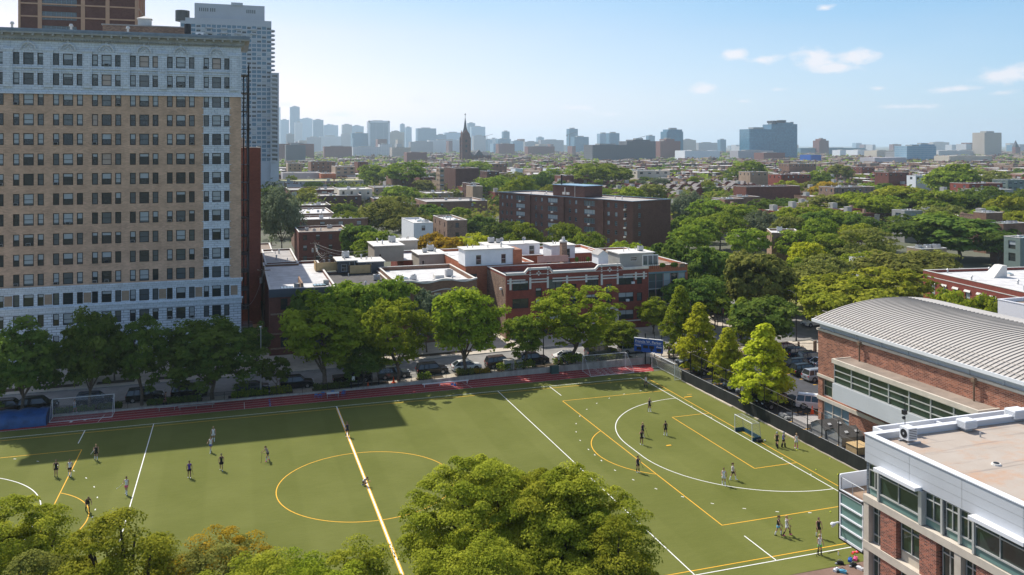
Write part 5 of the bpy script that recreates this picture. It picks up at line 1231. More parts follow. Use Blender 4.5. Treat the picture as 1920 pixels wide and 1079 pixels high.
# ---- 14. far blocks and the skyline in the haze
F_gl = facade('far_glass', (.08, .18, .26), (.08, .24, .35), (.06, .17, .26), 3.0, 3.6, .35); F_gl2 = facade('far_glass_pale', (.30, .42, .50), (.18, .34, .46), (.14, .28, .40), 3.0, 3.6, .6)
F_cn = facade('far_concrete', (.33, .33, .34), (.12, .14, .16), (.16, .18, .2), 3.2, 3.4, 1.1); F_bg = facade('far_beige', (.44, .38, .31), (.20, .19, .18), (.25, .22, .2), 3.4, 3.4, 1.3)
F_br = facade('far_brick', (.20, .085, .065), (.10, .07, .07), (.13, .08, .07), 3.4, 3.3, 1.4); F_dk = facade('far_dark', (.11, .115, .125), (.20, .225, .24), (.14, .16, .17), 3.6, 3.3, 1.1)
F_wh = facade('far_white', (.56, .57, .58), (.2, .25, .29), (.28, .33, .36), 4.5, 3.8, 1.5); F_bl = facade('blue_tower_glass', (.10, .17, .22), (.10, .28, .40), (.065, .19, .29), 2.4, 3.3, .28, .15)
F_bl2 = facade('banded_glass', (.42, .47, .50), (.10, .19, .25), (.13, .22, .28), 30, 3.6, .7, .3)
def tower(parts, D, label, m, dp=40, name='tower_block', cat='building', rz=0., cap=True):
    """parts: (u0, u1, v top); the first is the main body"""
    x, y = at(parts[0][0], D); r = thing(name, label, cat, (x, y, 0), rz)
    Xc, Yc = grid2cam(x, y); c_, s_ = math.cos(rz+YAW), math.sin(rz+YAW)
    for i, (u0, u1, v) in enumerate(parts):
        def t_(u): k_ = (u-960)/FPX; return (k_*Yc-Xc)/(c_-k_*s_)
        a, b_ = t_(u0), t_(u1); H = zat(v, D); d0 = 3*i; dd = dp-2*i
        o = MB().box(a, b_, d0, dd, 0, H).obj('wall' if i == 0 else 'tower_stage', m, r)
        if cap and H > 18:
            wdt = b_-a; q = MB(); q.box(a+wdt*.25, b_-wdt*.3, d0+dp*.2, dd-dp*.3, H, H+min(5, H*.06)); q.obj('roof_plant', M_siding, r)
    return r
T = [
 ([(523.5, 526, 202)], 6200, 'very narrow pale tower at the edge of the high-rise', F_gl2, 20), ([(526, 542, 225)], 5200, 'pale grey office tower left of the tallest blue tower', F_gl2, 40),
 ([(544, 562, 201), (548, 560, 200)], 5300, 'tallest slender blue glass tower on the left skyline', F_gl, 40), ([(553, 567, 230)], 4700, 'pale block in front of the tallest blue tower', F_wh, 30),
 ([(562, 586, 223), (570, 583, 222)], 5800, 'broad hazy blue tower right of the tallest one', F_gl2, 50), ([(587.5, 606.5, 225)], 5000, 'stepped hazy tower with dark bands in the left skyline cluster', F_gl, 40),
 ([(607, 634, 235), (612, 622, 234)], 5400, 'pair of joined hazy blocks in the left skyline cluster', F_gl2, 40), ([(642, 660, 234)], 4900, 'square grey block left of the rounded hazy block', F_cn, 40),
 ([(659, 682, 237), (663, 676, 236)], 5100, 'rounded hazy block behind the dark glass box', F_gl2, 40), ([(660, 689.5, 250)], 3300, 'dark glass office box left of the white framed tower', F_gl, 40),
 ([(537, 552, 252)], 3900, 'low dark block under the tallest blue tower', F_dk, 30), ([(600, 640, 256)], 4100, 'long pale block low in the left skyline', F_wh, 30),
 ([(575, 602, 258)], 3900, 'grey mid-rise low in the left skyline', F_cn, 30), ([(640, 660, 252)], 4300, 'slim grey slab low in the left skyline', F_cn, 30),
 ([(728, 758, 248), (738, 750, 247)], 3600, 'beige mid-rise right of the white framed tower', F_bg, 40), ([(751, 759, 233)], 5600, 'thin blue tower left of the twin thin towers', F_gl, 25),
 ([(760.5, 772, 239)], 5000, 'thin blue-grey tower right of the thinner one', F_gl2, 25), ([(783, 818, 241)], 4400, 'wide hazy blue office block left of the church', F_gl, 50),
 ([(818, 837, 253)], 4600, 'low dark blue block right of the wide hazy office block', F_gl, 30), ([(835, 867, 249)], 4800, 'hazy flat-topped block just left of the spire', F_gl2, 40),
 ([(805, 869, 263)], 3200, 'long white office building low behind the church spire', F_wh, 40), ([(770, 812, 266)], 3100, 'long grey office building low left of the church', F_cn, 40),
 ([(878, 891, 231)], 5600, 'blue tower right behind the church spire', F_gl, 30), ([(884, 910, 238)], 5200, 'pale blue broad tower right of the church spire', F_gl2, 40),
 ([(888, 911, 255)], 4200, 'grey block below the pale blue broad tower', F_cn, 30), ([(911, 923, 262)], 4400, 'small hazy block right of the spire', F_gl2, 30), ([(922, 932, 260)], 4500, 'small pale block right of the spire', F_wh, 30),
 ([(943.5, 955.5, 247)], 4300, 'slim dark tower above a low base right of the spire', F_gl, 25), ([(934, 958, 261)], 3900, 'low broad block under the slim dark tower', F_gl, 40), ([(961, 981, 265)], 3600, 'hazy block at the middle of the horizon', F_gl2, 30),
 ([(1008, 1020, 258)], 4800, 'small pale tower in the middle of the horizon', F_gl2, 25), ([(1014, 1057, 263)], 4000, 'long pale mid-rise row in the middle of the horizon', F_cn, 40),
 ([(985, 1010, 266)], 3900, 'low grey block in the middle of the horizon', F_cn, 30), ([(1067, 1083.5, 242)], 3600, 'blue-grey tower with a lower neighbour at the middle of the skyline', F_gl, 30),
 ([(1077, 1104, 257)], 3300, 'squat dark glass block right of the blue-grey tower', F_gl, 40), ([(1125, 1142, 251)], 3400, 'pale blue block, left of a pair above the dark apartments', F_gl2, 30), ([(1142.5, 1161.5, 250)], 3200, 'darker blue block, right of a pair above the dark apartments', F_gl, 30),
 ([(1216, 1228, 255)], 3800, 'small blue block right of the dark apartments', F_gl, 25), ([(1281, 1305, 263), (1284, 1300, 262)], 3600, 'brownish hazy block right of the square tower', F_bg, 30),
 ([(1351, 1361.5, 262)], 3600, 'small blue block between the square tower and the blue towers', F_gl, 25), ([(1389, 1405, 275)], 2400, 'small white block left of the blue towers', F_wh, 30),
 ([(1310, 1345, 268)], 3900, 'low hazy row left of the blue towers', F_cn, 30), ([(1846, 1878, 249)], 2300, 'plain tan high-rise at the far right', F_bg, 40),
 ([(1501, 1622, 278)], 2600, 'very long low blue shed on the right horizon', M_frameb, 60), ([(1644, 1676, 283)], 1900, 'cream box building on the right horizon', M_cream, 40),
 ([(1608, 1640, 282)], 2000, 'pale industrial building on the right horizon', M_whitewall, 40), ([(1760, 1845, 283), (1800, 1840, 282)], 2300, 'long white arena-like roof on the right horizon', M_rwhite, 50),
 ([(1681, 1727, 285)], 1650, 'grey ribbed car park building left of the glass pavilion', F_cn, 30), ([(1575, 1598, 282)], 2200, 'small white warehouse on the right horizon', M_whitewall, 30),
 ([(1750, 1780, 267), ], 5200, 'faint mauve block on the right horizon', F_bg, 30), ([(1675, 1690, 271)], 4500, 'faint block near the glass pavilion', F_br, 30),
 ([(1520, 1540, 291)], 1500, 'bright blue sided warehouse below the blue towers', M_sign, 30), ([(1432, 1472, 287)], 1500, 'red brick box below the blue towers', F_br, 30),
 ([(523, 589, 270)], 1700, 'dark red warehouse row at the foot of the skyline left', F_br, 40), ([(536, 573, 272)], 1400, 'dark gridded apartment block in front of the red warehouses', F_dk, 30),
 ([(608, 660, 275)], 1900, 'long brown low block under the left skyline', F_br, 30), ([(662, 712, 276)], 2100, 'pale balconied apartment row under the white framed tower', F_wh, 30), ([(712, 735, 271)], 2200, 'pale domed-roof block under the beige mid-rise', F_wh, 30),
 ([(735, 770, 277)], 1900, 'brown-grey low block left of the church', F_bg, 30), ([(763, 800, 286)], 1500, 'dark low building with pale roof left of the church', F_br, 30), ([(935, 965, 270)], 2500, 'low brick building right of the church', F_br, 30),
 ([(1384, 1450, 283)], 1700, 'pale flat building left foot of the blue towers', M_lilac, 30), ([(1284, 1350, 283)], 1700, 'flat white building right of the brick mid-rise', M_whitewall, 40),
 ([(1640, 1700, 296)], 1200, 'low pale building below the car park building', M_lilac, 30), ([(1780, 1860, 293)], 1300, 'low long white-roofed building at the far right', M_cream, 30), ([(990, 1040, 275)], 2400, 'low reddish warehouse in the middle of the horizon', F_br, 30),
]
for a in T: tower(a[0], a[1], a[2], a[3], a[4])
random.seed(3)
for i in range(70):      # nameless little blocks along the horizon
    u = random.uniform(525, 1930); D = random.uniform(2600, 6500)
    if u > 1000: v = random.uniform(268, 276)
    else: v = random.uniform(256, 272)
    w_ = random.uniform(5, 18)
    x, y = at(u, D); r = MB().box(0, w_/FPX*D, 0, 40, 0, zat(v, D)).obj('distant_block', random.choice([F_gl2, F_cn, F_bg, F_gl, F_br, F_wh]), None, (x, y, 0))
    tag(r, 'small hazy block lost in the line of the horizon', 'building', 'small hazy blocks on the horizon')
# white framed tower
r = tower([(690.7, 729.7, 228)], 3300, 'wide white framed tower with blue striped front above the low roofs', F_bl2, 40)
D = 3300; W_ = (729.7-690.7)/FPX*D*1.0; hh = zat(228, D)
b = MB(); b.box(-.5, 7, -1.5, 0, 0, hh+3); b.box(W_*.955, W_*1.04, -1.5, 0, 0, hh+3); b.box(0, W_, -1.5, 0, hh-5, hh+3); b.obj('white_frame', M_whitewall, r)
# dark gridded apartments with taller wing
r = tower([(1111, 1178, 272), (1177, 1231, 265), (1190, 1222, 262)], 1500, 'wide dark grey apartment blocks with gridded windows in the middle distance', F_dk, 40)
r = tower([(1238, 1276, 265), (1250, 1266, 261)], 1850, 'red brick mid-rise in front of the square grey tower', F_br, 35)
r = tower([(1250, 1281, 247), (1254, 1280, 243)], 2300, 'square grey glass tower with pale top behind the red brick mid-rise', F_gl, 35)
r = tower([(1405, 1450, 242.5), (1448, 1465, 233), (1460, 1490.5, 229), (1490, 1500, 232)], 1750, 'pair of big joined blue glass towers on the right skyline', F_bl, 36)
o = MB().box((1460-1405)/FPX*1750, (1487-1405)/FPX*1750, 5, 26, zat(230, 1750), zat(226, 1750)).obj('roof_plant', M_darksiding, r)
r = tower([(1536, 1554, 264), (1540, 1550, 261)], 2600, 'reddish brown mid-rise right of the blue towers', F_br, 30)
r = tower([(1700.6, 1755.5, 274), (1728, 1755, 271)], 1500, 'glass pavilion building with projecting frame on the right horizon', F_gl2, 30)
# far church at the right
r = tower([(1904, 1913, 276)], 2600, 'small dark church tower on the far right horizon', F_br, 12)
b = MB(); hh = zat(276, 2600); W_ = 9/FPX*2600; b.add([(0, 0, hh), (W_, 0, hh), (W_, 12, hh), (0, 12, hh), (W_/2, 6, zat(263, 2600))], [(0, 1, 4), (1, 2, 4), (2, 3, 4), (3, 0, 4)]); b.obj('spire', M_darksiding, r)
# construction cranes
for u, v, D in ((1068, 240+12, 3400), (913, 255, 4000), (1202, 258, 3400)):
    x, y = at(u, D); z = zat(v, D); b = MB(); b.tube((0, 0, 0), (0, 0, z), 1.2, None, 4); b.tube((-14, 0, z-3), (30, 0, z+8), .9, None, 4); b.box(-14, -8, -2, 2, z-8, z-4)
    o = b.obj('construction_crane', M_darksiding, None, (x, y, 0)); tag(o, {1068: 'thin crane beside the blue-grey tower', 913: 'thin crane right of the church spire', 1202: 'thin crane above the dark gridded apartments'}[u], 'crane')

# ---- 15. brick church with tall spire
D = 1500; x, y = at(867, D); s_ = D/FPX
ch = thing('church', 'dark red brick church with tall pointed spire rising above the trees', 'church', (x, y, 0))
cb = brick('church_brick', (.17, .065, .05), (.12, .05, .04), (.1, .06, .05), 2, .8, .05, na=.25, ns=.05); slate = mk('spire_slate', (.065, .07, .08), .7)
tw = 15*s_; z1 = zat(252, D); z2 = zat(243, D); za = zat(217.5, D)
b = MB(); b.box(0, tw, 0, tw, 0, zat(262, D)); b.box(tw*.05, tw*.95, tw*.05, tw*.95, 0, z1)
for xx in (0, tw): 
    for yy in (0, tw): b.box(xx-1.2, xx+1.2, yy-1.2, yy+1.2, 0, zat(258, D))
b.obj('bell_tower', cb, ch)
b = MB()
for xx in (0.8, tw-.8):
    for yy in (.8, tw-.8): 
        zz = zat(258, D); b.add([(xx-1.2, yy-1.2, zz), (xx+1.2, yy-1.2, zz), (xx+1.2, yy+1.2, zz), (xx-1.2, yy+1.2, zz), (xx, yy, zz+7)], [(0, 1, 4), (1, 2, 4), (2, 3, 4), (3, 0, 4)])
m_ = tw/2
for (a, c, e) in (((0, 0), (tw, 0), (m_, 0)), ((0, 0), (0, tw), (0, m_))):
    b.add([(a[0], a[1], z1), (c[0], c[1], z1), (e[0], e[1], z1+8)], [(0, 1, 2)])
b.add([(0, 0, z1), (tw, 0, z1), (m_, 0, z1+8), (m_, m_, z1+8), (0, m_, z1+8)], [(0, 2, 3), (1, 2, 3)])
b.obj('pinnacle', cb, ch)
b = MB(); n = 8; w1 = m_*.95; w2 = m_*.5
ring = lambda r_, z: [(m_+r_*math.cos(PI/8+2*PI*i/n), m_+r_*math.sin(PI/8+2*PI*i/n), z) for i in range(n)]
vs = ring(w1, z1)+ring(w2, z2)+ring(w2*.85, z2+2)+[(m_, m_, za)]
b.add(vs, [(i, (i+1) % n, (i+1) % n+n, i+n) for i in range(n)]+[(i+n, (i+1) % n+n, (i+1) % n+2*n, i+2*n) for i in range(n)]+[(i+2*n, (i+1) % n+2*n, 3*n) for i in range(n)])
b.tube((m_, m_, za-1), (m_, m_, za+5), .5, None, 4); b.box(m_-1.6, m_+1.6, m_-.3, m_+.3, za+2.2, za+3.2); b.obj('spire', slate, ch)
b = MB()
for v in (262, 272, 281): z = zat(v, D); b.box(tw*.38, tw*.62, -.4, 0, z-4.5, z); b.box(-.4, 0, tw*.38, tw*.62, z-4.5, z)
b.obj('belfry_window', M_black, ch)
b = MB(); nv = zat(292, D); L = 42*s_; b.box(tw, tw+L, 0, 22, 0, nv); b.obj('nave', cb, ch)
b = MB(); b.add([(tw, 0, nv), (tw+L, 0, nv), (tw+L, 22, nv), (tw, 22, nv), (tw+5, 11, nv+6), (tw+L-5, 11, nv+6)], [(0, 1, 5, 4), (1, 2, 5), (2, 3, 4, 5), (3, 0, 4)]); c_ = tw+L*.42
b.add([(c_-9, -.5, nv), (c_+9, -.5, nv), (c_, -.5, nv+10), (c_-9, 12, nv), (c_+9, 12, nv), (c_, 12, nv+10)], [(0, 1, 2), (0, 2, 5, 3), (1, 4, 5, 2)])
for i in range(7): xx = tw+4+i*L/7; b.add([(xx-1, -1, nv-3), (xx+1, -1, nv-3), (xx+1, 1, nv-3), (xx-1, 1, nv-3), (xx, 0, nv+4)], [(0, 1, 4), (1, 2, 4), (2, 3, 4), (3, 0, 4)])
b.obj('nave_roof', slate, ch)

# ================================================================== TREES
def crown_mesh(name, seed, rx, rz, nclump, nleaf, leaf, rc, flat=.6, shape='round', mat=None, zc=None, droop=.25, lobes=7, lo=.25, rag=.12):
    """leaf-sized faces gathered in clumps through the crown; origin at the foot of the tree, crown centre at zc"""
    r = np.random.default_rng(seed)
    ph = r.uniform(0, 2*PI, lobes); am = r.uniform(.08, .2, lobes)
    # main limbs give the crown its lobes
    C = []
    big = r.normal(size=(lobes+4, 3)); big /= np.linalg.norm(big, axis=1)[:, None]; bigr = r.uniform(.72-rag*.5, 1.18+rag*.5, lobes+4)
    while len(C) < nclump:
        d = r.normal(size=3); d /= np.linalg.norm(d)
        if d[2] < -.8: continue
        w_ = np.exp((5+20*rag)*(big@d)); amp = (w_*bigr).sum()/w_.sum()
        rad = amp*(lo+(1-lo)*r.random()**.45)
        p = d*rad
        if shape == 'cone':
            p[2] = r.uniform(-.95, 1); rad = amp*r.random()**.45; h = (p[2]+1)/2; k_ = max(.10, 1.4*(1-h)**.85)*(.55+.6*min(1, h*4)); hn = math.hypot(d[0], d[1])+1e-6
            p[0] = d[0]/hn*rad*k_; p[1] = d[1]/hn*rad*k_
        elif shape == 'vase':
            h = (p[2]+1)/2; k_ = .5+.6*min(1, h*1.5); p[0] *= k_; p[1] *= k_
        C.append((p[0]*rx, p[1]*rx, p[2]*rz))
    C = np.array(C); n = nclump*nleaf
    cr = rc*r.uniform(.55, 1.35, nclump)
    # leaves on each clump: mostly on its upper shell
    d = r.normal(size=(nclump, nleaf, 3)); d /= np.linalg.norm(d, axis=2)[:, :, None]
    d[:, :, 2] = np.where(d[:, :, 2] < -.2, -d[:, :, 2], d[:, :, 2])
    rad = r.random((nclump, nleaf, 1))**.4
    off = d*rad*cr[:, None, None]; hor = np.linalg.norm(off[:, :, :2], axis=2)
    off[:, :, 2] = off[:, :, 2]*flat-hor*droop
    P = (C[:, None, :]+off).reshape(n, 3)
    out_ = C/np.array([rx, rx, rz])
    nrm = (d*.9+out_[:, None, :]*.5+r.normal(size=(nclump, nleaf, 3))*.55+np.array([0, 0, .35])).reshape(n, 3); nrm /= np.linalg.norm(nrm, axis=1)[:, None]
    t = np.cross(nrm, r.normal(size=(n, 3))); t /= np.linalg.norm(t, axis=1)[:, None]; bt = np.cross(nrm, t)
    s = leaf*r.uniform(.55, 1.35, n)[:, None]; el = r.uniform(.45, .8, n)[:, None]
    V = np.empty((n, 4, 3)); V[:, 0] = P-t*s; V[:, 1] = P-bt*s*el; V[:, 2] = P+t*s; V[:, 3] = P+bt*s*el
    V = V.reshape(-1, 3); V[:, 2] += (zc if zc is not None else rz*1.2)
    tint = np.clip(np.repeat(r.random(nclump)*.55, nleaf)+r.random(n)*.35+.10*(out_[:, 2].repeat(nleaf)), 0, 1)
    me = bpy.data.meshes.new(name); me.vertices.add(4*n); me.vertices.foreach_set('co', V.ravel())
    me.loops.add(4*n); me.loops.foreach_set('vertex_index', np.arange(4*n, dtype=np.int32)); me.polygons.add(n)
    me.polygons.foreach_set('loop_start', np.arange(0, 4*n, 4, dtype=np.int32))
    me.update(calc_edges=True)
    a = me.attributes.new('tint', 'FLOAT', 'POINT'); a.data.foreach_set('value', np.repeat(tint, 4).astype(np.float32))
    me.materials.append(mat or L_green)
    return me, C+np.array([0, 0, zc if zc is not None else rz*1.2])
def trunk_mesh(seed, h0, r0, C, nl=7, mat=None, twist=.35):
    rr = random.Random(seed); b = MB(); top = C[:, 2].mean()
    p = [Vector((0, 0, -.3)), Vector((rr.uniform(-.15, .15), rr.uniform(-.15, .15), h0*.5)), Vector((rr.uniform(-.3, .3), rr.uniform(-.3, .3), h0))]
    b.path(p, [r0*1.25, r0*.95, r0*.8], 7)
    idx = [rr.randrange(len(C)) for _ in range(nl)]
    for i in idx:
        e = Vector(C[i]); s = p[2] if rr.random() < .6 else p[1].lerp(p[2], rr.uniform(.4, 1)); m = s.lerp(e, .5)+Vector((rr.uniform(-1, 1)*twist, rr.uniform(-1, 1)*twist, rr.uniform(0, .6)))
        b.path([s, m, e], [r0*.55, r0*.35, r0*.10], 5)
        for q in range(2):
            e2 = Vector(C[rr.randrange(len(C))]); 
            if (e2-m).length < (e-s).length*.9: b.path([m, m.lerp(e2, .55)+Vector((0, 0, .2)), e2], [r0*.28, r0*.16, r0*.05], 4)
    return b.mesh('trunk', [mat or M_bark])
PT = {}
def proto(key, h, **k):
    """key -> (crown mesh, trunk mesh, height of prototype, crown radius)"""
    name = 'crown'; tk = k.pop('trunk', (h*.28, .22)); nl = k.pop('nl', 7)
    me, C = crown_mesh(name, zc=h-k['rz'], **k); PT[key] = (me, trunk_mesh(k['seed'], tk[0], tk[1], C, nl), h, k['rx'])
# street trees, about 130 m away
for i in range(3):
    proto(('street', i), 13, seed=10+i, rx=5.0, rz=5.6, nclump=210, nleaf=80, leaf=.24, rc=1.1, flat=.7, lo=.35, trunk=(2.6, .24))
    proto(('vase', i), 14, seed=20+i, rx=5.2, rz=6.0, nclump=175, nleaf=80, leaf=.23, rc=1.05, flat=.6, shape='vase', lo=.3, trunk=(3.0, .26))
for i in range(2):
    proto(('cone', i), 13, seed=30+i, rx=3.6, rz=6.2, nclump=240, nleaf=75, leaf=.21, rc=.8, flat=.8, shape='cone', lo=.1, trunk=(2.5, .16))
for i in range(4):
    proto(('mid', i), 13, seed=40+i, rx=6.4, rz=4.3, nclump=110, nleaf=45, leaf=.42, rc=1.5, flat=.5, lo=.4)
for i in range(3):
    proto(('wide', i), 12.5, seed=50+i, rx=8.0, rz=3.7, nclump=130, nleaf=42, leaf=.42, rc=1.7, flat=.35, lo=.35, droop=.15)
proto(('dense', 0), 12, seed=60, rx=5.6, rz=5.0, nclump=190, nleaf=45, leaf=.40, rc=1.1, flat=.8, lo=.62, lobes=3)
proto(('dense', 1), 12, seed=61, rx=5.6, rz=5.0, nclump=190, nleaf=45, leaf=.40, rc=1.1, flat=.8, lo=.62, lobes=3)
proto(('willow', 0), 15, seed=65, rx=8.0, rz=5.6, nclump=150, nleaf=60, leaf=.36, rc=1.7, flat=1.0, lo=.35, droop=.9)
proto(('open', 0), 13, seed=66, rx=8.5, rz=4.0, nclump=75, nleaf=60, leaf=.36, rc=1.7, flat=.35, lo=.5, droop=.1, trunk=(4.5, .3), nl=12)
for i in range(4): proto(('far', i), 11, seed=70+i, rx=6.0, rz=3.9, nclump=38, nleaf=26, leaf=.85, rc=1.9, flat=.55, lo=.45)
proto(('small', 0), 6, seed=75, rx=2.6, rz=2.3, nclump=60, nleaf=60, leaf=.2, rc=.75, flat=.6, trunk=(2, .09))
def tree(kind, x, y, z, h, rad, mat, label, group=None, rz=None, name='tree', cat='tree', single=False):
    cr, tr, h0, r0 = PT[kind]
    r = thing(name, label, cat, (x, y, z), random.uniform(0, 2*PI) if rz is None else rz, group)
    r.scale = (rad/r0, rad/r0, h/h0)
    c = link('crown', cr, r); setmat(c, 0, mat); link('trunk', tr, r); return r
LM = {'dark': L_dark, 'green': L_green, 'yg': L_yg, 'yel': L_yel, 'olive': L_olive, 'aut': L_aut, 'loc': L_locust, 'blue': L_blue, 'red': L_red}
random.seed(99)
S0 = 'street'
# u centre, v top, half width px, y line, kind, colour, label
street = [
 (42, 603, 68, 8.4, (S0, 0), 'dark', 'dark green round street tree at the far left, behind the blue mat cover'),
 (168, 573, 56, 8.4, (S0, 1), 'dark', 'tall dark green street tree behind the left training goal'),
 (266, 580, 55, 8.4, ('vase', 0), 'dark', 'loose dark street tree right of the left training goal'),
 (398, 589, 80, 8.4, (S0, 2), 'dark', 'broad dark green street tree before the end of the buff tower'),
 (608, 548, 86, 8.6, ('vase', 1), 'yg', 'large yellow-green street tree with pale forked trunk by the alley row house'),
 (747, 556, 58, 8.6, ('vase', 2), 'yg', 'yellow-green street tree with drooping low branches left of centre'),
 (872, 534, 68, 8.6, (S0, 1), 'yg', 'yellow-green street tree beside the white hatchback'),
 (984, 583, 44, 8.8, ('vase', 0), 'green', 'bright green leaning street tree in front of the red house left end'),
 (1076, 531, 72, 8.8, ('vase', 2), 'yg', 'wide flat-topped yellow-green tree in front of the red house centre'),
 (1162, 600, 34, 11.5, ('street', 2), 'green', 'small green street tree just left of the blue scoreboard'),
 (517, 668, 28, 8.6, ('small', 0), 'dark', 'little dark street tree beside the black sedan'),
 (682, 640, 40, 8.6, ('street', 0), 'dark', 'dark lower street tree between the two large yellow-green ones'),
]
for (u, v, hw, y, kd, c, lb) in street:
    x = xon(u, y); D = dep(x, y); h = zat(v, D)-ramp(x); tree(kd, x, y, ramp(x), h, hw/FPX*D*1.02, LM[c], lb, 'street trees along the near kerb')
for (u, v, hw, y, kd, c, lb) in [
 (655, 517, 62, 24, ('street', 2), 'green', 'tall green tree on the far pavement before the dark row houses'),
 (735, 517, 48, 25, ('mid', 1), 'green', 'dark green crown joined behind the yellow-green tree left of centre'),
 (575, 540, 40, 25, ('dense', 0), 'dark', 'very dark dense tree against the alley row house front'),
 (800, 533, 34, 24, ('vase', 0), 'blue', 'grey-green small tree in front of the curving parapet house'),
 (480, 606, 34, 22, ('vase', 1), 'dark', 'dim green tree over the mouth of the alley'),
 (330, 640, 40, 23, ('mid', 2), 'dark', 'low dark tree on the far pavement below the buff tower'),
 (215, 640, 50, 23, ('mid', 0), 'dark', 'dark tree on the far pavement between the left street trees'),
 (100, 640, 50, 23, ('mid', 3), 'dark', 'dark tree on the far pavement at the far left'),
 (1225, 556, 30, 22, ('street', 1), 'yg', 'yellow-green tree behind the blue scoreboard'),
 (1300, 518, 62, 24.5, ('wide', 0), 'dark', 'wide dark green tree before the glazed corner block'),
 (1118, 622, 20, 21.5, ('small', 0), 'dark', 'small pavement tree before the red house entrance')]:
    x = xon(u, y); D = dep(x, y); h = zat(v, D)-ramp(x); tree(kd, x, y, ramp(x), h, hw/FPX*D*.95, LM[c], lb, 'trees on the far pavement')
for (u, v, hw, x, kd, c, lb) in [
 (1277, 540, 34, 56.5, ('cone', 0), 'yg', 'tall green pyramidal tree behind the fence corner, farthest of the fence row'),
 (1311, 572, 38, 54.5, ('cone', 1), 'yel', 'second yellow-green pyramidal tree from the scoreboard along the black fence'),
 (1366, 618, 33, 54.5, ('cone', 0), 'yel', 'slim yellow pyramidal tree, third from the scoreboard along the black fence'),
 (1434, 611, 52, 54.5, ('cone', 1), 'yel', 'big golden-green pyramidal tree nearest the gymnasium along the black fence')]:
    y = yon(u, x); D = dep(x, y); h = zat(v, D)-.9; tree(kd, x, y, .9, h, hw/FPX*D*1.0, LM[c], lb, 'pyramidal trees along the black fence')
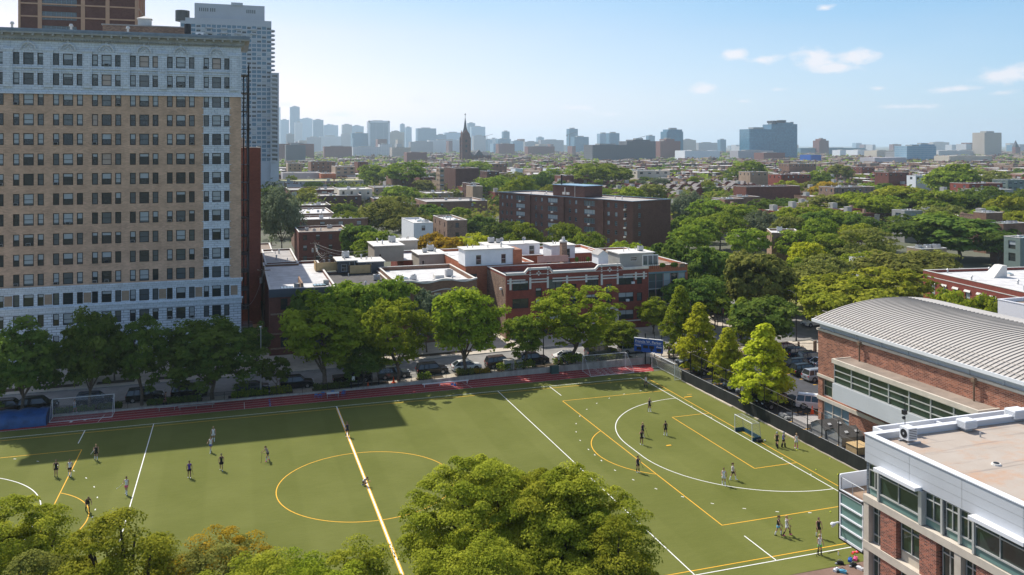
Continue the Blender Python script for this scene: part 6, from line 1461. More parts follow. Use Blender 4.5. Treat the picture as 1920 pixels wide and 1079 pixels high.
# middle distance: u, v top, half width, depth, kind, colour, label
def midtree(u, v, hw, D, kd, c, lb, grp='trees among the middle-distance roofs', g=.6):
    x, y = at(u, D); h = max(5., zat(v, D)-g); occupied.append((x, y, hw/FPX*D*.7)); return tree(kd, x, y, g, h, max(2., hw/FPX*D*1.14), LM[c], lb, grp)
M1, M2, M3, M0, W0, W1, W2, F0, F1, DN, DM, WI = ('mid', 1), ('mid', 2), ('mid', 3), ('mid', 0), ('wide', 0), ('wide', 1), ('wide', 2), ('far', 0), ('far', 1), ('dense', 0), ('dense', 1), ('willow', 0)
mt = [
 (528, 355, 40, 260, WI, 'blue', 'tall grey-green willow-like tree beside the dark red block'),
 (722, 372, 52, 300, WI, 'olive', 'big grey-olive willow before the wide brown block'),
 (768, 400, 40, 290, W0, 'olive', 'olive crown joined to the right of the big willow'),
 (813, 381, 32, 320, DN, 'dark', 'dense dark round tree against the wide brown block'),
 (672, 415, 34, 240, DM, 'dark', 'very dark leafy tree above the tan roof rooms'),
 (655, 395, 26, 300, M1, 'green', 'green tree left of the big willow'),
 (700, 432, 38, 225, M0, 'green', 'light green spreading tree behind the slate-blue roof room'),
 (807, 431, 28, 215, M2, 'aut', 'golden tree, left one of the golden group'), (842, 441, 34, 210, M3, 'aut', 'golden tree in the middle of the golden group'), (893, 437, 36, 212, M1, 'yel', 'yellow tree, right one of the golden group'),
 (905, 401, 28, 300, DN, 'dark', 'dark round tree left of the slab block, upper one'), (938, 412, 30, 270, DM, 'dark', 'dark tree at the left end of the slab block'),
 (986, 420, 34, 225, W1, 'green', 'flat green tree before the slab block left half'), (1060, 413, 30, 228, M2, 'green', 'tall bright green tree before the slab block centre'),
 (1103, 434, 34, 215, W2, 'green', 'flat-topped dark green tree before the slab block right half'), (1180, 452, 40, 205, W0, 'yg', 'yellow-green low tree above the gabled stair hut'),
 (1255, 446, 44, 184, DM, 'dark', 'dense dark tree right of the grey roof room'), (1290, 425, 38, 245, W1, 'green', 'green tree at the right corner of the slab block'),
 (1338, 458, 44, 178, DN, 'dark', 'dark clumpy tree right of the corner block, near row'), (1310, 490, 30, 185, M1, 'dark', 'small dark tree behind the glazed corner block'),
 (1415, 462, 56, 165, DM, 'olive', 'large olive rounded tree by the crossing'), (1350, 400, 44, 280, W2, 'green', 'broad green canopy right of the slab block, middle row'),
 (1290, 362, 36, 330, WI, 'blue', 'pale grey-green tree touching the right end of the slab block'), (1335, 372, 34, 320, M1, 'green', 'round green tree right of the pale grey-green one'),
 (1392, 385, 44, 300, W1, 'green', 'spreading green tree above the large olive tree'), (1440, 398, 40, 280, WI, 'blue', 'pale willow-like tree left of the small tan house'),
 (1290, 400, 30, 280, DM, 'dark', 'dark tree wedged against the slab block corner'), (1500, 385, 50, 300, W0, 'yg', 'yellow-green spreading tree behind the small tan house'),
 (1476, 402, 30, 262, M3, 'olive', 'olive tree directly behind the small tan house'), (1570, 392, 50, 290, W2, 'green', 'green dome-shaped tree right of the small tan house'),
 (1620, 362, 56, 340, W0, 'yg', 'wide yellow-green tree in the right middle distance'), (1545, 365, 40, 340, M0, 'olive', 'olive tree behind the green dome-shaped tree'),
 (1690, 344, 44, 370, M2, 'loc', 'russet-tinged tall tree in the right middle distance'), (1760, 358, 50, 350, W1, 'green', 'green tree right of the russet-tinged tree'),
 (1782, 304, 40, 500, DN, 'green', 'big full tree before the red terrace at the right'), (1840, 350, 60, 350, W2, 'dark', 'dark green spread of trees at the right, above the layered dark tree'),
 (1800, 400, 78, 255, DM, 'dark', 'huge dark leafy tree at the right with layered branches'), (1720, 405, 60, 260, W0, 'dark', 'dark feathery tree left of the huge leafy tree'),
 (1625, 432, 66, 215, ('open', 0), 'olive', 'open-branched tree with black limbs against a white house'), (1555, 440, 38, 220, W1, 'green', 'green tree left of the open-branched tree'),
 (1545, 478, 50, 190, W2, 'olive', 'low olive canopy left of the vaulted roof, upper one'), (1575, 520, 84, 158, W0, 'loc', 'feathery yellow-olive tree above the vaulted roof, left part'),
 (1660, 508, 74, 162, W1, 'loc', 'feathery yellow-olive tree above the vaulted roof, right part'), (1700, 470, 80, 190, W2, 'olive', 'olive canopy behind the feathery trees'), (1510, 450, 30, 215, M3, 'yel', 'bright yellow-green tree beside the small tan house'),
 (1505, 480, 26, 195, DN, 'green', 'green bushy tree left of the low olive canopy'), (1790, 548, 44, 135, W1, 'yg', 'yellow-green flat crown behind the vaulted roof, left part'), (1860, 553, 50, 132, W2, 'yg', 'yellow-green flat crown behind the vaulted roof, right part'),
 (1905, 395, 40, 280, M1, 'loc', 'yellow-green tree at the right edge, middle row'), (1890, 365, 34, 330, W0, 'loc', 'yellow-green tree at the right edge, upper row'), (1870, 430, 30, 240, M2, 'dark', 'dark tree beside the green metal clad building'),
 (1430, 553, 60, 140, ('mid', 2), 'dark', 'round dark tree on the corner lawn beyond the parking lot'), (1390, 560, 26, 148, ('cone', 0), 'yg', 'slim yellow-green tree left of the round dark corner tree'),
 (1485, 430, 32, 235, M0, 'green', 'green tree in front of the small tan house roof'), (1240, 475, 26, 190, M1, 'green', 'green tree right of the roof terrace'), (1380, 500, 34, 180, M3, 'dark', 'dark tree over the cross street, left of the olive one'), (1340, 520, 40, 170, W1, 'dark', 'shadowed tree over the cross street mouth'), (1480, 495, 26, 182, M2, 'olive', 'olive tree right of the large olive one by the crossing'),
 (1545, 545, 40, 150, M2, 'loc', 'yellow-olive crown just left of the vaulted roof ridge'), (1525, 500, 44, 178, M1, 'olive', 'olive tree above the crossing, behind the lawn'), (1490, 520, 30, 172, M3, 'dark', 'dark tree at the left edge of the small lawn'), (1440, 505, 40, 176, DN, 'dark', 'dark round tree behind the corner tree'),
 (1345, 470, 36, 215, M0, 'green', 'green tree in the middle of the dark mass right of the corner block'), (1400, 430, 40, 235, W1, 'green', 'broad green tree above the large olive rounded one'), (1265, 500, 30, 178, DM, 'dark', 'dark tree directly behind the corner block terrace'), (1340, 545, 34, 158, M1, 'green', 'green tree beside the slim yellow corner tree'),
 (1625, 470, 44, 200, W0, 'yg', 'yellow-green crown below the open-branched tree'), (1740, 470, 50, 205, W1, 'olive', 'olive crown left of the red school wing'), (1650, 455, 30, 225, M2, 'green', 'green tree right of the open-branched tree'),
 (745, 347, 32, 430, M1, 'green', 'bright green tree below the pinkish flats'), (735, 365, 22, 380, M2, 'yg', 'yellow-green tree below the pinkish flats'), (1032, 318, 24, 585, W1, 'green', 'green tree hiding the foot of the white box building'), (968, 321, 18, 575, M1, 'olive', 'olive tree hiding the foot of the pale box building'),
 (760, 302, 40, 560, W0, 'green', 'far green trees left of the balcony building'), (700, 308, 26, 600, M0, 'green', 'far green tree right of the dark red warehouse'),
 (975, 332, 30, 430, W1, 'yg', 'yellow-green tree behind the slab block, left end'), (1010, 320, 22, 520, DN, 'dark', 'dark round tree by the white box building'), (1180, 350, 30, 400, M1, 'yg', 'yellow-green tree behind the slab block lift house'), (1225, 342, 22, 430, M2, 'olive', 'olive tree before the gabled row, left'),
 (1130, 305, 46, 560, W0, 'green', 'broad dark green tree above the slab block lift house'), (1100, 308, 36, 590, W1, 'green', 'green tree left of the broad dark green one'), (925, 330, 40, 470, W2, 'green', 'green tree left above the slab block'), (890, 300, 30, 700, M2, 'green', 'green tree at the foot of the church'),
 (1405, 300, 30, 620, M1, 'green', 'green tree left foot of the blue towers'), (1530, 318, 30, 560, DN, 'green', 'round green tree in the right distance'), (1573, 307, 22, 640, M1, 'olive', 'olive tree in the right distance'), (1550, 340, 28, 470, M0, 'aut', 'orange-tinged tree in the right middle distance'), (1585, 350, 24, 440, DM, 'olive', 'dark olive tree right of the orange-tinged one'), (1630, 345, 34, 450, W2, 'green', 'green tree before the white gallery-like building'),
 (1480, 340, 26, 470, W1, 'loc', 'yellow-olive low tree before the red terrace'), (1470, 370, 24, 400, M3, 'dark', 'dark small tree beside the white roofed terrace'), (1780, 318, 40, 480, M3, 'green', 'second crown of the big full tree'), (1855, 322, 40, 520, W1, 'olive', 'olive trees behind the red terrace'),
]
for a in mt:
    if a[3]: midtree(*a)
# the rest of the canopy: individual trees between the houses
LANDM = [(560, 'below the tallest blue tower'), (625, 'under the left skyline cluster'), (710, 'under the white framed tower'), (800, 'left of the church spire'), (875, 'below the church spire'), (960, 'right of the church spire'),
 (1080, 'under the blue-grey tower'), (1170, 'below the dark gridded apartments'), (1260, 'under the square grey tower'), (1345, 'left of the blue glass towers'), (1455, 'below the blue glass towers'), (1545, 'right of the blue glass towers'), (1640, 'left of the glass pavilion'), (1725, 'below the glass pavilion'), (1860, 'below the tan high-rise')]
def whereis(x, y):
    X, Y = grid2cam(x, y); u = 960+FPX*X/Y; lm = min(LANDM, key=lambda q: abs(q[0]-u))[1]
    row = 'near' if Y < 360 else 'middle' if Y < 480 else 'farther' if Y < 680 else 'far' if Y < 1000 else 'farthest'
    return row, lm
for o in list(COL.objects):
    if o.parent is None and o.get('category') == 'house' and 'flat-roofed' in o['label']:
        row, lm = whereis(*o.location[:2]); o['label'] = 'small %s flat-roofed house in the %s rows, %s' % (o['label'].split('small ')[1].split(' flat')[0], row, lm)
for o in list(COL.objects):
    if o.parent is None and o.name.startswith('gabled_house'): o['label'] = 'small gabled red brick row house, %s row, %s' % whereis(*o.location[:2])
rr = random.Random(17); n1 = 0; tries = 0
cols = ['green']*6+['dark']*3+['olive']*3+['loc']*2+['yg', 'yg', 'blue']
nm = {'green': 'green', 'dark': 'dark green', 'olive': 'olive', 'loc': 'yellow-olive', 'yg': 'yellow-green', 'blue': 'grey-green', 'aut': 'golden'}
random.seed(123)
while n1 < 150 and tries < 6000:
    tries += 1; D = 250*math.exp(rr.random()*1.15); u = rr.uniform(500, 1950); x, y = at(u, D)
    if D < 420 and 930 < u < 1262: continue
    if D < 330 and u < 930: continue
    if x > 40 and x < 100 and y < 60: continue
    if clash(x, y, 4.0): continue
    rad = rr.uniform(4.5, 7.5); occupied.append((x, y, rad*.72)); c = rr.choice(cols); kd = rr.choice([M0, M1, M2, M3, W0, W1, W2, DN])
    tree(kd, x, y, .5, rr.uniform(9.5, 14), rad, LM[c], '%s tree between the houses, %s row, %s' % ((nm[c],)+whereis(x, y)), '%s trees filling the blocks' % nm[c]); n1 += 1
# beyond about 650 m the crowns read as one canopy
def canopy(name, n, D0, D1, u0, u1, seed, mats, nl=34, leaf=1.5):
    r = np.random.default_rng(seed); k_ = r.random(n)
    D = D0*np.exp(k_*math.log(D1/D0)); u = r.uniform(u0, u1, n); X = (u-960)/FPX*D; x = (X-OX)*CC+(D-OY)*SS; y = -(X-OX)*SS+(D-OY)*CC
    keep = np.array([not clash(a, b_, 2.0) for a, b_ in zip(x, y)]); x, y, D = x[keep], y[keep], D[keep]; n = len(x)
    hgt = r.uniform(7, 12.5, n); rad = r.uniform(4.5, 8.0, n)*(1+D/6000); nf_ = n*nl
    d = r.normal(size=(n, nl, 3)); d /= np.linalg.norm(d, axis=2)[:, :, None]; d[:, :, 2] = np.abs(d[:, :, 2])*1.0-.25*(r.random((n, nl)) < .3)
    q = r.random((n, nl, 1))**.3
    P = np.stack([x, y, hgt*.62], 1)[:, None, :]+d*q*np.stack([rad, rad, hgt*.38], 1)[:, None, :]*(1+.25*r.normal(size=(n, nl, 1)))
    nr = (d+r.normal(size=d.shape)*.5+np.array([0, 0, .4])).reshape(-1, 3); nr /= np.linalg.norm(nr, axis=1)[:, None]
    t_ = np.cross(nr, r.normal(size=nr.shape)); t_ /= np.linalg.norm(t_, axis=1)[:, None]; bt = np.cross(nr, t_); P = P.reshape(-1, 3)
    s = (leaf*r.uniform(.6, 1.5, nf_)*(1+np.repeat(D, nl)/3500))[:, None]
    V = np.empty((nf_, 4, 3)); V[:, 0] = P-t_*s; V[:, 1] = P-bt*s*.7; V[:, 2] = P+t_*s; V[:, 3] = P+bt*s*.7
    me = bpy.data.meshes.new(name); me.vertices.add(4*nf_); me.vertices.foreach_set('co', V.ravel()); me.loops.add(4*nf_); me.loops.foreach_set('vertex_index', np.arange(4*nf_, dtype=np.int32))
    me.polygons.add(nf_); me.polygons.foreach_set('loop_start', np.arange(0, 4*nf_, 4, dtype=np.int32))
    for m in mats: me.materials.append(m)
    me.polygons.foreach_set('material_index', np.repeat(r.integers(0, len(mats), n), nl).astype(np.int32)); me.update(calc_edges=True)
    a = me.attributes.new('tint', 'FLOAT', 'POINT'); a.data.foreach_set('value', np.repeat(np.clip(np.repeat(r.random(n)*.7, nl)+r.random(nf_)*.3, 0, 1), 4).astype(np.float32))
    o = link(name, me); o['kind'] = 'stuff'; return o
canopy('distant_tree_canopy', 2000, 640, 3400, 480, 1990, 4, [L_green, L_green, L_dark, L_olive, L_locust, L_green])
canopy('neighbourhood_greenery', 700, 300, 800, 480, 1990, 9, [L_green, L_dark, L_olive], nl=60, leaf=.8)

# ---- foreground crowns, leaf by leaf
def near(seed, u, v, hw, D, mat, label, h_low=2., nclump=420, nleaf=170, leaf=.115, rc=.86, sx=1., flat=.36, rzf=None, lo=.5, nl=16, mat2=None):
    x, y = at(u, D); H = zat(v, D)-.5; rad = hw/FPX*D*(.9 if u > 850 else 1.0); rz_ = (H-h_low)/2 if rzf is None else rzf
    nclump = int(nclump*1.35); nleaf = int(nleaf*1.6); leaf *= .7
    me, C = crown_mesh('crown', seed, rad, rz_, nclump, nleaf, leaf, rc, flat=flat, lo=lo, zc=H-rz_, droop=.35, lobes=16, rag=.2 if seed in (201, 202, 213) else .32)
    r = thing('locust_tree', label, 'tree', (x, y, 0), 0, 'honey locust crowns along the near side of the pitch')
    c = link('crown', me, r); setmat(c, 0, mat); link('trunk', trunk_mesh(seed, H*.3, .42, C, nl+10, M_bark2), r)
    if mat2: me2, C2 = crown_mesh('crown', seed+500, rad*.9, rz_*.8, nclump//2, nleaf, leaf, rc*.8, flat=flat, lo=.8, zc=H-rz_*.9, droop=.3); link('autumn_leaves', me2, r); me2.materials[0] = mat2
    return r
near(201, 950, 846, 205, 57, L_locust, 'huge feathery green tree crown at the bottom centre', h_low=3, nclump=520, nleaf=210)
near(213, 1030, 854, 130, 55, L_locust, 'middle crown joining the two shoulders of the bottom centre mass', h_low=3, nclump=300, nleaf=200)
near(202, 1080, 872, 150, 53, L_locust, 'right shoulder crown of the bottom centre mass, reaching over the white line', h_low=2, nclump=330, nleaf=190)
near(203, 900, 965, 150, 47, L_locust, 'yellower crown in front of the huge bottom centre tree', h_low=3, nclump=300, nleaf=190, leaf=.10)
near(204, 1160, 990, 75, 50, L_locust, 'lower right crown under the bottom centre mass', h_low=2, nclump=150, nleaf=190, leaf=.10)
near(205, 565, 950, 88, 46, L_yg, 'yellow-green pointed crown at the bottom left of centre', h_low=2, nclump=170, nleaf=170, leaf=.10)
near(206, 690, 966, 90, 47, L_locust, 'small loose crown over the halfway line end', h_low=2, nclump=110, nleaf=160, leaf=.10, lo=.4)
near(207, 235, 964, 158, 47, L_locust, 'wide olive-green crown at the bottom left', h_low=2, nclump=330, nleaf=180, leaf=.105)
near(208, 405, 962, 112, 48, L_olive, 'thinning crown with golden leaves at the bottom left', h_low=2, nclump=110, nleaf=130, leaf=.10, lo=.6, nl=26, mat2=L_aut)
near(209, 15, 938, 118, 52, L_locust, 'dark feathery crown at the left edge over the pitch corner', h_low=2, nclump=240, nleaf=190, leaf=.11)
near(212, 480, 995, 110, 43, L_locust, 'low olive-green crown at the bottom edge between golden and pointed crowns', h_low=2, nclump=200, nleaf=170, leaf=.09)
near(210, 645, 1000, 140, 42, L_yg, 'low bright crown along the bottom edge left of centre', h_low=2, nclump=240, nleaf=160, leaf=.09)
near(211, 60, 1015, 120, 45, L_olive, 'olive crown in the bottom left corner', h_low=2, nclump=200, nleaf=180, leaf=.10)

# ================================================================== CARS
M_carglass = mk('car_glass', (.02, .026, .03), .04, 0, .8); M_headl = mk('lamp_clear', (.6, .62, .65), .15, 0, .7); M_taill = mk('lamp_red', (.35, .01, .01), .3); M_trim = mk('car_trim', (.02, .02, .022), .6); M_rim = mk('wheel_rim', (.35, .36, .38), .3, .7)
def paint(name, c, metal=.3): return mk(name, c, .22, metal, .6)
P_black = paint('paint_black', (.010, .010, .012)); P_white = paint('paint_white', (.74, .74, .72), 0); P_grey = paint('paint_grey', (.10, .105, .115)); P_silver = paint('paint_silver', (.42, .44, .46), .5); P_navy = paint('paint_navy', (.012, .02, .05))
P_red = paint('paint_red', (.18, .012, .015)); P_cream = paint('paint_cream', (.72, .68, .58), 0); P_brown = paint('paint_brown', (.07, .045, .035)); P_slate = paint('paint_slate', (.05, .065, .075))
CARP = {}
def carproto(kind):
    if kind in CARP: return CARP[kind]
    L, W, H, belt, hood, body, cab = {
      'suv':    (4.85, 1.94, 1.76, 1.06, 1.08, [(-2.42, .38), (-2.42, .95), (-2.36, 1.06), (1.05, 1.06), (1.25, 1.07), (2.1, .98), (2.38, .82), (2.42, .40), (2.3, .27), (-2.3, .27)], (-2.33, -2.05, .55, 1.2)),
      'bigsuv': (5.2, 2.04, 1.92, 1.12, 1.14, [(-2.6, .40), (-2.6, 1.0), (-2.56, 1.14), (1.2, 1.14), (1.4, 1.16), (2.3, 1.10), (2.56, .98), (2.6, .42), (2.5, .3), (-2.5, .3)], (-2.54, -2.35, .75, 1.45)),
      'sedan':  (4.8, 1.85, 1.44, .92, .92, [(-2.4, .36), (-2.4, .78), (-2.3, .95), (-1.7, .98), (1.0, .93), (1.3, .93), (2.15, .80), (2.38, .62), (2.4, .32), (2.3, .2), (-2.3, .2)], (-1.95, -.95, .45, 1.45)),
      'hatch':  (4.6, 1.88, 1.58, .98, .98, [(-2.28, .36), (-2.3, .8), (-2.2, 1.0), (1.0, .98), (1.25, .99), (2.05, .86), (2.28, .66), (2.3, .34), (2.2, .22), (-2.2, .22)], (-2.2, -1.3, .45, 1.4)),
      'pickup': (5.8, 2.02, 1.9, 1.12, 1.12, [(-2.9, .45), (-2.9, 1.12), (-1.0, 1.12), (1.45, 1.12), (1.7, 1.14), (2.6, 1.08), (2.88, .95), (2.9, .45), (2.8, .32), (-2.8, .32)], (-.98, -.75, 1.0, 1.65))}[kind]
    r = thing('car', 'x', 'car', (0, 0, 0)); hw = W/2; b = MB()
    # body: four side stations, chamfered towards the flanks, with wheel cut-outs read as dark arches
    cxm = sum(p[0] for p in body)/len(body); czm = .65; n = len(body)
    def st(y, kx, kz): return [(cxm+(p[0]-cxm)*kx, y, czm+(p[1]-czm)*kz) for p in body]
    S_ = [st(-hw, .97, .80), st(-hw+.06, .99, .93), st(-hw+.2, 1, 1), st(hw-.2, 1, 1), st(hw-.06, .99, .93), st(hw, .97, .80)]
    vs = [p for s in S_ for p in s]; fs = []
    for k_ in range(5):
        for i in range(n): fs.append((k_*n+i, k_*n+(i+1) % n, (k_+1)*n+(i+1) % n, (k_+1)*n+i))
    fs += [tuple(range(n))[::-1], tuple(range(5*n, 6*n))]; b.add(vs, fs)
    xr0, xr1, xf1, xf0 = cab     # rear base, rear roof, front roof, front base
    zb_ = belt-.04; zr = H; wi = hw-.1; wt = hw-.32
    # roof and pillars in body colour
    b.add([(xr1, -wt, zr-.05), (xf1, -wt, zr-.07), (xf1, wt, zr-.07), (xr1, wt, zr-.05), (xr1+.15, -wt+.12, zr), (xf1-.2, -wt+.12, zr-.01), (xf1-.2, wt-.12, zr-.01), (xr1+.15, wt-.12, zr)], [(0, 1, 5, 4), (1, 2, 6, 5), (2, 3, 7, 6), (3, 0, 4, 7), (4, 5, 6, 7)])
    for s in (-1, 1):
        b.tube((xr0+.02, s*wi, zb_), (xr1, s*wt, zr-.05), .07, .05, 4); b.tube((xf0, s*wi, zb_), (xf1, s*wt, zr-.06), .045, .04, 4); b.tube((xr1, s*wt, zr-.05), (xf1, s*wt, zr-.065), .04, None, 4)
        xm = (xr0+xf0)/2-.1; b.tube((xm, s*(wi+.01), zb_), (xm+.05, s*(wt+.005), zr-.06), .04, None, 4)
        if kind in ('suv', 'bigsuv'): b.tube((xr0*.58, s*(wi+.01), zb_), (xr0*.55, s*(wt+.005), zr-.06), .05, None, 4)
        b.box(xf0-.45, xf0-.28, s*hw-.08 if s > 0 else s*hw-.12, s*hw+.12 if s > 0 else s*hw+.08, belt, belt+.13)
    b.obj('body', [P_black], r, smooth=False)
    g_ = MB(); g_.add([(xr0, -wi, zb_), (xf0, -wi, zb_), (xf0, wi, zb_), (xr0, wi, zb_), (xr1, -wt, zr-.07), (xf1, -wt, zr-.08), (xf1, wt, zr-.08), (xr1, wt, zr-.07)], [(0, 1, 5, 4), (1, 2, 6, 5), (2, 3, 7, 6), (3, 0, 4, 7)]); g_.obj('window_glass', [M_carglass], r)
    t = MB(); t.box(-L/2+.05, L/2-.05, -hw+.05, hw-.05, .2, .34); t.box(L/2-.06, L/2+.015, -hw*.45, hw*.45, .42, .62); t.box(-L/2-.01, -L/2+.05, -.26, .26, .6, .74)
    if kind in ('suv', 'bigsuv'):
        for s in (-1, 1): t.tube((xr1+.2, s*(wt-.05), zr+.05), (xf1-.1, s*(wt-.05), zr+.04), .025, None, 4)
    if kind == 'pickup': t.box(-2.85, -1.02, -hw+.12, hw-.12, 1.06, 1.135)
    wr = .36 if kind in ('suv', 'hatch') else (.40 if kind in ('bigsuv', 'pickup') else .33); ax = L*.305
    for x in (-ax, ax):
        for s in (-1, 1): t.tube((x, s*(hw-.25), wr+.02), (x, s*(hw+.004), wr+.02), wr+.075, None, 14)
    t.obj('trim', [M_trim], r)
    for s in (-1, 1):
        MB().box(L/2-.18, L/2-.0, s*hw*.62-.2, s*hw*.62+.2, belt-.34, belt-.18).obj('headlight', [M_headl], r); MB().box(-L/2-.012, -L/2+.1, s*hw*.78-.14, s*hw*.78+.14, belt-.26, belt-.06).obj('taillight', [M_taill], r)
        for x in (-ax, ax):
            w_ = MB().tube((x, s*(hw-.22), wr), (x, s*(hw+.012), wr), wr, None, 16).obj('wheel', [M_rubber], r)
            q = MB(); q.tube((x, s*(hw+.0), wr), (x, s*(hw+.02), wr), wr*.62, None, 12)
            o = q.obj('rim', [M_rim], w_)
    CARP[kind] = [r, True]; return CARP[kind]
def car(kind, x, y, rz, col, label, group=None, z=None):
    p = carproto(kind)
    if p[1]: p[1] = False; r = p[0]; r.location = (x, y, 0); r.rotation_euler = (0, 0, rz); r['label'] = label
    else:
        r = dup(p[0], (x, y, 0), rz, None, label)
        if 'group' in r.keys(): del r['group']
    if group: r['group'] = group
    z = ramp(x) if z is None else z
    r.location.z = z+.01
    if y > 9 and 0 < x < 50 and abs(math.cos(rz)) > .9: r.rotation_euler = (0, -math.atan(.018)*(1 if math.cos(rz) > 0 else -1), rz)
    for c in r.children:
        if c.name.startswith('body'): setmat(c, 0, col)
    return r
KG = 'cars parked along the near kerb'
for u, k_, c, rz, lb in [
 (18, 'suv', P_black, 0, 'black SUV at the far left, mostly behind the blue mat cover'), (72, 'suv', P_black, 0, 'black SUV behind the trunk of the leftmost street tree'), (178, 'suv', P_navy, 0, 'dark SUV seen through the left training goal'),
 (272, 'suv', P_black, 0, 'black SUV just right of the left training goal'), (355, 'suv', P_black, 0, 'black SUV above the two white benches'), (474, 'sedan', P_grey, 0, 'dark grey sedan at the alley mouth beside the little tree'),
 (556, 'suv', P_black, 0, 'black SUV right of the little dark street tree'), (661, 'pickup', P_black, 0, 'black pickup truck in deep tree shade beside the track gate'), (738, 'suv', P_slate, 0, 'slate SUV behind the yellow-green tree left of centre'),
 (810, 'suv', P_black, 0, 'black SUV behind the flowering bed left of the white hatchback'), (874, 'hatch', P_white, 0, 'white hatchback with black roof beside a tree trunk'), (938, 'suv', P_brown, 0, 'dark SUV with red tail lamp behind the clipped hedge'),
 (1000, 'suv', P_black, 0, 'black SUV behind the leaning bright green tree'), (1064, 'sedan', P_white, 0, 'white sedan parked before the red house'), (1126, 'bigsuv', P_grey, 0, 'large charcoal SUV left of the scoreboard'), (1186, 'suv', P_silver, 0, 'silver SUV half hidden behind the scoreboard')]:
    x = xon(u, 11.1); car(k_, x, 11.0, rz, c, lb, KG)
PG = 'cars in the parking lot'
row = [('suv', P_navy), ('suv', P_red), ('hatch', P_black), ('suv', P_black), ('sedan', P_black), ('suv', P_silver)]
far = [(1456, 660, 'suv', P_red, 'red SUV at the far end of the parking lot'), (1478, 662, 'suv', P_navy, 'dark blue SUV under the parking lot fence, left'), (1503, 668, 'suv', P_navy, 'navy SUV under the parking lot fence, right'), (1522, 676, 'suv', P_silver, 'light blue-grey SUV beside the gymnasium corner, upper')]
for i, (k_, c, lb) in enumerate([('suv', P_black, 'dark car farthest up the near parking row'), ('hatch', P_slate, 'slate hatchback, second from the top of the parking row'), ('suv', P_black, 'black SUV with pale windscreen in the parking row'), ('suv', P_black, 'black SUV with red tail lamps facing away in the parking row'), ('suv', P_silver, 'silver SUV lowest in the parking row, beside the gymnasium corner')]):
    car(k_, 68.6, 2.2-3.05*i-2.4, (PI if i in (2,) else 0)+.0, c, lb, PG, .9)
for i, (k_, c, lb) in enumerate([('suv', P_red, 'red SUV at the far end of the parking lot'), ('suv', P_navy, 'dark blue SUV in the back parking row, left'), ('suv', P_navy, 'navy SUV in the back parking row, centre'), ('hatch', P_silver, 'light grey hatchback in the back parking row by the gymnasium corner'), ('suv', P_grey, 'grey SUV in the back parking row, right')]):
    car(k_, 74.2, 2.0-3.05*i-1.6+2.2, 0, c, lb, PG, .9)
for i, (k_, c, lb) in enumerate([('suv', P_slate, 'dark slate car behind the fence under the first pyramidal tree'), ('suv', P_black, 'black car behind the fence between two pyramidal trees'), ('suv', P_silver, 'silver-blue SUV behind the fence, left of the big golden tree'), ('suv', P_grey, 'grey SUV behind the fence beside the silver-blue one'), ('pickup', P_black, 'black pickup behind the fence under the big golden tree')]):
    car(k_, 55.2, (1.0, -4.2, -12.6, -15.8, -21.3)[i], PI+.0, c, lb, PG, .9)
car('bigsuv', 59.3, -25.2+1.4, R(-40), P_white, 'large white SUV beside the gymnasium wall', None, .9)
x, y = G(1518, 612, .93); car('suv', x+1, y, PI, P_white, 'white SUV driving on the side street beyond the parking lot', None, .93)
for i, (u, v, k_, c, rz, lb) in enumerate([(1345, 588, 'suv', P_black, R(100), 'black car on the cross street behind the slim yellow tree'), (1362, 592, 'sedan', P_silver, R(100), 'silver sedan on the cross street behind the dark corner tree'), (1313, 578, 'hatch', P_silver, R(100), 'silver car under trees on the cross street')]):
    x, y = G(u, v, .93); car(k_, x, y, rz, c, lb, 'cars on the cross street', .93)
# delivery van in the alley
x, y = -11.0, 47; r = thing('delivery_van', 'silver delivery van parked in the sunlit alley by the fire escape', 'van', (x, y, .12), PI/2)
b = MB(); b.profy([(-2.8, .4), (-2.8, 2.6), (1.4, 2.6), (1.9, 1.7), (2.8, 1.3), (2.85, .4)], -1, 1); b.obj('body', P_silver, r)
MB().add([(1.45, -.9, 2.5), (1.92, -.9, 1.72), (1.92, .9, 1.72), (1.45, .9, 2.5)], [(0, 1, 2, 3)]).obj('windscreen', M_carglass, r).location = (.03, 0, .02)
for xx in (-1.8, 1.8):
    for s in (-1, 1): MB().tube((xx, s*.8, .38), (xx, s*1.02, .38), .38, None, 12).obj('wheel', M_rubber, r)

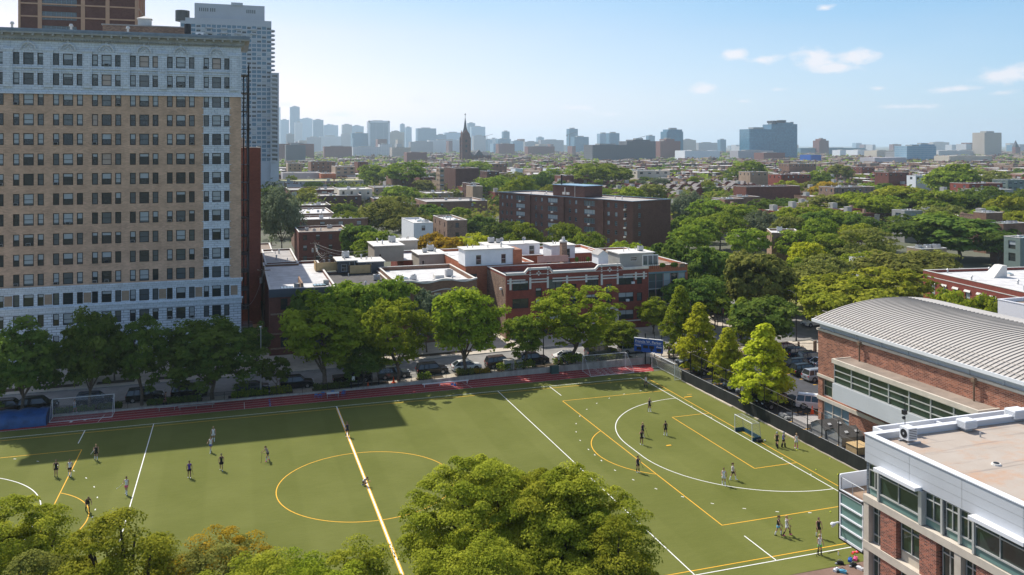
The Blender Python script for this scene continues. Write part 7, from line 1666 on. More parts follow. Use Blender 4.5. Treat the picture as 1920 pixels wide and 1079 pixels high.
# ================================================================== PEOPLE
SK = mk('skin', (.42, .24, .16), .6); SK2 = mk('skin_tan', (.30, .16, .10), .6); H_bl = mk('hair_blonde', (.45, .31, .15), .7); H_br = mk('hair_brown', (.10, .055, .03), .7); H_dk = mk('hair_dark', (.02, .015, .012), .7)
C_ = {k_: mk('cloth_'+k_, v_, .85) for k_, v_ in dict(black=(.013, .013, .016), navy=(.018, .022, .045), white=(.72, .73, .76), pink=(.75, .12, .28), blue=(.03, .12, .45), purple=(.09, .045, .32), green=(.12, .55, .16), grey=(.3, .31, .33), lblue=(.12, .42, .60)).items()}
def limbs(b, pts, rs, n=8):
    for i in range(len(pts)-1):
        b.tube(pts[i], pts[i+1], rs[i], rs[i+1], n); 
    for p, r_ in zip(pts, rs): b.ball(p, r_*1.0, None, None, 8)
def person(x, y, face, top, bottom, socks, shoes, hair, label, stride=0., bend=0., arm=(0, 0), stick=None, pads=False, helmet=None, skin=None, skirt=False, crouch=0., tail=True, group='players on the pitch', cat='player', z=0., scale=1., lift=0.):
    """joints in metres; local -y is the way the person faces"""
    skin = skin or SK; r = thing('person', label, cat, (x, y, z), face, group); r.scale = (1.08*scale,)*3
    hipz = .86-crouch*.45; hip = Vector((0, .0, hipz)); lean = bend
    sp = lambda d: Vector((0, -math.sin(lean)*d, math.cos(lean)*d))
    chest = hip+sp(.36); neck = hip+sp(.54); head = hip+sp(.68)+Vector((0, -.03-bend*.04, .0))
    b = MB()
    limbs(b, [hip+Vector((0, 0, -.02)), hip+sp(.14), chest, hip+sp(.48), neck+sp(.04)], [.125, .105, .128, .10, .045])
    for s in (-1, 1): b.tube(hip+sp(.46), hip+sp(.455)+Vector((s*.17, 0, 0)), .075, .055, 8)
    b.tube(neck, head, .048, .05, 8); b.ball(head+Vector((0, 0, .035)), .075, .092, .112, 12); b.ball(head+Vector((0, -.092, .02)), .014, .02, .02, 6)
    for s in (-1, 1): b.ball(head+Vector((s*.078, 0, .03)), .012, .02, .028, 6)
    feet = []; knees = []
    for s in (-1, 1):
        ph = stride*s; h0 = hip+Vector((s*.09, 0, -.03)); kn = Vector((s*.10, -.09*abs(ph)-.24*ph-.28*crouch, hipz*.52)); ft = Vector((s*.11+.0, -.34*ph+(.1 if crouch else 0), .075+(.10*max(0, -ph*s*0))))
        limbs(b, [h0, kn, kn.lerp(ft, .3)+Vector((0, .025, 0)), ft], [.088, .058, .056, .036]); feet.append(ft); knees.append(kn)
        b.tube(ft+Vector((0, .05, -.03)), ft+Vector((0, -.16, -.045)), .038, .03, 8)
    hands = []
    for i, s in enumerate((-1, 1)):
        a = arm[i]; sh = hip+sp(.455)+Vector((s*.185, 0, 0)); 
        el = sh+Vector((s*.06, -.26*math.sin(a*.7), -.26*math.cos(a*.7))); hd = el+Vector((-s*.02*a*2, -.24*math.sin(min(a*1.5, 2.6)+.2), -.24*math.cos(min(a*1.5, 2.6)+.2)))
        limbs(b, [sh, el, el.lerp(hd, .35), hd], [.05, .037, .036, .024]); hands.append(hd)
        d = (hd-el).normalized(); sd = d.cross(Vector((1, 0, 0))).normalized()
        b.tube(hd, hd+d*.08, .028, .032, 6)
        for q in range(4):
            o_ = sd*(.024*(q-1.5)); L_ = (.055, .07, .075, .06)[q]; p1 = hd+d*.075+o_; p2 = p1+d*L_*.6; p3 = p2+(d*.55+Vector((-s*.8, 0, 0))).normalized()*L_*.5
            b.tube(p1, p2, .0105, .0095, 5); b.tube(p2, p3, .0095, .008, 5)
        b.tube(hd+d*.02, hd+d*.06+sd*.05-Vector((s*.02, 0, 0)), .012, .009, 5)
    body = b.obj('body', [skin], r)
    m = body.modifiers.new('skin_union', 'REMESH'); m.mode = 'VOXEL'; m.voxel_size = .0125; m.use_smooth_shade = True
    def cloth(nm, fn, mt, vox=.016):
        b = MB(); fn(b); o = b.obj(nm, [mt], r); q = o.modifiers.new('cloth_union', 'REMESH'); q.mode = 'VOXEL'; q.voxel_size = vox; q.use_smooth_shade = True
    def ftop(b):
        limbs(b, [hip+sp(.02), hip+sp(.14), chest, hip+sp(.46)], [.135, .120, .142, .105])
        for s in (-1, 1): b.tube(hip+sp(.45), hip+sp(.46)+Vector((s*.15, 0, 0)), .09, .068, 8)
    cloth('shirt', ftop, C_[top])
    def fbot(b):
        b.ball(hip+Vector((0, 0, -.01)), .155, .135, .11, 10)
        for s, kn in zip((-1, 1), knees):
            h0 = hip+Vector((s*.09, 0, -.03)); e = h0.lerp(kn, .42); b.tube(h0, e, .105, .10 if not skirt else .12, 10)
        if skirt: b.tube(hip, hip+Vector((0, -.02, -.24)), .14, .20, 12)
    cloth('shorts', fbot, C_[bottom])
    if socks:
        def fs_(b):
            for kn, ft in zip(knees, feet): limbs(b, [kn.lerp(ft, .14), kn.lerp(ft, .35)+Vector((0, .02, 0)), ft], [.058, .064, .045] if not pads else [.095, .10, .095])
        cloth('socks', fs_, C_[socks])
    def fsh(b):
        for ft in feet: b.tube(ft+Vector((0, .06, -.035)), ft+Vector((0, -.17, -.045)), .046, .036, 8)
    cloth('shoes', fsh, C_[shoes])
    def fh(b):
        b.ball(head+Vector((0, .018, .06)), .085, .10, .105, 12)
        if tail: b.path([head+Vector((0, .10, .09)), head+Vector((0, .17, .02)), head+Vector((0, .16, -.14))], [.035, .035, .015], 6)
    if helmet: cloth('helmet', lambda b: b.ball(head+Vector((0, -.01, .05)), .115, .13, .13, 12), helmet)
    else: cloth('hair', fh, hair)
    b = MB()
    for s in (-1, 1): b.ball(head+Vector((s*.03, -.088, .05)), .010, .006, .007, 6)
    b.box(head.x-.022, head.x+.022, head.y-.092, head.y-.086, head.z-.028, head.z-.018); b.obj('face_features', [H_dk], r)
    if stick is not None:
        hd = hands[stick[0]]; e = Vector(stick[1]); b = MB(); d = (e-hd).normalized(); b.tube(hd-d*.12, e, .016, .014, 6); b.path([e, e+Vector((.0, -.05, -.02)), e+Vector((0, -.10, .03))], [.02, .022, .018], 6)
        o = b.obj('hockey_stick', [C_['black'] if len(stick) < 3 else C_[stick[2]]], r)
    return r
def at_px(u, v): return G(u, v, 0)
F = lambda deg: R(deg)         # facing: 0 looks to the camera side (-y)
PP = [
 (180, 863, 0.2, 'black', 'black', 'white', 'black', H_bl, 'blonde player in black with white socks, in the building shadow by the short white mark', dict(stride=.5, arm=(1.1, .3), stick=(0, (-.5, -.5, .9), 'white'))),
 (105, 894, 0.0, 'black', 'black', None, 'black', H_br, 'player in black with bare legs, left of the pair by the yellow box line', dict(stride=.15, skin=SK)),
 (131, 893, 0.0, 'white', 'black', 'white', 'white', H_br, 'player in white vest, right of the pair on the yellow box line', dict(stride=.3, arm=(.4, .4))),
 (237, 927, -.3, 'white', 'pink', 'white', 'white', H_br, 'player in white vest with pink shorts holding a white stick near the left white line', dict(stride=.5, arm=(.9, .3), stick=(0, (-.75, -.3, .68), 'white'))),
 (164, 959, .3, 'black', 'black', 'black', 'black', H_br, 'player in black bending over the yellow arc', dict(bend=.8, stride=.5, arm=(.6, .6), skin=SK2)),
 (355, 896, .1, 'purple', 'black', None, 'white', H_br, 'person in purple shirt and black shorts with a stick, left of the black dressed one', dict(stride=.3, arm=(.2, .5), stick=(1, (.35, .1, .25)), tail=False, skin=SK2)),
 (415, 882, .0, 'black', 'black', None, 'white', H_dk, 'person in a short black dress walking at left centre', dict(stride=.5, skirt=True, arm=(.2, .2))),
 (395, 848, -.4, 'white', 'blue', 'white', 'white', H_br, 'player in white vest and blue shorts at the edge of the building shadow', dict(stride=.9, arm=(.8, .5))),
 (400, 828, .0, 'white', 'white', 'white', 'white', H_bl, 'player all in white standing inside the building shadow', dict(stride=.1, arm=(.3, .3))),
 (502, 864, -.9, 'grey', 'black', 'white', 'pink', H_br, 'player with pink shoes bending with a stick left of the centre circle', dict(stride=.8, bend=.45, arm=(.8, .8), stick=(0, (-.1, -.75, .05)))),
 (651, 819, .1, 'navy', 'navy', 'navy', 'white', H_br, 'player in navy standing on the halfway line at the shadow edge', dict(stride=.15, skin=SK2)),
 (682, 910, .5, 'white', 'black', 'black', 'white', H_br, 'person crouching on the halfway line inside the centre circle', dict(crouch=1., bend=.9, arm=(1.0, 1.0))),
 (1211, 727, .1, 'white', 'black', 'navy', 'black', H_br, 'player in white vest at the far corner of the pitch', dict(stride=.4, arm=(.3, .3), stick=(0, (-.35, .0, .35)))),
 (1218, 772, .0, 'navy', 'black', 'white', 'white', H_bl, 'player in navy at the top of the white shooting circle', dict(stride=.15, arm=(.3, .4), stick=(0, (-.35, -.05, .1)))),
 (1205, 820, .2, 'navy', 'black', 'white', 'white', H_bl, 'blonde player in navy with a stick, behind the black dressed player', dict(stride=.2, arm=(.3, .5), stick=(1, (.6, -.2, .08)))),
 (1203, 834, -.3, 'black', 'black', None, 'white', H_dk, 'player in black with hand at mouth, in front of the blonde one', dict(stride=.3, arm=(1.9, .3), skin=SK2)),
 (1248, 817, 3.0, 'black', 'black', 'white', 'white', H_dk, 'dark-haired player in black seen from behind inside the shooting circle', dict(stride=.3, arm=(.2, .2), skin=SK2)),
 (1196, 886, .2, 'navy', 'black', 'black', 'white', H_br, 'player in navy standing on the yellow arc with stick', dict(stride=.15, arm=(.3, .5), stick=(1, (.4, -.3, .5)))),
 (1357, 910, -.4, 'white', 'white', 'white', 'white', H_br, 'player all in white with hands on hips and a stick, on the white circle', dict(stride=.5, arm=(.9, .5), stick=(1, (.55, -.1, .1)))),
 (1374, 900, .9, 'white', 'black', 'white', 'white', H_br, 'player in white vest and black shorts walking beside the all-white one', dict(stride=.8, arm=(.3, .3))),
 (1457, 839, -.8, 'black', 'black', 'black', 'black', H_dk, 'goalkeeper in black with helmet and leg pads beside the blue one', dict(pads=True, helmet=C_['grey'], stride=.9, arm=(.8, .8))),
 (1469, 839, .6, 'blue', 'black', 'black', 'black', H_dk, 'goalkeeper in blue shirt with helmet and leg pads', dict(pads=True, helmet=C_['grey'], stride=.4, arm=(.8, .9))),
 (1493, 841, -.3, 'white', 'white', 'pink', 'white', H_bl, 'blonde player in white with pink socks by the black fence', dict(stride=.3, bend=.1, arm=(.8, .3))),
 (1459, 1004, .9, 'black', 'lblue', 'white', 'black', H_br, 'player in black top and light blue shorts, left of the walking pair lower right', dict(stride=.7, bend=.1, arm=(.5, .3), stick=(0, (-.6, -.3, .15)))),
 (1475, 1004, 1.2, 'white', 'white', 'black', 'pink', H_bl, 'player in white with one arm out, right of the walking pair lower right', dict(stride=.9, arm=(.4, 1.4), stick=(0, (.3, -.4, .05)))),
 (1535, 1008, -.2, 'black', 'black', 'white', 'black', H_br, 'player in black behind the green-shorts player, lower right', dict(stride=.6, arm=(.3, .3))),
 (1537, 1041, .0, 'white', 'green', 'black', 'black', H_bl, 'blonde player in white vest and bright green shorts, lower right', dict(stride=.15, arm=(.3, .3), stick=(0, (-.4, -.1, .05)))),
]
for (u, v, fa, tp, bt, so_, sh, hr, lb, kw) in PP:
    x, y = at_px(u, v); person(x, y, fa-YAW*0, tp, bt, so_, sh, hr, lb, **kw)
x, y = G(140, 776); person(x, 7.7, PI/2, 'white', 'lblue', None, 'white', H_br, 'passer-by in white on the pavement behind the left training goal', stride=.5, group='passers-by on the pavement', cat='passer-by', z=.1)
x, y = G(309, 760); person(x, 7.6, PI/2, 'black', 'black', 'black', 'black', H_dk, 'passer-by all in black on the shaded pavement near the two benches', stride=.5, group='passers-by on the pavement', cat='passer-by', z=.1, bend=.2, tail=False)
x = xon(1048, 7.7); person(x, 7.7, -PI/2, 'white', 'black', 'black', 'white', H_br, 'passer-by in white top pushing a stroller along the pavement', stride=.6, group='passers-by on the pavement', cat='passer-by', z=ramp(x)+.1, bend=.2, arm=(1.1, 1.1))
r = thing('stroller', 'dark stroller pushed along the pavement above the red track', 'stroller', (x+1.1, 7.7, ramp(x)+.1))
for s in (-1, 1):
    for xx in (-.35, .35): MB().tube((xx, s*.24, .13), (xx, s*.28, .13), .13, None, 10).obj('wheel', M_rubber, r)
b = MB(); b.tube((-.35, -.24, .15), (.2, -.24, .6), .018); b.tube((-.35, .24, .15), (.2, .24, .6), .018); b.tube((.35, -.24, .15), (-.55, -.24, 1.0), .018); b.tube((.35, .24, .15), (-.55, .24, 1.0), .018); b.tube((-.55, -.24, 1), (-.55, .24, 1), .02); b.obj('frame', M_steel, r)
b = MB(); b.profy([(-.3, .45), (.35, .4), (.4, .5), (-.1, .6), (-.35, 1.0), (-.45, .95)], -.2, .2); b.obj('seat', C_['black'], r)

# ================================================================== PITCH FURNITURE
def goal(name, label, loc, rz, W_, H_, dt, db, m=M_plastic, net=M_net, r=.045):
    g_ = thing(name, label, 'goal', loc, rz); h = W_/2
    b = MB(); b.tube((-h, 0, 0), (-h, 0, H_), r, None, 8); b.tube((h, 0, 0), (h, 0, H_), r, None, 8); b.tube((-h-r, 0, H_), (h+r, 0, H_), r, None, 8); b.obj('frame', m, g_)
    b = MB()
    for s in (-h, h): b.tube((s, 0, H_), (s, dt, H_-.02), r*.5, None, 5); b.tube((s, dt, H_-.02), (s, db, .05), r*.5, None, 5); b.tube((s, 0, .05), (s, db, .05), r*.6, None, 5)
    b.tube((-h, db, .05), (h, db, .05), r*.7, None, 5); b.obj('back_frame', m, g_)
    b = MB()
    for s in (-h, h): b.add([(s, 0, .05), (s, db, .05), (s, dt, H_), (s, 0, H_)], [(0, 1, 2, 3)])
    b.add([(-h, dt, H_-.02), (h, dt, H_-.02), (h, db, .05), (-h, db, .05)], [(0, 1, 2, 3)]); b.add([(-h, 0, H_), (h, 0, H_), (h, dt, H_-.02), (-h, dt, H_-.02)], [(0, 1, 2, 3)]); b.obj('net', net, g_)
    return g_
goal('football_goal', 'white football goal standing on the red track at the left', (-32.0, 6.5, .02), PI*0+0, 7.32, 2.44, -.6, -2.1)
goal('football_goal', 'white football goal on the red track below the large charcoal SUV', (42.4, 5.9, .02), 0, 7.32, 2.44, -.7, -3.2)
goal('football_goal', 'white football goal parked sideways against the fence corner under the scoreboard', (49.95, .65, .02), PI/2, 7.32, 2.44, -.5, -1.1, net=M_netthick)
# hockey goal with backboards
x0, y0 = 45.75, -27.5
hg = thing('hockey_goal', 'hockey goal with dark blue backboards on the right goal line', 'goal', (x0, y0, 0))
b = MB(); s = 1.83; b.tube((0, -s, 0), (0, -s, 2.14), .045, None, 8); b.tube((0, s, 0), (0, s, 2.14), .045, None, 8); b.tube((0, -s-.04, 2.14), (0, s+.04, 2.14), .045, None, 8); b.obj('frame', M_plastic, hg)
b = MB()
for q in (-s, s): b.tube((0, q, 2.12), (1.0, q, 2.12), .03); b.tube((1.0, q, 2.12), (1.25, q, .4), .03)
b.tube((1.0, -s, 2.12), (1.0, s, 2.12), .03); b.obj('back_frame', M_steel, hg)
b = MB(); b.box(0, 1.25, -s-.03, -s+.02, 0, .46); b.box(0, 1.25, s-.02, s+.03, 0, .46); b.box(1.2, 1.25, -s, s, 0, .46); b.obj('backboard', mk('board_navy', (.012, .06, .10), .6), hg)
b = MB()
for q in (-s, s): b.add([(0, q, .46), (1.22, q, .46), (1.0, q, 2.12), (0, q, 2.12)], [(0, 1, 2, 3)])
b.add([(1.0, -s, 2.12), (1.0, s, 2.12), (1.22, s, .46), (1.22, -s, .46)], [(0, 1, 2, 3)]); b.add([(0, -s, 2.12), (0, s, 2.12), (1, s, 2.12), (1, -s, 2.12)], [(0, 1, 2, 3)]); b.obj('net', M_net, hg)
x, y = G(1434, 828); o = MB().ball((0, 0, .11), .11, None, None, 12).obj('ball', M_plastic, None, (x, y, 0)); tag(o, 'white ball beside the hockey goal', 'ball')
x, y = G(1424, 829); b = MB(); b.box(-.35, .35, -.2, .2, .02, .3); b.path([(-.25, 0, .3), (0, 0, .45), (.25, 0, .3)], .02, 5); o = b.obj('sports_bag', C_['black'], None, (x, y, 0)); tag(o, 'black kit bag beside the near end of the hockey goal', 'bag')
bl = [(1525, 842), (1556, 861), (1530, 882), (1571, 891), (1557, 961), (1606, 1048), (1193, 864), (1494, 845)]
for i, (u, v) in enumerate(bl):
    x, y = G(u, v); o = MB().ball((0, 0, .05), .07, None, None, 8).obj('hockey_ball', mk('ball_yellow', (.70, .75, .05), .5) if not i else MATS['ball_yellow'], None, (x, y, 0)); tag(o, 'small yellow hockey ball lying on the right half of the pitch', 'ball', 'yellow hockey balls')
for i, (u, v, w_) in enumerate([(1254, 836, .3), (1290, 745, .6)]):
    x, y = G(u, v); o = MB().box(-w_, w_, -.12, .12, .002, .05).obj('flat_marker', M_yellow, None, (x, y, 0)); tag(o, ['yellow flat marker inside the white shooting circle', 'yellow flat marker behind the right goal line'][i], 'marker')
x, y = G(1606, 1038); b = MB()
for i in range(7): b.tube((i*.16-.5, (i % 3)*.12, .03), (i*.16-.3, (i % 2)*.2, .05+.02*i), .09, .05, 7, i % 2)
o = b.obj('training_bibs', [M_cone, C_['pink']], None, (x, y, 0)); tag(o, 'heap of orange and pink bibs beside the glazed school bay', 'bibs')
for i, (u, v, c, lb) in enumerate([(1575, 1058, 'black', 'black kit bag on the red pavers, farthest left'), (1568, 1071, 'white', 'black and white kit bag on the red pavers, nearest'), (1600, 1062, 'black', 'big black kit bag right of the red post'), (1594, 1052, 'blue', 'blue kit bag behind the red post'), (1604, 1050, 'pink', 'small pink bag behind the red post'), (1612, 1068, 'white', 'white helmet and bag at the school corner'), (1580, 1074, 'lblue', 'small blue towel beside the red post')]):
    x, y = G(u, v); b = MB(); n_ = random.Random(i); b.box(-.3, .25, -.14, .14, 0, .2, 0); b.ball((-.02, 0, .2), .28, .13, .08, 8, 0); b.ball((.3, .12, .07), .13, .10, .07, 8, 1); b.path([(-.2, 0, .3), (0, 0, .42), (.2, 0, .3)], .02, 5, 1)
    o = b.obj('kit_bag', [C_[c], C_['black'] if c != 'black' else C_['grey']], None, (x, y, 0), n_.uniform(0, 3)); tag(o, lb, 'bag')
x, y = G(1572, 1041); o = MB().tube((0, 0, 0), (0, 0, .3), .05, .04, 8).tube((0, 0, .3), (0, 0, .34), .03, None, 6, 1).obj('water_bottle', [M_plastic, M_cone], None, (x, y, 0)); tag(o, 'white water bottle standing on the turf near the pavers', 'bottle')
x, y = G(1560, 1037); o = MB().tube((-.45, 0, .03), (.45, .1, .03), .018).path([(.45, .1, .03), (.52, .06, .03), (.55, -.02, .03)], .022).obj('hockey_stick', C_['black'], None, (x, y, 0)); tag(o, 'black hockey stick lying on the turf near the bibs', 'hockey stick')
# covered mats
b = MB(); n = 14; rr = random.Random(8); L_, y0 = 6.4, 3.3
prof = [(0, 0), (.0, 1.05), (.35, 1.35), (1.6, 1.75), (2.9, 1.65), (3.4, 1.2), (3.5, 0)]; vs = []
for i in range(n+1):
    for (py, pz) in prof: vs.append((i*L_/n+rr.uniform(-.05, .05), py+rr.uniform(-.07, .07), max(0, pz+(rr.uniform(-.09, .06) if pz else 0)-.05*math.sin(i*1.3))))
m_ = len(prof); fs = [(i*m_+j, (i+1)*m_+j, (i+1)*m_+j+1, i*m_+j+1) for i in range(n) for j in range(m_-1)]+[tuple(range(m_)), tuple(range(n*m_, (n+1)*m_))]
x, _ = G(0, 800); o = MB().add(vs, fs).obj('mat_cover', M_tarp, None, (-42.2, y0, .02), 0, True); tag(o, 'landing mats under a crumpled blue cover at the left end of the track', 'mat cover')
def bench(u, v, L_, label):
    x, y = G(u, v); r = thing('bench', label, 'bench', (x, y, .02)); MB().box(-L_/2, L_/2, -.14, .14, .42, .47).obj('seat', M_steel, r)
    n_ = 2 if L_ < 3 else 3
    for i in range(n_): X = -L_/2+.25+(L_-.5)*i/(n_-1); b = MB(); b.path([(X, -.2, 0), (X, -.12, .42)], .022, 5); b.path([(X, .2, 0), (X, .12, .42)], .022, 5); b.tube((X, -.2, .02), (X, .2, .02), .022, None, 5); b.obj('leg', M_steel, r)
bench(313, 770, 2.4, 'short aluminium bench on the red track below the parked SUVs'); bench(368, 767, 4.6, 'long aluminium bench on the red track right of the short one')
r = thing('hurdle_rack', 'long white rail lying across the red track with small blue blocks below', 'rail', (*G(838, 724), .02)); MB().box(-3.6, 3.4, .35, .5, .35, .5).obj('rail', M_plastic, r)
for X in (-3.3, -1, 1.2, 3.2): MB().box(X-.03, X+.03, .2, .65, 0, .35).obj('leg', M_plastic, r)
MB().box(1.0, 1.3, -.4, -.1, 0, .2).box(.7, .95, .1, .3, 0, .2).obj('block', M_seatblue, r)
x, y = G(624, 747); r = thing('folding_table', 'small white table on the red track among blue chairs', 'table', (x, y, .02)); MB().box(-.85, .85, -.35, .35, .7, .75).obj('tabletop', M_plastic, r)
for sx in (-.75, .75):
    for sy in (-.3, .3): MB().tube((sx, sy, 0), (sx, sy, .7), .02, None, 5).obj('leg', M_steel, r)
px = None
for i, (dx, dy) in enumerate([(-1.7, .6), (-1.2, 1.7), (-.4, 1.2), (.2, 1.9), (.7, 1.1), (1.5, .5), (1.7, 1.5), (-2.2, 1.0)]):
    if px is None:
        px = thing('stool', 'small blue stool around the white table on the red track', 'stool', (x+dx, y+dy, .02), .2*i, 'blue stools round the white table'); MB().box(-.2, .2, -.2, .2, .42, .46).obj('seat', M_seatblue, px)
        for sx in (-.16, .16):
            for sy in (-.16, .16): MB().tube((sx, sy, 0), (sx, sy, .42), .016, None, 5).obj('leg', M_seatblue, px)
    else: dup(px, (x+dx, y+dy, .02), .4*i)
x, y = G(1043, 703); r = thing('litter_bin', 'dark green rubbish bin against the low wall by the track', 'bin', (x, 6.3, .02)); b = MB(); b.prism([(-.6, -.4), (.6, -.4), (.6, .4), (-.6, .4)], 0, 1.05); b.obj('body', M_gbin, r); MB().box(-.66, .66, -.46, .46, 1.05, 1.14).obj('lid', M_gbin, r)
def cone_(x, y, z, label, h=.75, g=None):
    o = MB().tube((0, 0, .04), (0, 0, h), h*.22, .03, 10).box(-h*.3, h*.3, -h*.3, h*.3, 0, .04).obj('traffic_cone', M_cone, None, (x, y, z)); tag(o, label, 'cone', g)
x = xon(690, 7.5); cone_(x, 7.5, .12, 'orange traffic cone left of the track gate'); x = xon(738, 8.0); cone_(x, 8.0, ramp(x)+.12, 'orange traffic cone right of the track gate', .9)
x, y = G(1523, 783, .9); cone_(x, y, .9, 'big red-orange cone beside the gymnasium wall', 1.5)
# low chain fence on the near wall
fn = thing('chain_fence', 'low black chain-link fence on the wall along the red track', 'fence', (0, 0, 0))
for i in range(56):
    x = -46.+i*1.75
    if x > 49.5: break
    if 2.9 < x < 6.9: continue
    MB().tube((x, 7.0, .2), (x, 7.0, ramp(x)+1.35), .03, None, 5).obj('post', M_black, fn)
b = MB(); b.path([(-90, 7, 1.35), (0, 7, 1.35)], .022, 4); b.path([(0, 7, 1.35), (2.9, 7, 1.4)], .022, 4); b.path([(6.9, 7, 1.47), (50, 7, 2.25)], .022, 4); b.obj('top_rail', M_black, fn)
b = MB(); b.add([(-90, 7.0, .25), (2.9, 7.0, .3), (2.9, 7.0, 1.4), (0, 7, 1.35), (-90, 7, 1.35)], [(0, 1, 2, 3, 4)]); b.add([(6.9, 7, .35), (50, 7, 1.15), (50, 7, 2.25), (6.9, 7, 1.47)], [(0, 1, 2, 3)]); b.obj('wire_mesh', M_chain, fn)
g_ = thing('track_gate', 'black metal gate to the red track between two traffic cones', 'gate', (2.9, 7.05, .1))
for X in (0, 1.0, 3.0, 4.0): MB().tube((X, 0, 0), (X, 0, 2.3), .07, None, 6).obj('post', M_black, g_)
b = MB(); b.tube((1, 0, 2.25), (3, 0, 2.25), .04); b.tube((1, 0, .15), (3, 0, .15), .04); b.tube((1, 0, .15), (3, 0, 2.2), .03); b.obj('gate_frame', M_black, g_)
MB().box(.1, .5, -.06, -.02, 1.3, 1.9).obj('notice', M_plastic, g_)
MB().add([(0, .02, 0), (4, .02, 0), (4, .02, 2.2), (0, .02, 2.2)], [(0, 1, 2, 3)]).obj('wire_mesh', M_chain, g_)
# hedges and planting
rr = random.Random(2); hc = 0
def hedge(x0, x1, y0, y1, h, label, mat=L_green, n=900, z=None, leaf=.09, name='hedge'):
    r = np.random.default_rng(int((x0+200)*10)); P = np.stack([r.uniform(x0, x1, n), r.uniform(y0, y1, n), r.uniform(.05, 1, n)**.6*h*(.85+.25*r.random(n))], 1); P[:, 2] += (ramp((x0+x1)/2)+.1 if z is None else z)
    k_ = r.integers(0, 3, n); P[k_ == 0, 1] = y0+r.uniform(-.05, .05, (k_ == 0).sum()); nr = r.normal(size=(n, 3))+np.array([0, -.4, .6]); nr /= np.linalg.norm(nr, axis=1)[:, None]
    t_ = np.cross(nr, r.normal(size=(n, 3))); t_ /= np.linalg.norm(t_, axis=1)[:, None]; bt = np.cross(nr, t_); s = leaf*r.uniform(.7, 1.6, n)[:, None]
    V = np.empty((n, 4, 3)); V[:, 0] = P-t_*s; V[:, 1] = P-bt*s; V[:, 2] = P+t_*s; V[:, 3] = P+bt*s
    me = bpy.data.meshes.new(name); me.from_pydata(V.reshape(-1, 3).tolist(), [], [(4*i, 4*i+1, 4*i+2, 4*i+3) for i in range(n)]); me.materials.append(mat)
    a = me.attributes.new('tint', 'FLOAT', 'POINT'); a.data.foreach_set('value', np.repeat(r.random(n), 4).astype(np.float32)); o = link(name, me); tag(o, label, name, 'planting beds along the near kerb'); return o
for x0, x1, h, m_, lb in [(-54, -45, .7, L_dark, 'dark low hedge at the far left kerb'), (-30.6, -27.6, .6, L_dark, 'dark low hedge behind the left goal post'), (-24.5, -17.6, .6, L_dark, 'dark low hedge beside the two benches'), (-36, -31, .5, L_dark, 'dark low planting behind the left training goal'), (-13.6, -8.6, .7, L_green, 'leafy bed below the dark grey sedan'), (-8.3, -5.4, .9, L_yg, 'yellow-green shrubs beside the little street tree'),
                          (-2.3, 2.8, .8, L_dark, 'dark low hedge left of the track gate'), (13.0, 14.9, .8, L_green, 'shrubs at the foot of the yellow-green tree left of centre'), (19.0, 21.6, .8, L_olive, 'olive low planting left of the white hatchback'), (21.8, 24.2, .55, L_aut, 'rust-tinged low planting before the white hatchback'), (25.6, 27.6, 1.1, L_green, 'round clipped shrub below the white hatchback'),
                          (28.2, 31.5, 1.1, L_green, 'clipped hedge left of the two grey cabinets'), (34.8, 36.3, .9, L_green, 'low shrubs right of the grey cabinets'), (36.6, 39.6, 1.4, L_green, 'tall clipped hedge before the leaning street tree'), (40.2, 42.0, .8, L_olive, 'low olive shrubs near the white sedan'), (42.6, 46.5, .7, L_olive, 'patchy shrubs below the white sedan')]:
    hedge(x0, x1, 7.9, 9.3, h, lb, m_, n=int(260*(x1-x0)))
for i, u in enumerate((954, 973)):
    x = xon(u, 8.4); b = MB(); b.box(-.8, .8, -.4, .4, 0, 1.5); b.box(-.84, .84, -.44, .44, 1.5, 1.6); o = b.obj('utility_cabinet', M_conc2, None, (x, 8.4, ramp(x)+.1)); tag(o, ['pale utility cabinet right of the clipped hedge', 'narrow pale utility cabinet right of the first one'][i], 'cabinet'); 
    if i: o.scale = (.6, 1, .85)
# right-hand fence: windscreen and tall netting poles
wf = thing('windscreen_fence', 'black fabric-covered fence along the right side of the pitch', 'fence', (0, 0, 0))
pts = [(50.2, 6.6), (50.9, -3.4), (51.2, -17), (51.4, -30.6), (51.4, -44), (51.4, -56)]
b = MB(); b2 = MB()
for (xa, ya), (xb, yb) in zip(pts, pts[1:]):
    n_ = max(1, int(abs(yb-ya)/2.4))
    for i in range(n_):
        p = lambda t: (xa+(xb-xa)*t, ya+(yb-ya)*t)
        a_, c_ = p(i/n_), p((i+1)/n_); j1, j2 = rr.uniform(-.05, .05), rr.uniform(-.04, .03)
        if ya > 3: continue
        m3 = ((a_[0]+c_[0])/2+j1, (a_[1]+c_[1])/2)
        b.add([(a_[0], a_[1], .12), (m3[0]-.06, m3[1], .1), (c_[0], c_[1], .12), (c_[0], c_[1], 1.58), (m3[0], m3[1], 1.57+j2), (a_[0], a_[1], 1.58)], [(0, 1, 4, 5), (1, 2, 3, 4)])
        MB().tube((a_[0]+.05, a_[1], 0), (a_[0]+.05, a_[1], 1.66), .035, None, 6).obj('post', M_black, wf)
    b2.tube((xa+.05, ya, 1.62), (xb+.05, yb, 1.62), .03, None, 5)
b.obj('fabric_screen', M_screen, wf); b2.obj('top_rail', M_steel, wf)
b = MB()
for (xa, ya), (xb, yb) in zip(pts[1:], pts[2:]): b.box(min(xa, xb)-.12, max(xa, xb)+.1, yb, ya, 0, .1)
b.obj('kerb_edge', M_conc, wf)
nf_ = thing('tall_net_fence', 'tall black pole fence with chain-link between the pitch and the parking lot', 'fence', (0, 0, 0))
py = [7.4, 4.9, 1.0, -4.2, -7.3, -10.3, -13.8, -17.4, -20.1, -22.8, -25.7, -28.6, -31.5, -34.1, -37.0, -40, -43, -46]
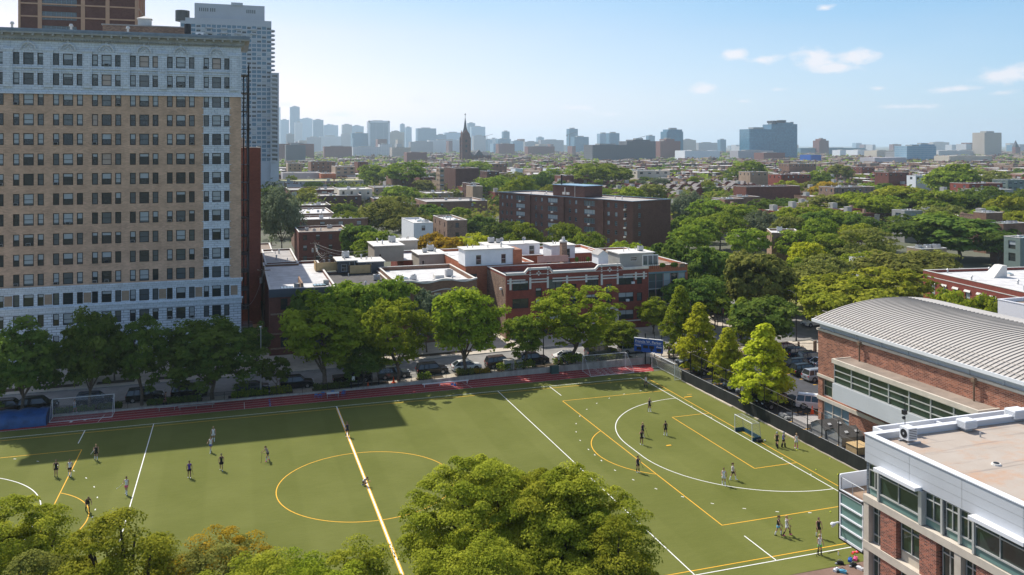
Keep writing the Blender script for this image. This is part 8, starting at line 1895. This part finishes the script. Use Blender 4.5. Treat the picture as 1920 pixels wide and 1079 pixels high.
for i, y in enumerate(py): MB().tube((52, y, .0), (52, y, (4.3 if i > 1 else 5.0)+.0), .06, None, 7).obj('post', M_black, nf_)
b = MB()
for a_, c_ in zip(py, py[1:]): b.tube((52, a_, 4.2), (52, c_, 4.2), .028, None, 4); b.tube((52, a_, 2.75), (52, c_, 2.75), .022, None, 4)
b.obj('rail', M_black, nf_); MB().add([(52, 7.4, .9), (52, -46, .9), (52, -46, 4.2), (52, 7.4, 4.2)], [(0, 1, 2, 3)]).obj('wire_mesh', netmat('thin_chain', (.02, .02, .02), .06, .0014, .02), nf_)
# scoreboard
x, y = 50.3, 6.2; rzb = R(-44)
r = thing('scoreboard', 'blue school scoreboard on a post at the far corner of the pitch', 'scoreboard', (x, y, 0), rzb)
Wb, zb0, zb1 = 4.75, 2.05, 4.15
MB().box(-Wb/2, Wb/2, 0, .25, zb0, zb1).obj('panel', M_sign, r)
b = MB(); b.box(-Wb/2-.04, Wb/2+.04, -.03, .28, zb1, zb1+.09); b.box(-Wb/2+.2, Wb/2-.2, -.02, -.004, zb0+1.32, zb0+1.35); b.obj('edge_strip', M_plastic, r)
b = MB()
for X, Z, w_, h_ in ((-1.55, .5, .8, .48), (-.45, .85, .8, .48), (.55, .85, .8, .48), (.55, .4, .35, .35), (1.75, .5, .8, .48)): b.box(X-w_/2, X+w_/2, -.015, -.002, zb0+Z-h_/2, zb0+Z+h_/2)
b.obj('digit_window', M_black, r)
for txt, X, Z, sz, al in (('Francis W. Parker', 0, 1.47, .60, 'CENTER'), ('Home', -Wb/2+.1, .88, .42, 'LEFT'), ('Away', Wb/2-.1, .88, .42, 'RIGHT')):
    cu = bpy.data.curves.new('lettering', 'FONT'); cu.body = txt; cu.size = sz; cu.align_x = al; cu.extrude = .008; cu.offset = .009
    o = bpy.data.objects.new('lettering', cu); COL.objects.link(o); o.parent = r; o.location = (X, -.02, zb0+Z); o.rotation_euler = (PI/2, 0, 0); cu.materials.append(M_plastic)
    bpy.context.view_layer.update(); me_ = bpy.data.meshes.new_from_object(o.evaluated_get(bpy.context.evaluated_depsgraph_get())); q = link('lettering', me_, r, o.location); q.rotation_euler = (PI/2, 0, 0); bpy.data.objects.remove(o)
MB().tube((-.6, .35, 0), (-.6, .35, 5.0), .11, None, 8).tube((.9, .35, .9), (.9, .35, 4.2), .08, None, 8).obj('post', M_black, r)
# sheds, crate and clutter behind the fence
def shed(u, y, label, w_=3.2, d_=2.6):
    x = 53.0; r = thing('garden_shed', label, 'shed', (x, y, .3)); MB().add([(0, 0, 0), (0, d_, 0), (0, d_, 1.7), (0, d_/2, 2.35), (0, 0, 1.7), (w_, 0, 0), (w_, d_, 0), (w_, d_, 1.7), (w_, d_/2, 2.35), (w_, 0, 1.7)], [(0, 1, 2, 3, 4), (5, 6, 7, 8, 9), (0, 5, 9, 4), (1, 6, 7, 2)]).obj('wall', M_siding, r)
    b = MB(); b.add([(-.15, -.15, 1.62), (w_+.15, -.15, 1.62), (w_+.15, d_/2, 2.42), (-.15, d_/2, 2.42), (-.15, d_+.15, 1.62), (w_+.15, d_+.15, 1.62)], [(0, 1, 2, 3), (3, 2, 5, 4)]); b.obj('roof', M_rdark, r)
    b = MB()
    for X in (.8, 2.2): b.add([(X, .35, 1.98), (X+.45, .35, 1.98), (X+.45, .6, 2.14), (X, .6, 2.14)], [(0, 1, 2, 3)])
    b.obj('roof_vent', M_plastic, r).location = (0, 0, .02)
shed(0, -33.4, 'grey garden shed with black shingle roof behind the black fence, upper one'); shed(0, -36.3, 'grey garden shed with black shingle roof behind the black fence, lower one')
r = thing('wooden_crate', 'big plywood crate behind the black fence next to the sheds', 'crate', (52.9, -39.0, .3)); MB().box(0, 1.9, 0, 1.9, 0, 1.35).obj('box', M_ply, r); MB().box(-.05, 1.95, -.05, 1.95, 1.35, 1.42).obj('lid', M_ply, r)
o = MB().box(0, 3.6, 0, 3.2, .0, .12).box(.1, 3.5, .1, 3.1, .12, .5).obj('grey_platform', M_rgrey, None, (53.2, -29.8, .9)); tag(o, 'low grey platform behind the black fence above the sheds', 'platform')
rr2 = random.Random(3); b = MB()
for i in range(9): b.ball((rr2.uniform(0, 1.6), rr2.uniform(0, 1.4), .2), rr2.uniform(.3, .55), rr2.uniform(.3, .5), rr2.uniform(.2, .45), 8)
o = b.obj('tarpaulin_heap', M_siding, None, (53.0, -26.2, .9)); tag(o, 'heap of grey tarpaulin under the big golden tree', 'heap')
sheet('service_path', [[(51.7, -58, .28), (55.9, -58, .28), (55.9, -30, .28), (51.7, -30, .28)]], M_conc)
o = MB().box(0, 2.2, 0, 2.6, 0, .5).box(-.05, 2.25, -.05, 2.65, .5, .58, 1).obj('planter_box', [M_ply, L_green], None, (53, -45, .3)); tag(o, 'green topped planter box behind the fence near the school', 'planter')
for i, y in enumerate((-41.2, -26.6, -25.0)):
    o = MB().tube((0, 0, 0), (0, 0, 1.0), .09, None, 8).ball((0, 0, 1.0), .09).obj('bollard', M_black, None, (54.6 if i == 0 else 54.9+i*.3, y, .3 if i == 0 else .9)); tag(o, ['black bollard beside the plywood crate', 'black bollard near the grey platform', 'black bollard left of the big red-orange cone'][i], 'bollard')
# parking lot back fence
pf = thing('ornamental_fence', 'dark rail fence with posts along the far edge of the parking lot', 'fence', (0, 0, 0))
for i in range(10): t_ = i/9; MB().box(54+25*t_-.12, 54+25*t_+.12, 6.1-4.1*t_-.12, 6.1-4.1*t_+.12, .9, 2.7).obj('post', M_wood, pf)
b = MB()
for z in (1.2, 2.4): b.tube((54, 6.1, z), (79, 2.0, z), .03, None, 4)
for i in range(120): t_ = i/119; b.tube((54+25*t_, 6.1-4.1*t_, 1.0), (54+25*t_, 6.1-4.1*t_, 2.45), .012, None, 3)
b.obj('rail', M_black, pf)
pf = thing('ornamental_fence', 'dark post fence beside the gymnasium corner at the parking lot edge', 'fence', (0, 0, 0))
for i in range(8): MB().box(79.1, 79.4, 2-3.2*i-.12, 2-3.2*i+.12, .9, 2.8).obj('post', M_wood, pf)
b = MB(); b.tube((79.2, 2, 2.5), (79.2, -22, 2.5), .03, None, 4); b.tube((79.2, 2, 1.2), (79.2, -22, 1.2), .03, None, 4); b.obj('rail', M_black, pf)
hd_ = hedge(60, 78, 3.2, 4.4, .8, 'low mixed shrubs along the far parking lot fence', L_red, n=1500, z=.9)

# ================================================================== STREET FURNITURE
def lamp(x, y, z, h, label, arm=1.6, mat=M_black, sgn=1):
    r = thing('street_lamp', label, 'street lamp', (x, y, z)); MB().tube((0, 0, 0), (0, 0, h), .10, .06, 8).tube((0, 0, 0), (0, 0, .5), .16, .14, 8).obj('pole', mat, r)
    MB().path([(0, 0, h-.3), (0, sgn*arm*.6, h+.1), (0, sgn*arm, h+.1)], .035, 5).obj('arm', mat, r); MB().box(-.15, .15, sgn*arm-.3, sgn*arm+.3, h+.03, h+.14).obj('lamp_head', mat, r)
x = xon(489, 8.6); lamp(x, 8.6, .1, 9.2, 'grey street lamp pole beside the dark grey sedan at the alley mouth', mat=M_steel)
x = xon(1019, 9.2); lamp(x, 9.2, ramp(x), 7.0, 'black street lamp pole between the black SUV and the white sedan')
x, y = G(1493, 640, .9); lamp(x, y, .9, 8.5, 'black street lamp with traffic signals on the corner by the parking lot', arm=2)
for i, (u, v, h_, lb) in enumerate([(1345, 614, 5.0, 'black post on the corner pavement, left of the pair'), (1355, 630, 5.2, 'black post on the corner pavement, right of the pair'), (1493, 572, 6, 'traffic signal mast at the park edge')]):
    x, y = G(u, v, .9); r = thing('traffic_signal', lb, 'traffic signal', (x, y, .9)); MB().tube((0, 0, 0), (0, 0, h_), .07, .05, 7).obj('pole', M_black, r); MB().box(-.18, .18, -.18, .18, h_-1.2, h_-.1).obj('signal_head', M_black, r)
    b = MB(); 
    for q in range(3): b.ball((0, -.19, h_-.35-.3*q), .08, .05, .08, 8)
    b.obj('lens', M_taill, r)
x, y = G(1494, 560, .9); o = MB().box(-1.0, 1.0, 0, .05, 5.2, 5.75).tube((0, .1, 0), (0, .1, 5.8), .05, None, 6, 1).obj('street_sign', [mk('sign_green', (.01, .22, .12), .6), M_black], None, (x, y, .9)); tag(o, 'small green street name sign at the park corner', 'sign')
# utility poles and wires behind the row
def upole(x, y, h, label):
    r = thing('utility_pole', label, 'utility pole', (x, y, .1)); MB().tube((0, 0, 0), (0, 0, h), .17, .12, 8).obj('pole', M_wood, r); MB().box(-1.2, 1.2, -.06, .06, h-.9, h-.75).box(-1.0, 1.0, -.06, .06, h-2.0, h-1.87).obj('crossarm', M_wood, r)
    for s in (-.55, .55): MB().tube((s, -.25, h-3.2), (s, -.25, h-2.2), .28, None, 10).obj('transformer', M_steel, r)
    b = MB()
    for s in (-1.1, -.4, .4, 1.1): b.tube((s, 0, h-.75), (s, 0, h-.6), .05)
    b.obj('insulator', M_coping, r); return (x, y, h)
poles = []
for u, v, D, lb in ((495, 500, 160, 'wooden utility pole at the alley corner by the row house'), (509, 455, 215, 'wooden utility pole farther up the alley'), (612, 470, 196, 'wooden utility pole with two transformers behind the row house'), (700, 462, 214, 'wooden utility pole beside the tan roof rooms'), (590, 452, 235, 'distant wooden utility pole under the willow-like tree')):
    x, y = at(u, D); poles.append(upole(x, y, zat(v, D), lb))
def wire(a, c, sag, label, n=16, dz=0, grp='overhead wires behind the row houses'):
    b = MB(); pts = []
    for i in range(n+1): t_ = i/n; pts.append((a[0]+(c[0]-a[0])*t_, a[1]+(c[1]-a[1])*t_, a[2]+(c[2]-a[2])*t_-.6+dz-sag*4*t_*(1-t_)))
    b.path(pts, .03, 3); o = b.obj('overhead_wire', M_siding); tag(o, label, 'wire', grp)
i = 0
for a, c, s in ((0, 2, 2.2), (1, 2, 2), (2, 3, 1.6), (0, 1, 1.2), (2, 4, 1.5), (3, 4, 1.5)):
    for dz in (0, -.7): wire(poles[a], poles[c], s+rr.uniform(-.2, .3), 'sagging overhead wire strung between the utility poles behind the row houses', dz=dz)
a = poles[3]; x, y = at(868, 172); wire(a, (x, y, 14), 1.5, 'sagging overhead wire running from the tan roof rooms to the orange block')
x, y = -14.9, 37.0; wire(poles[0], (-12.0, 34.5, 9.0), 2.5, 'drooping thick wire from the alley pole to the buff tower', grp=None)
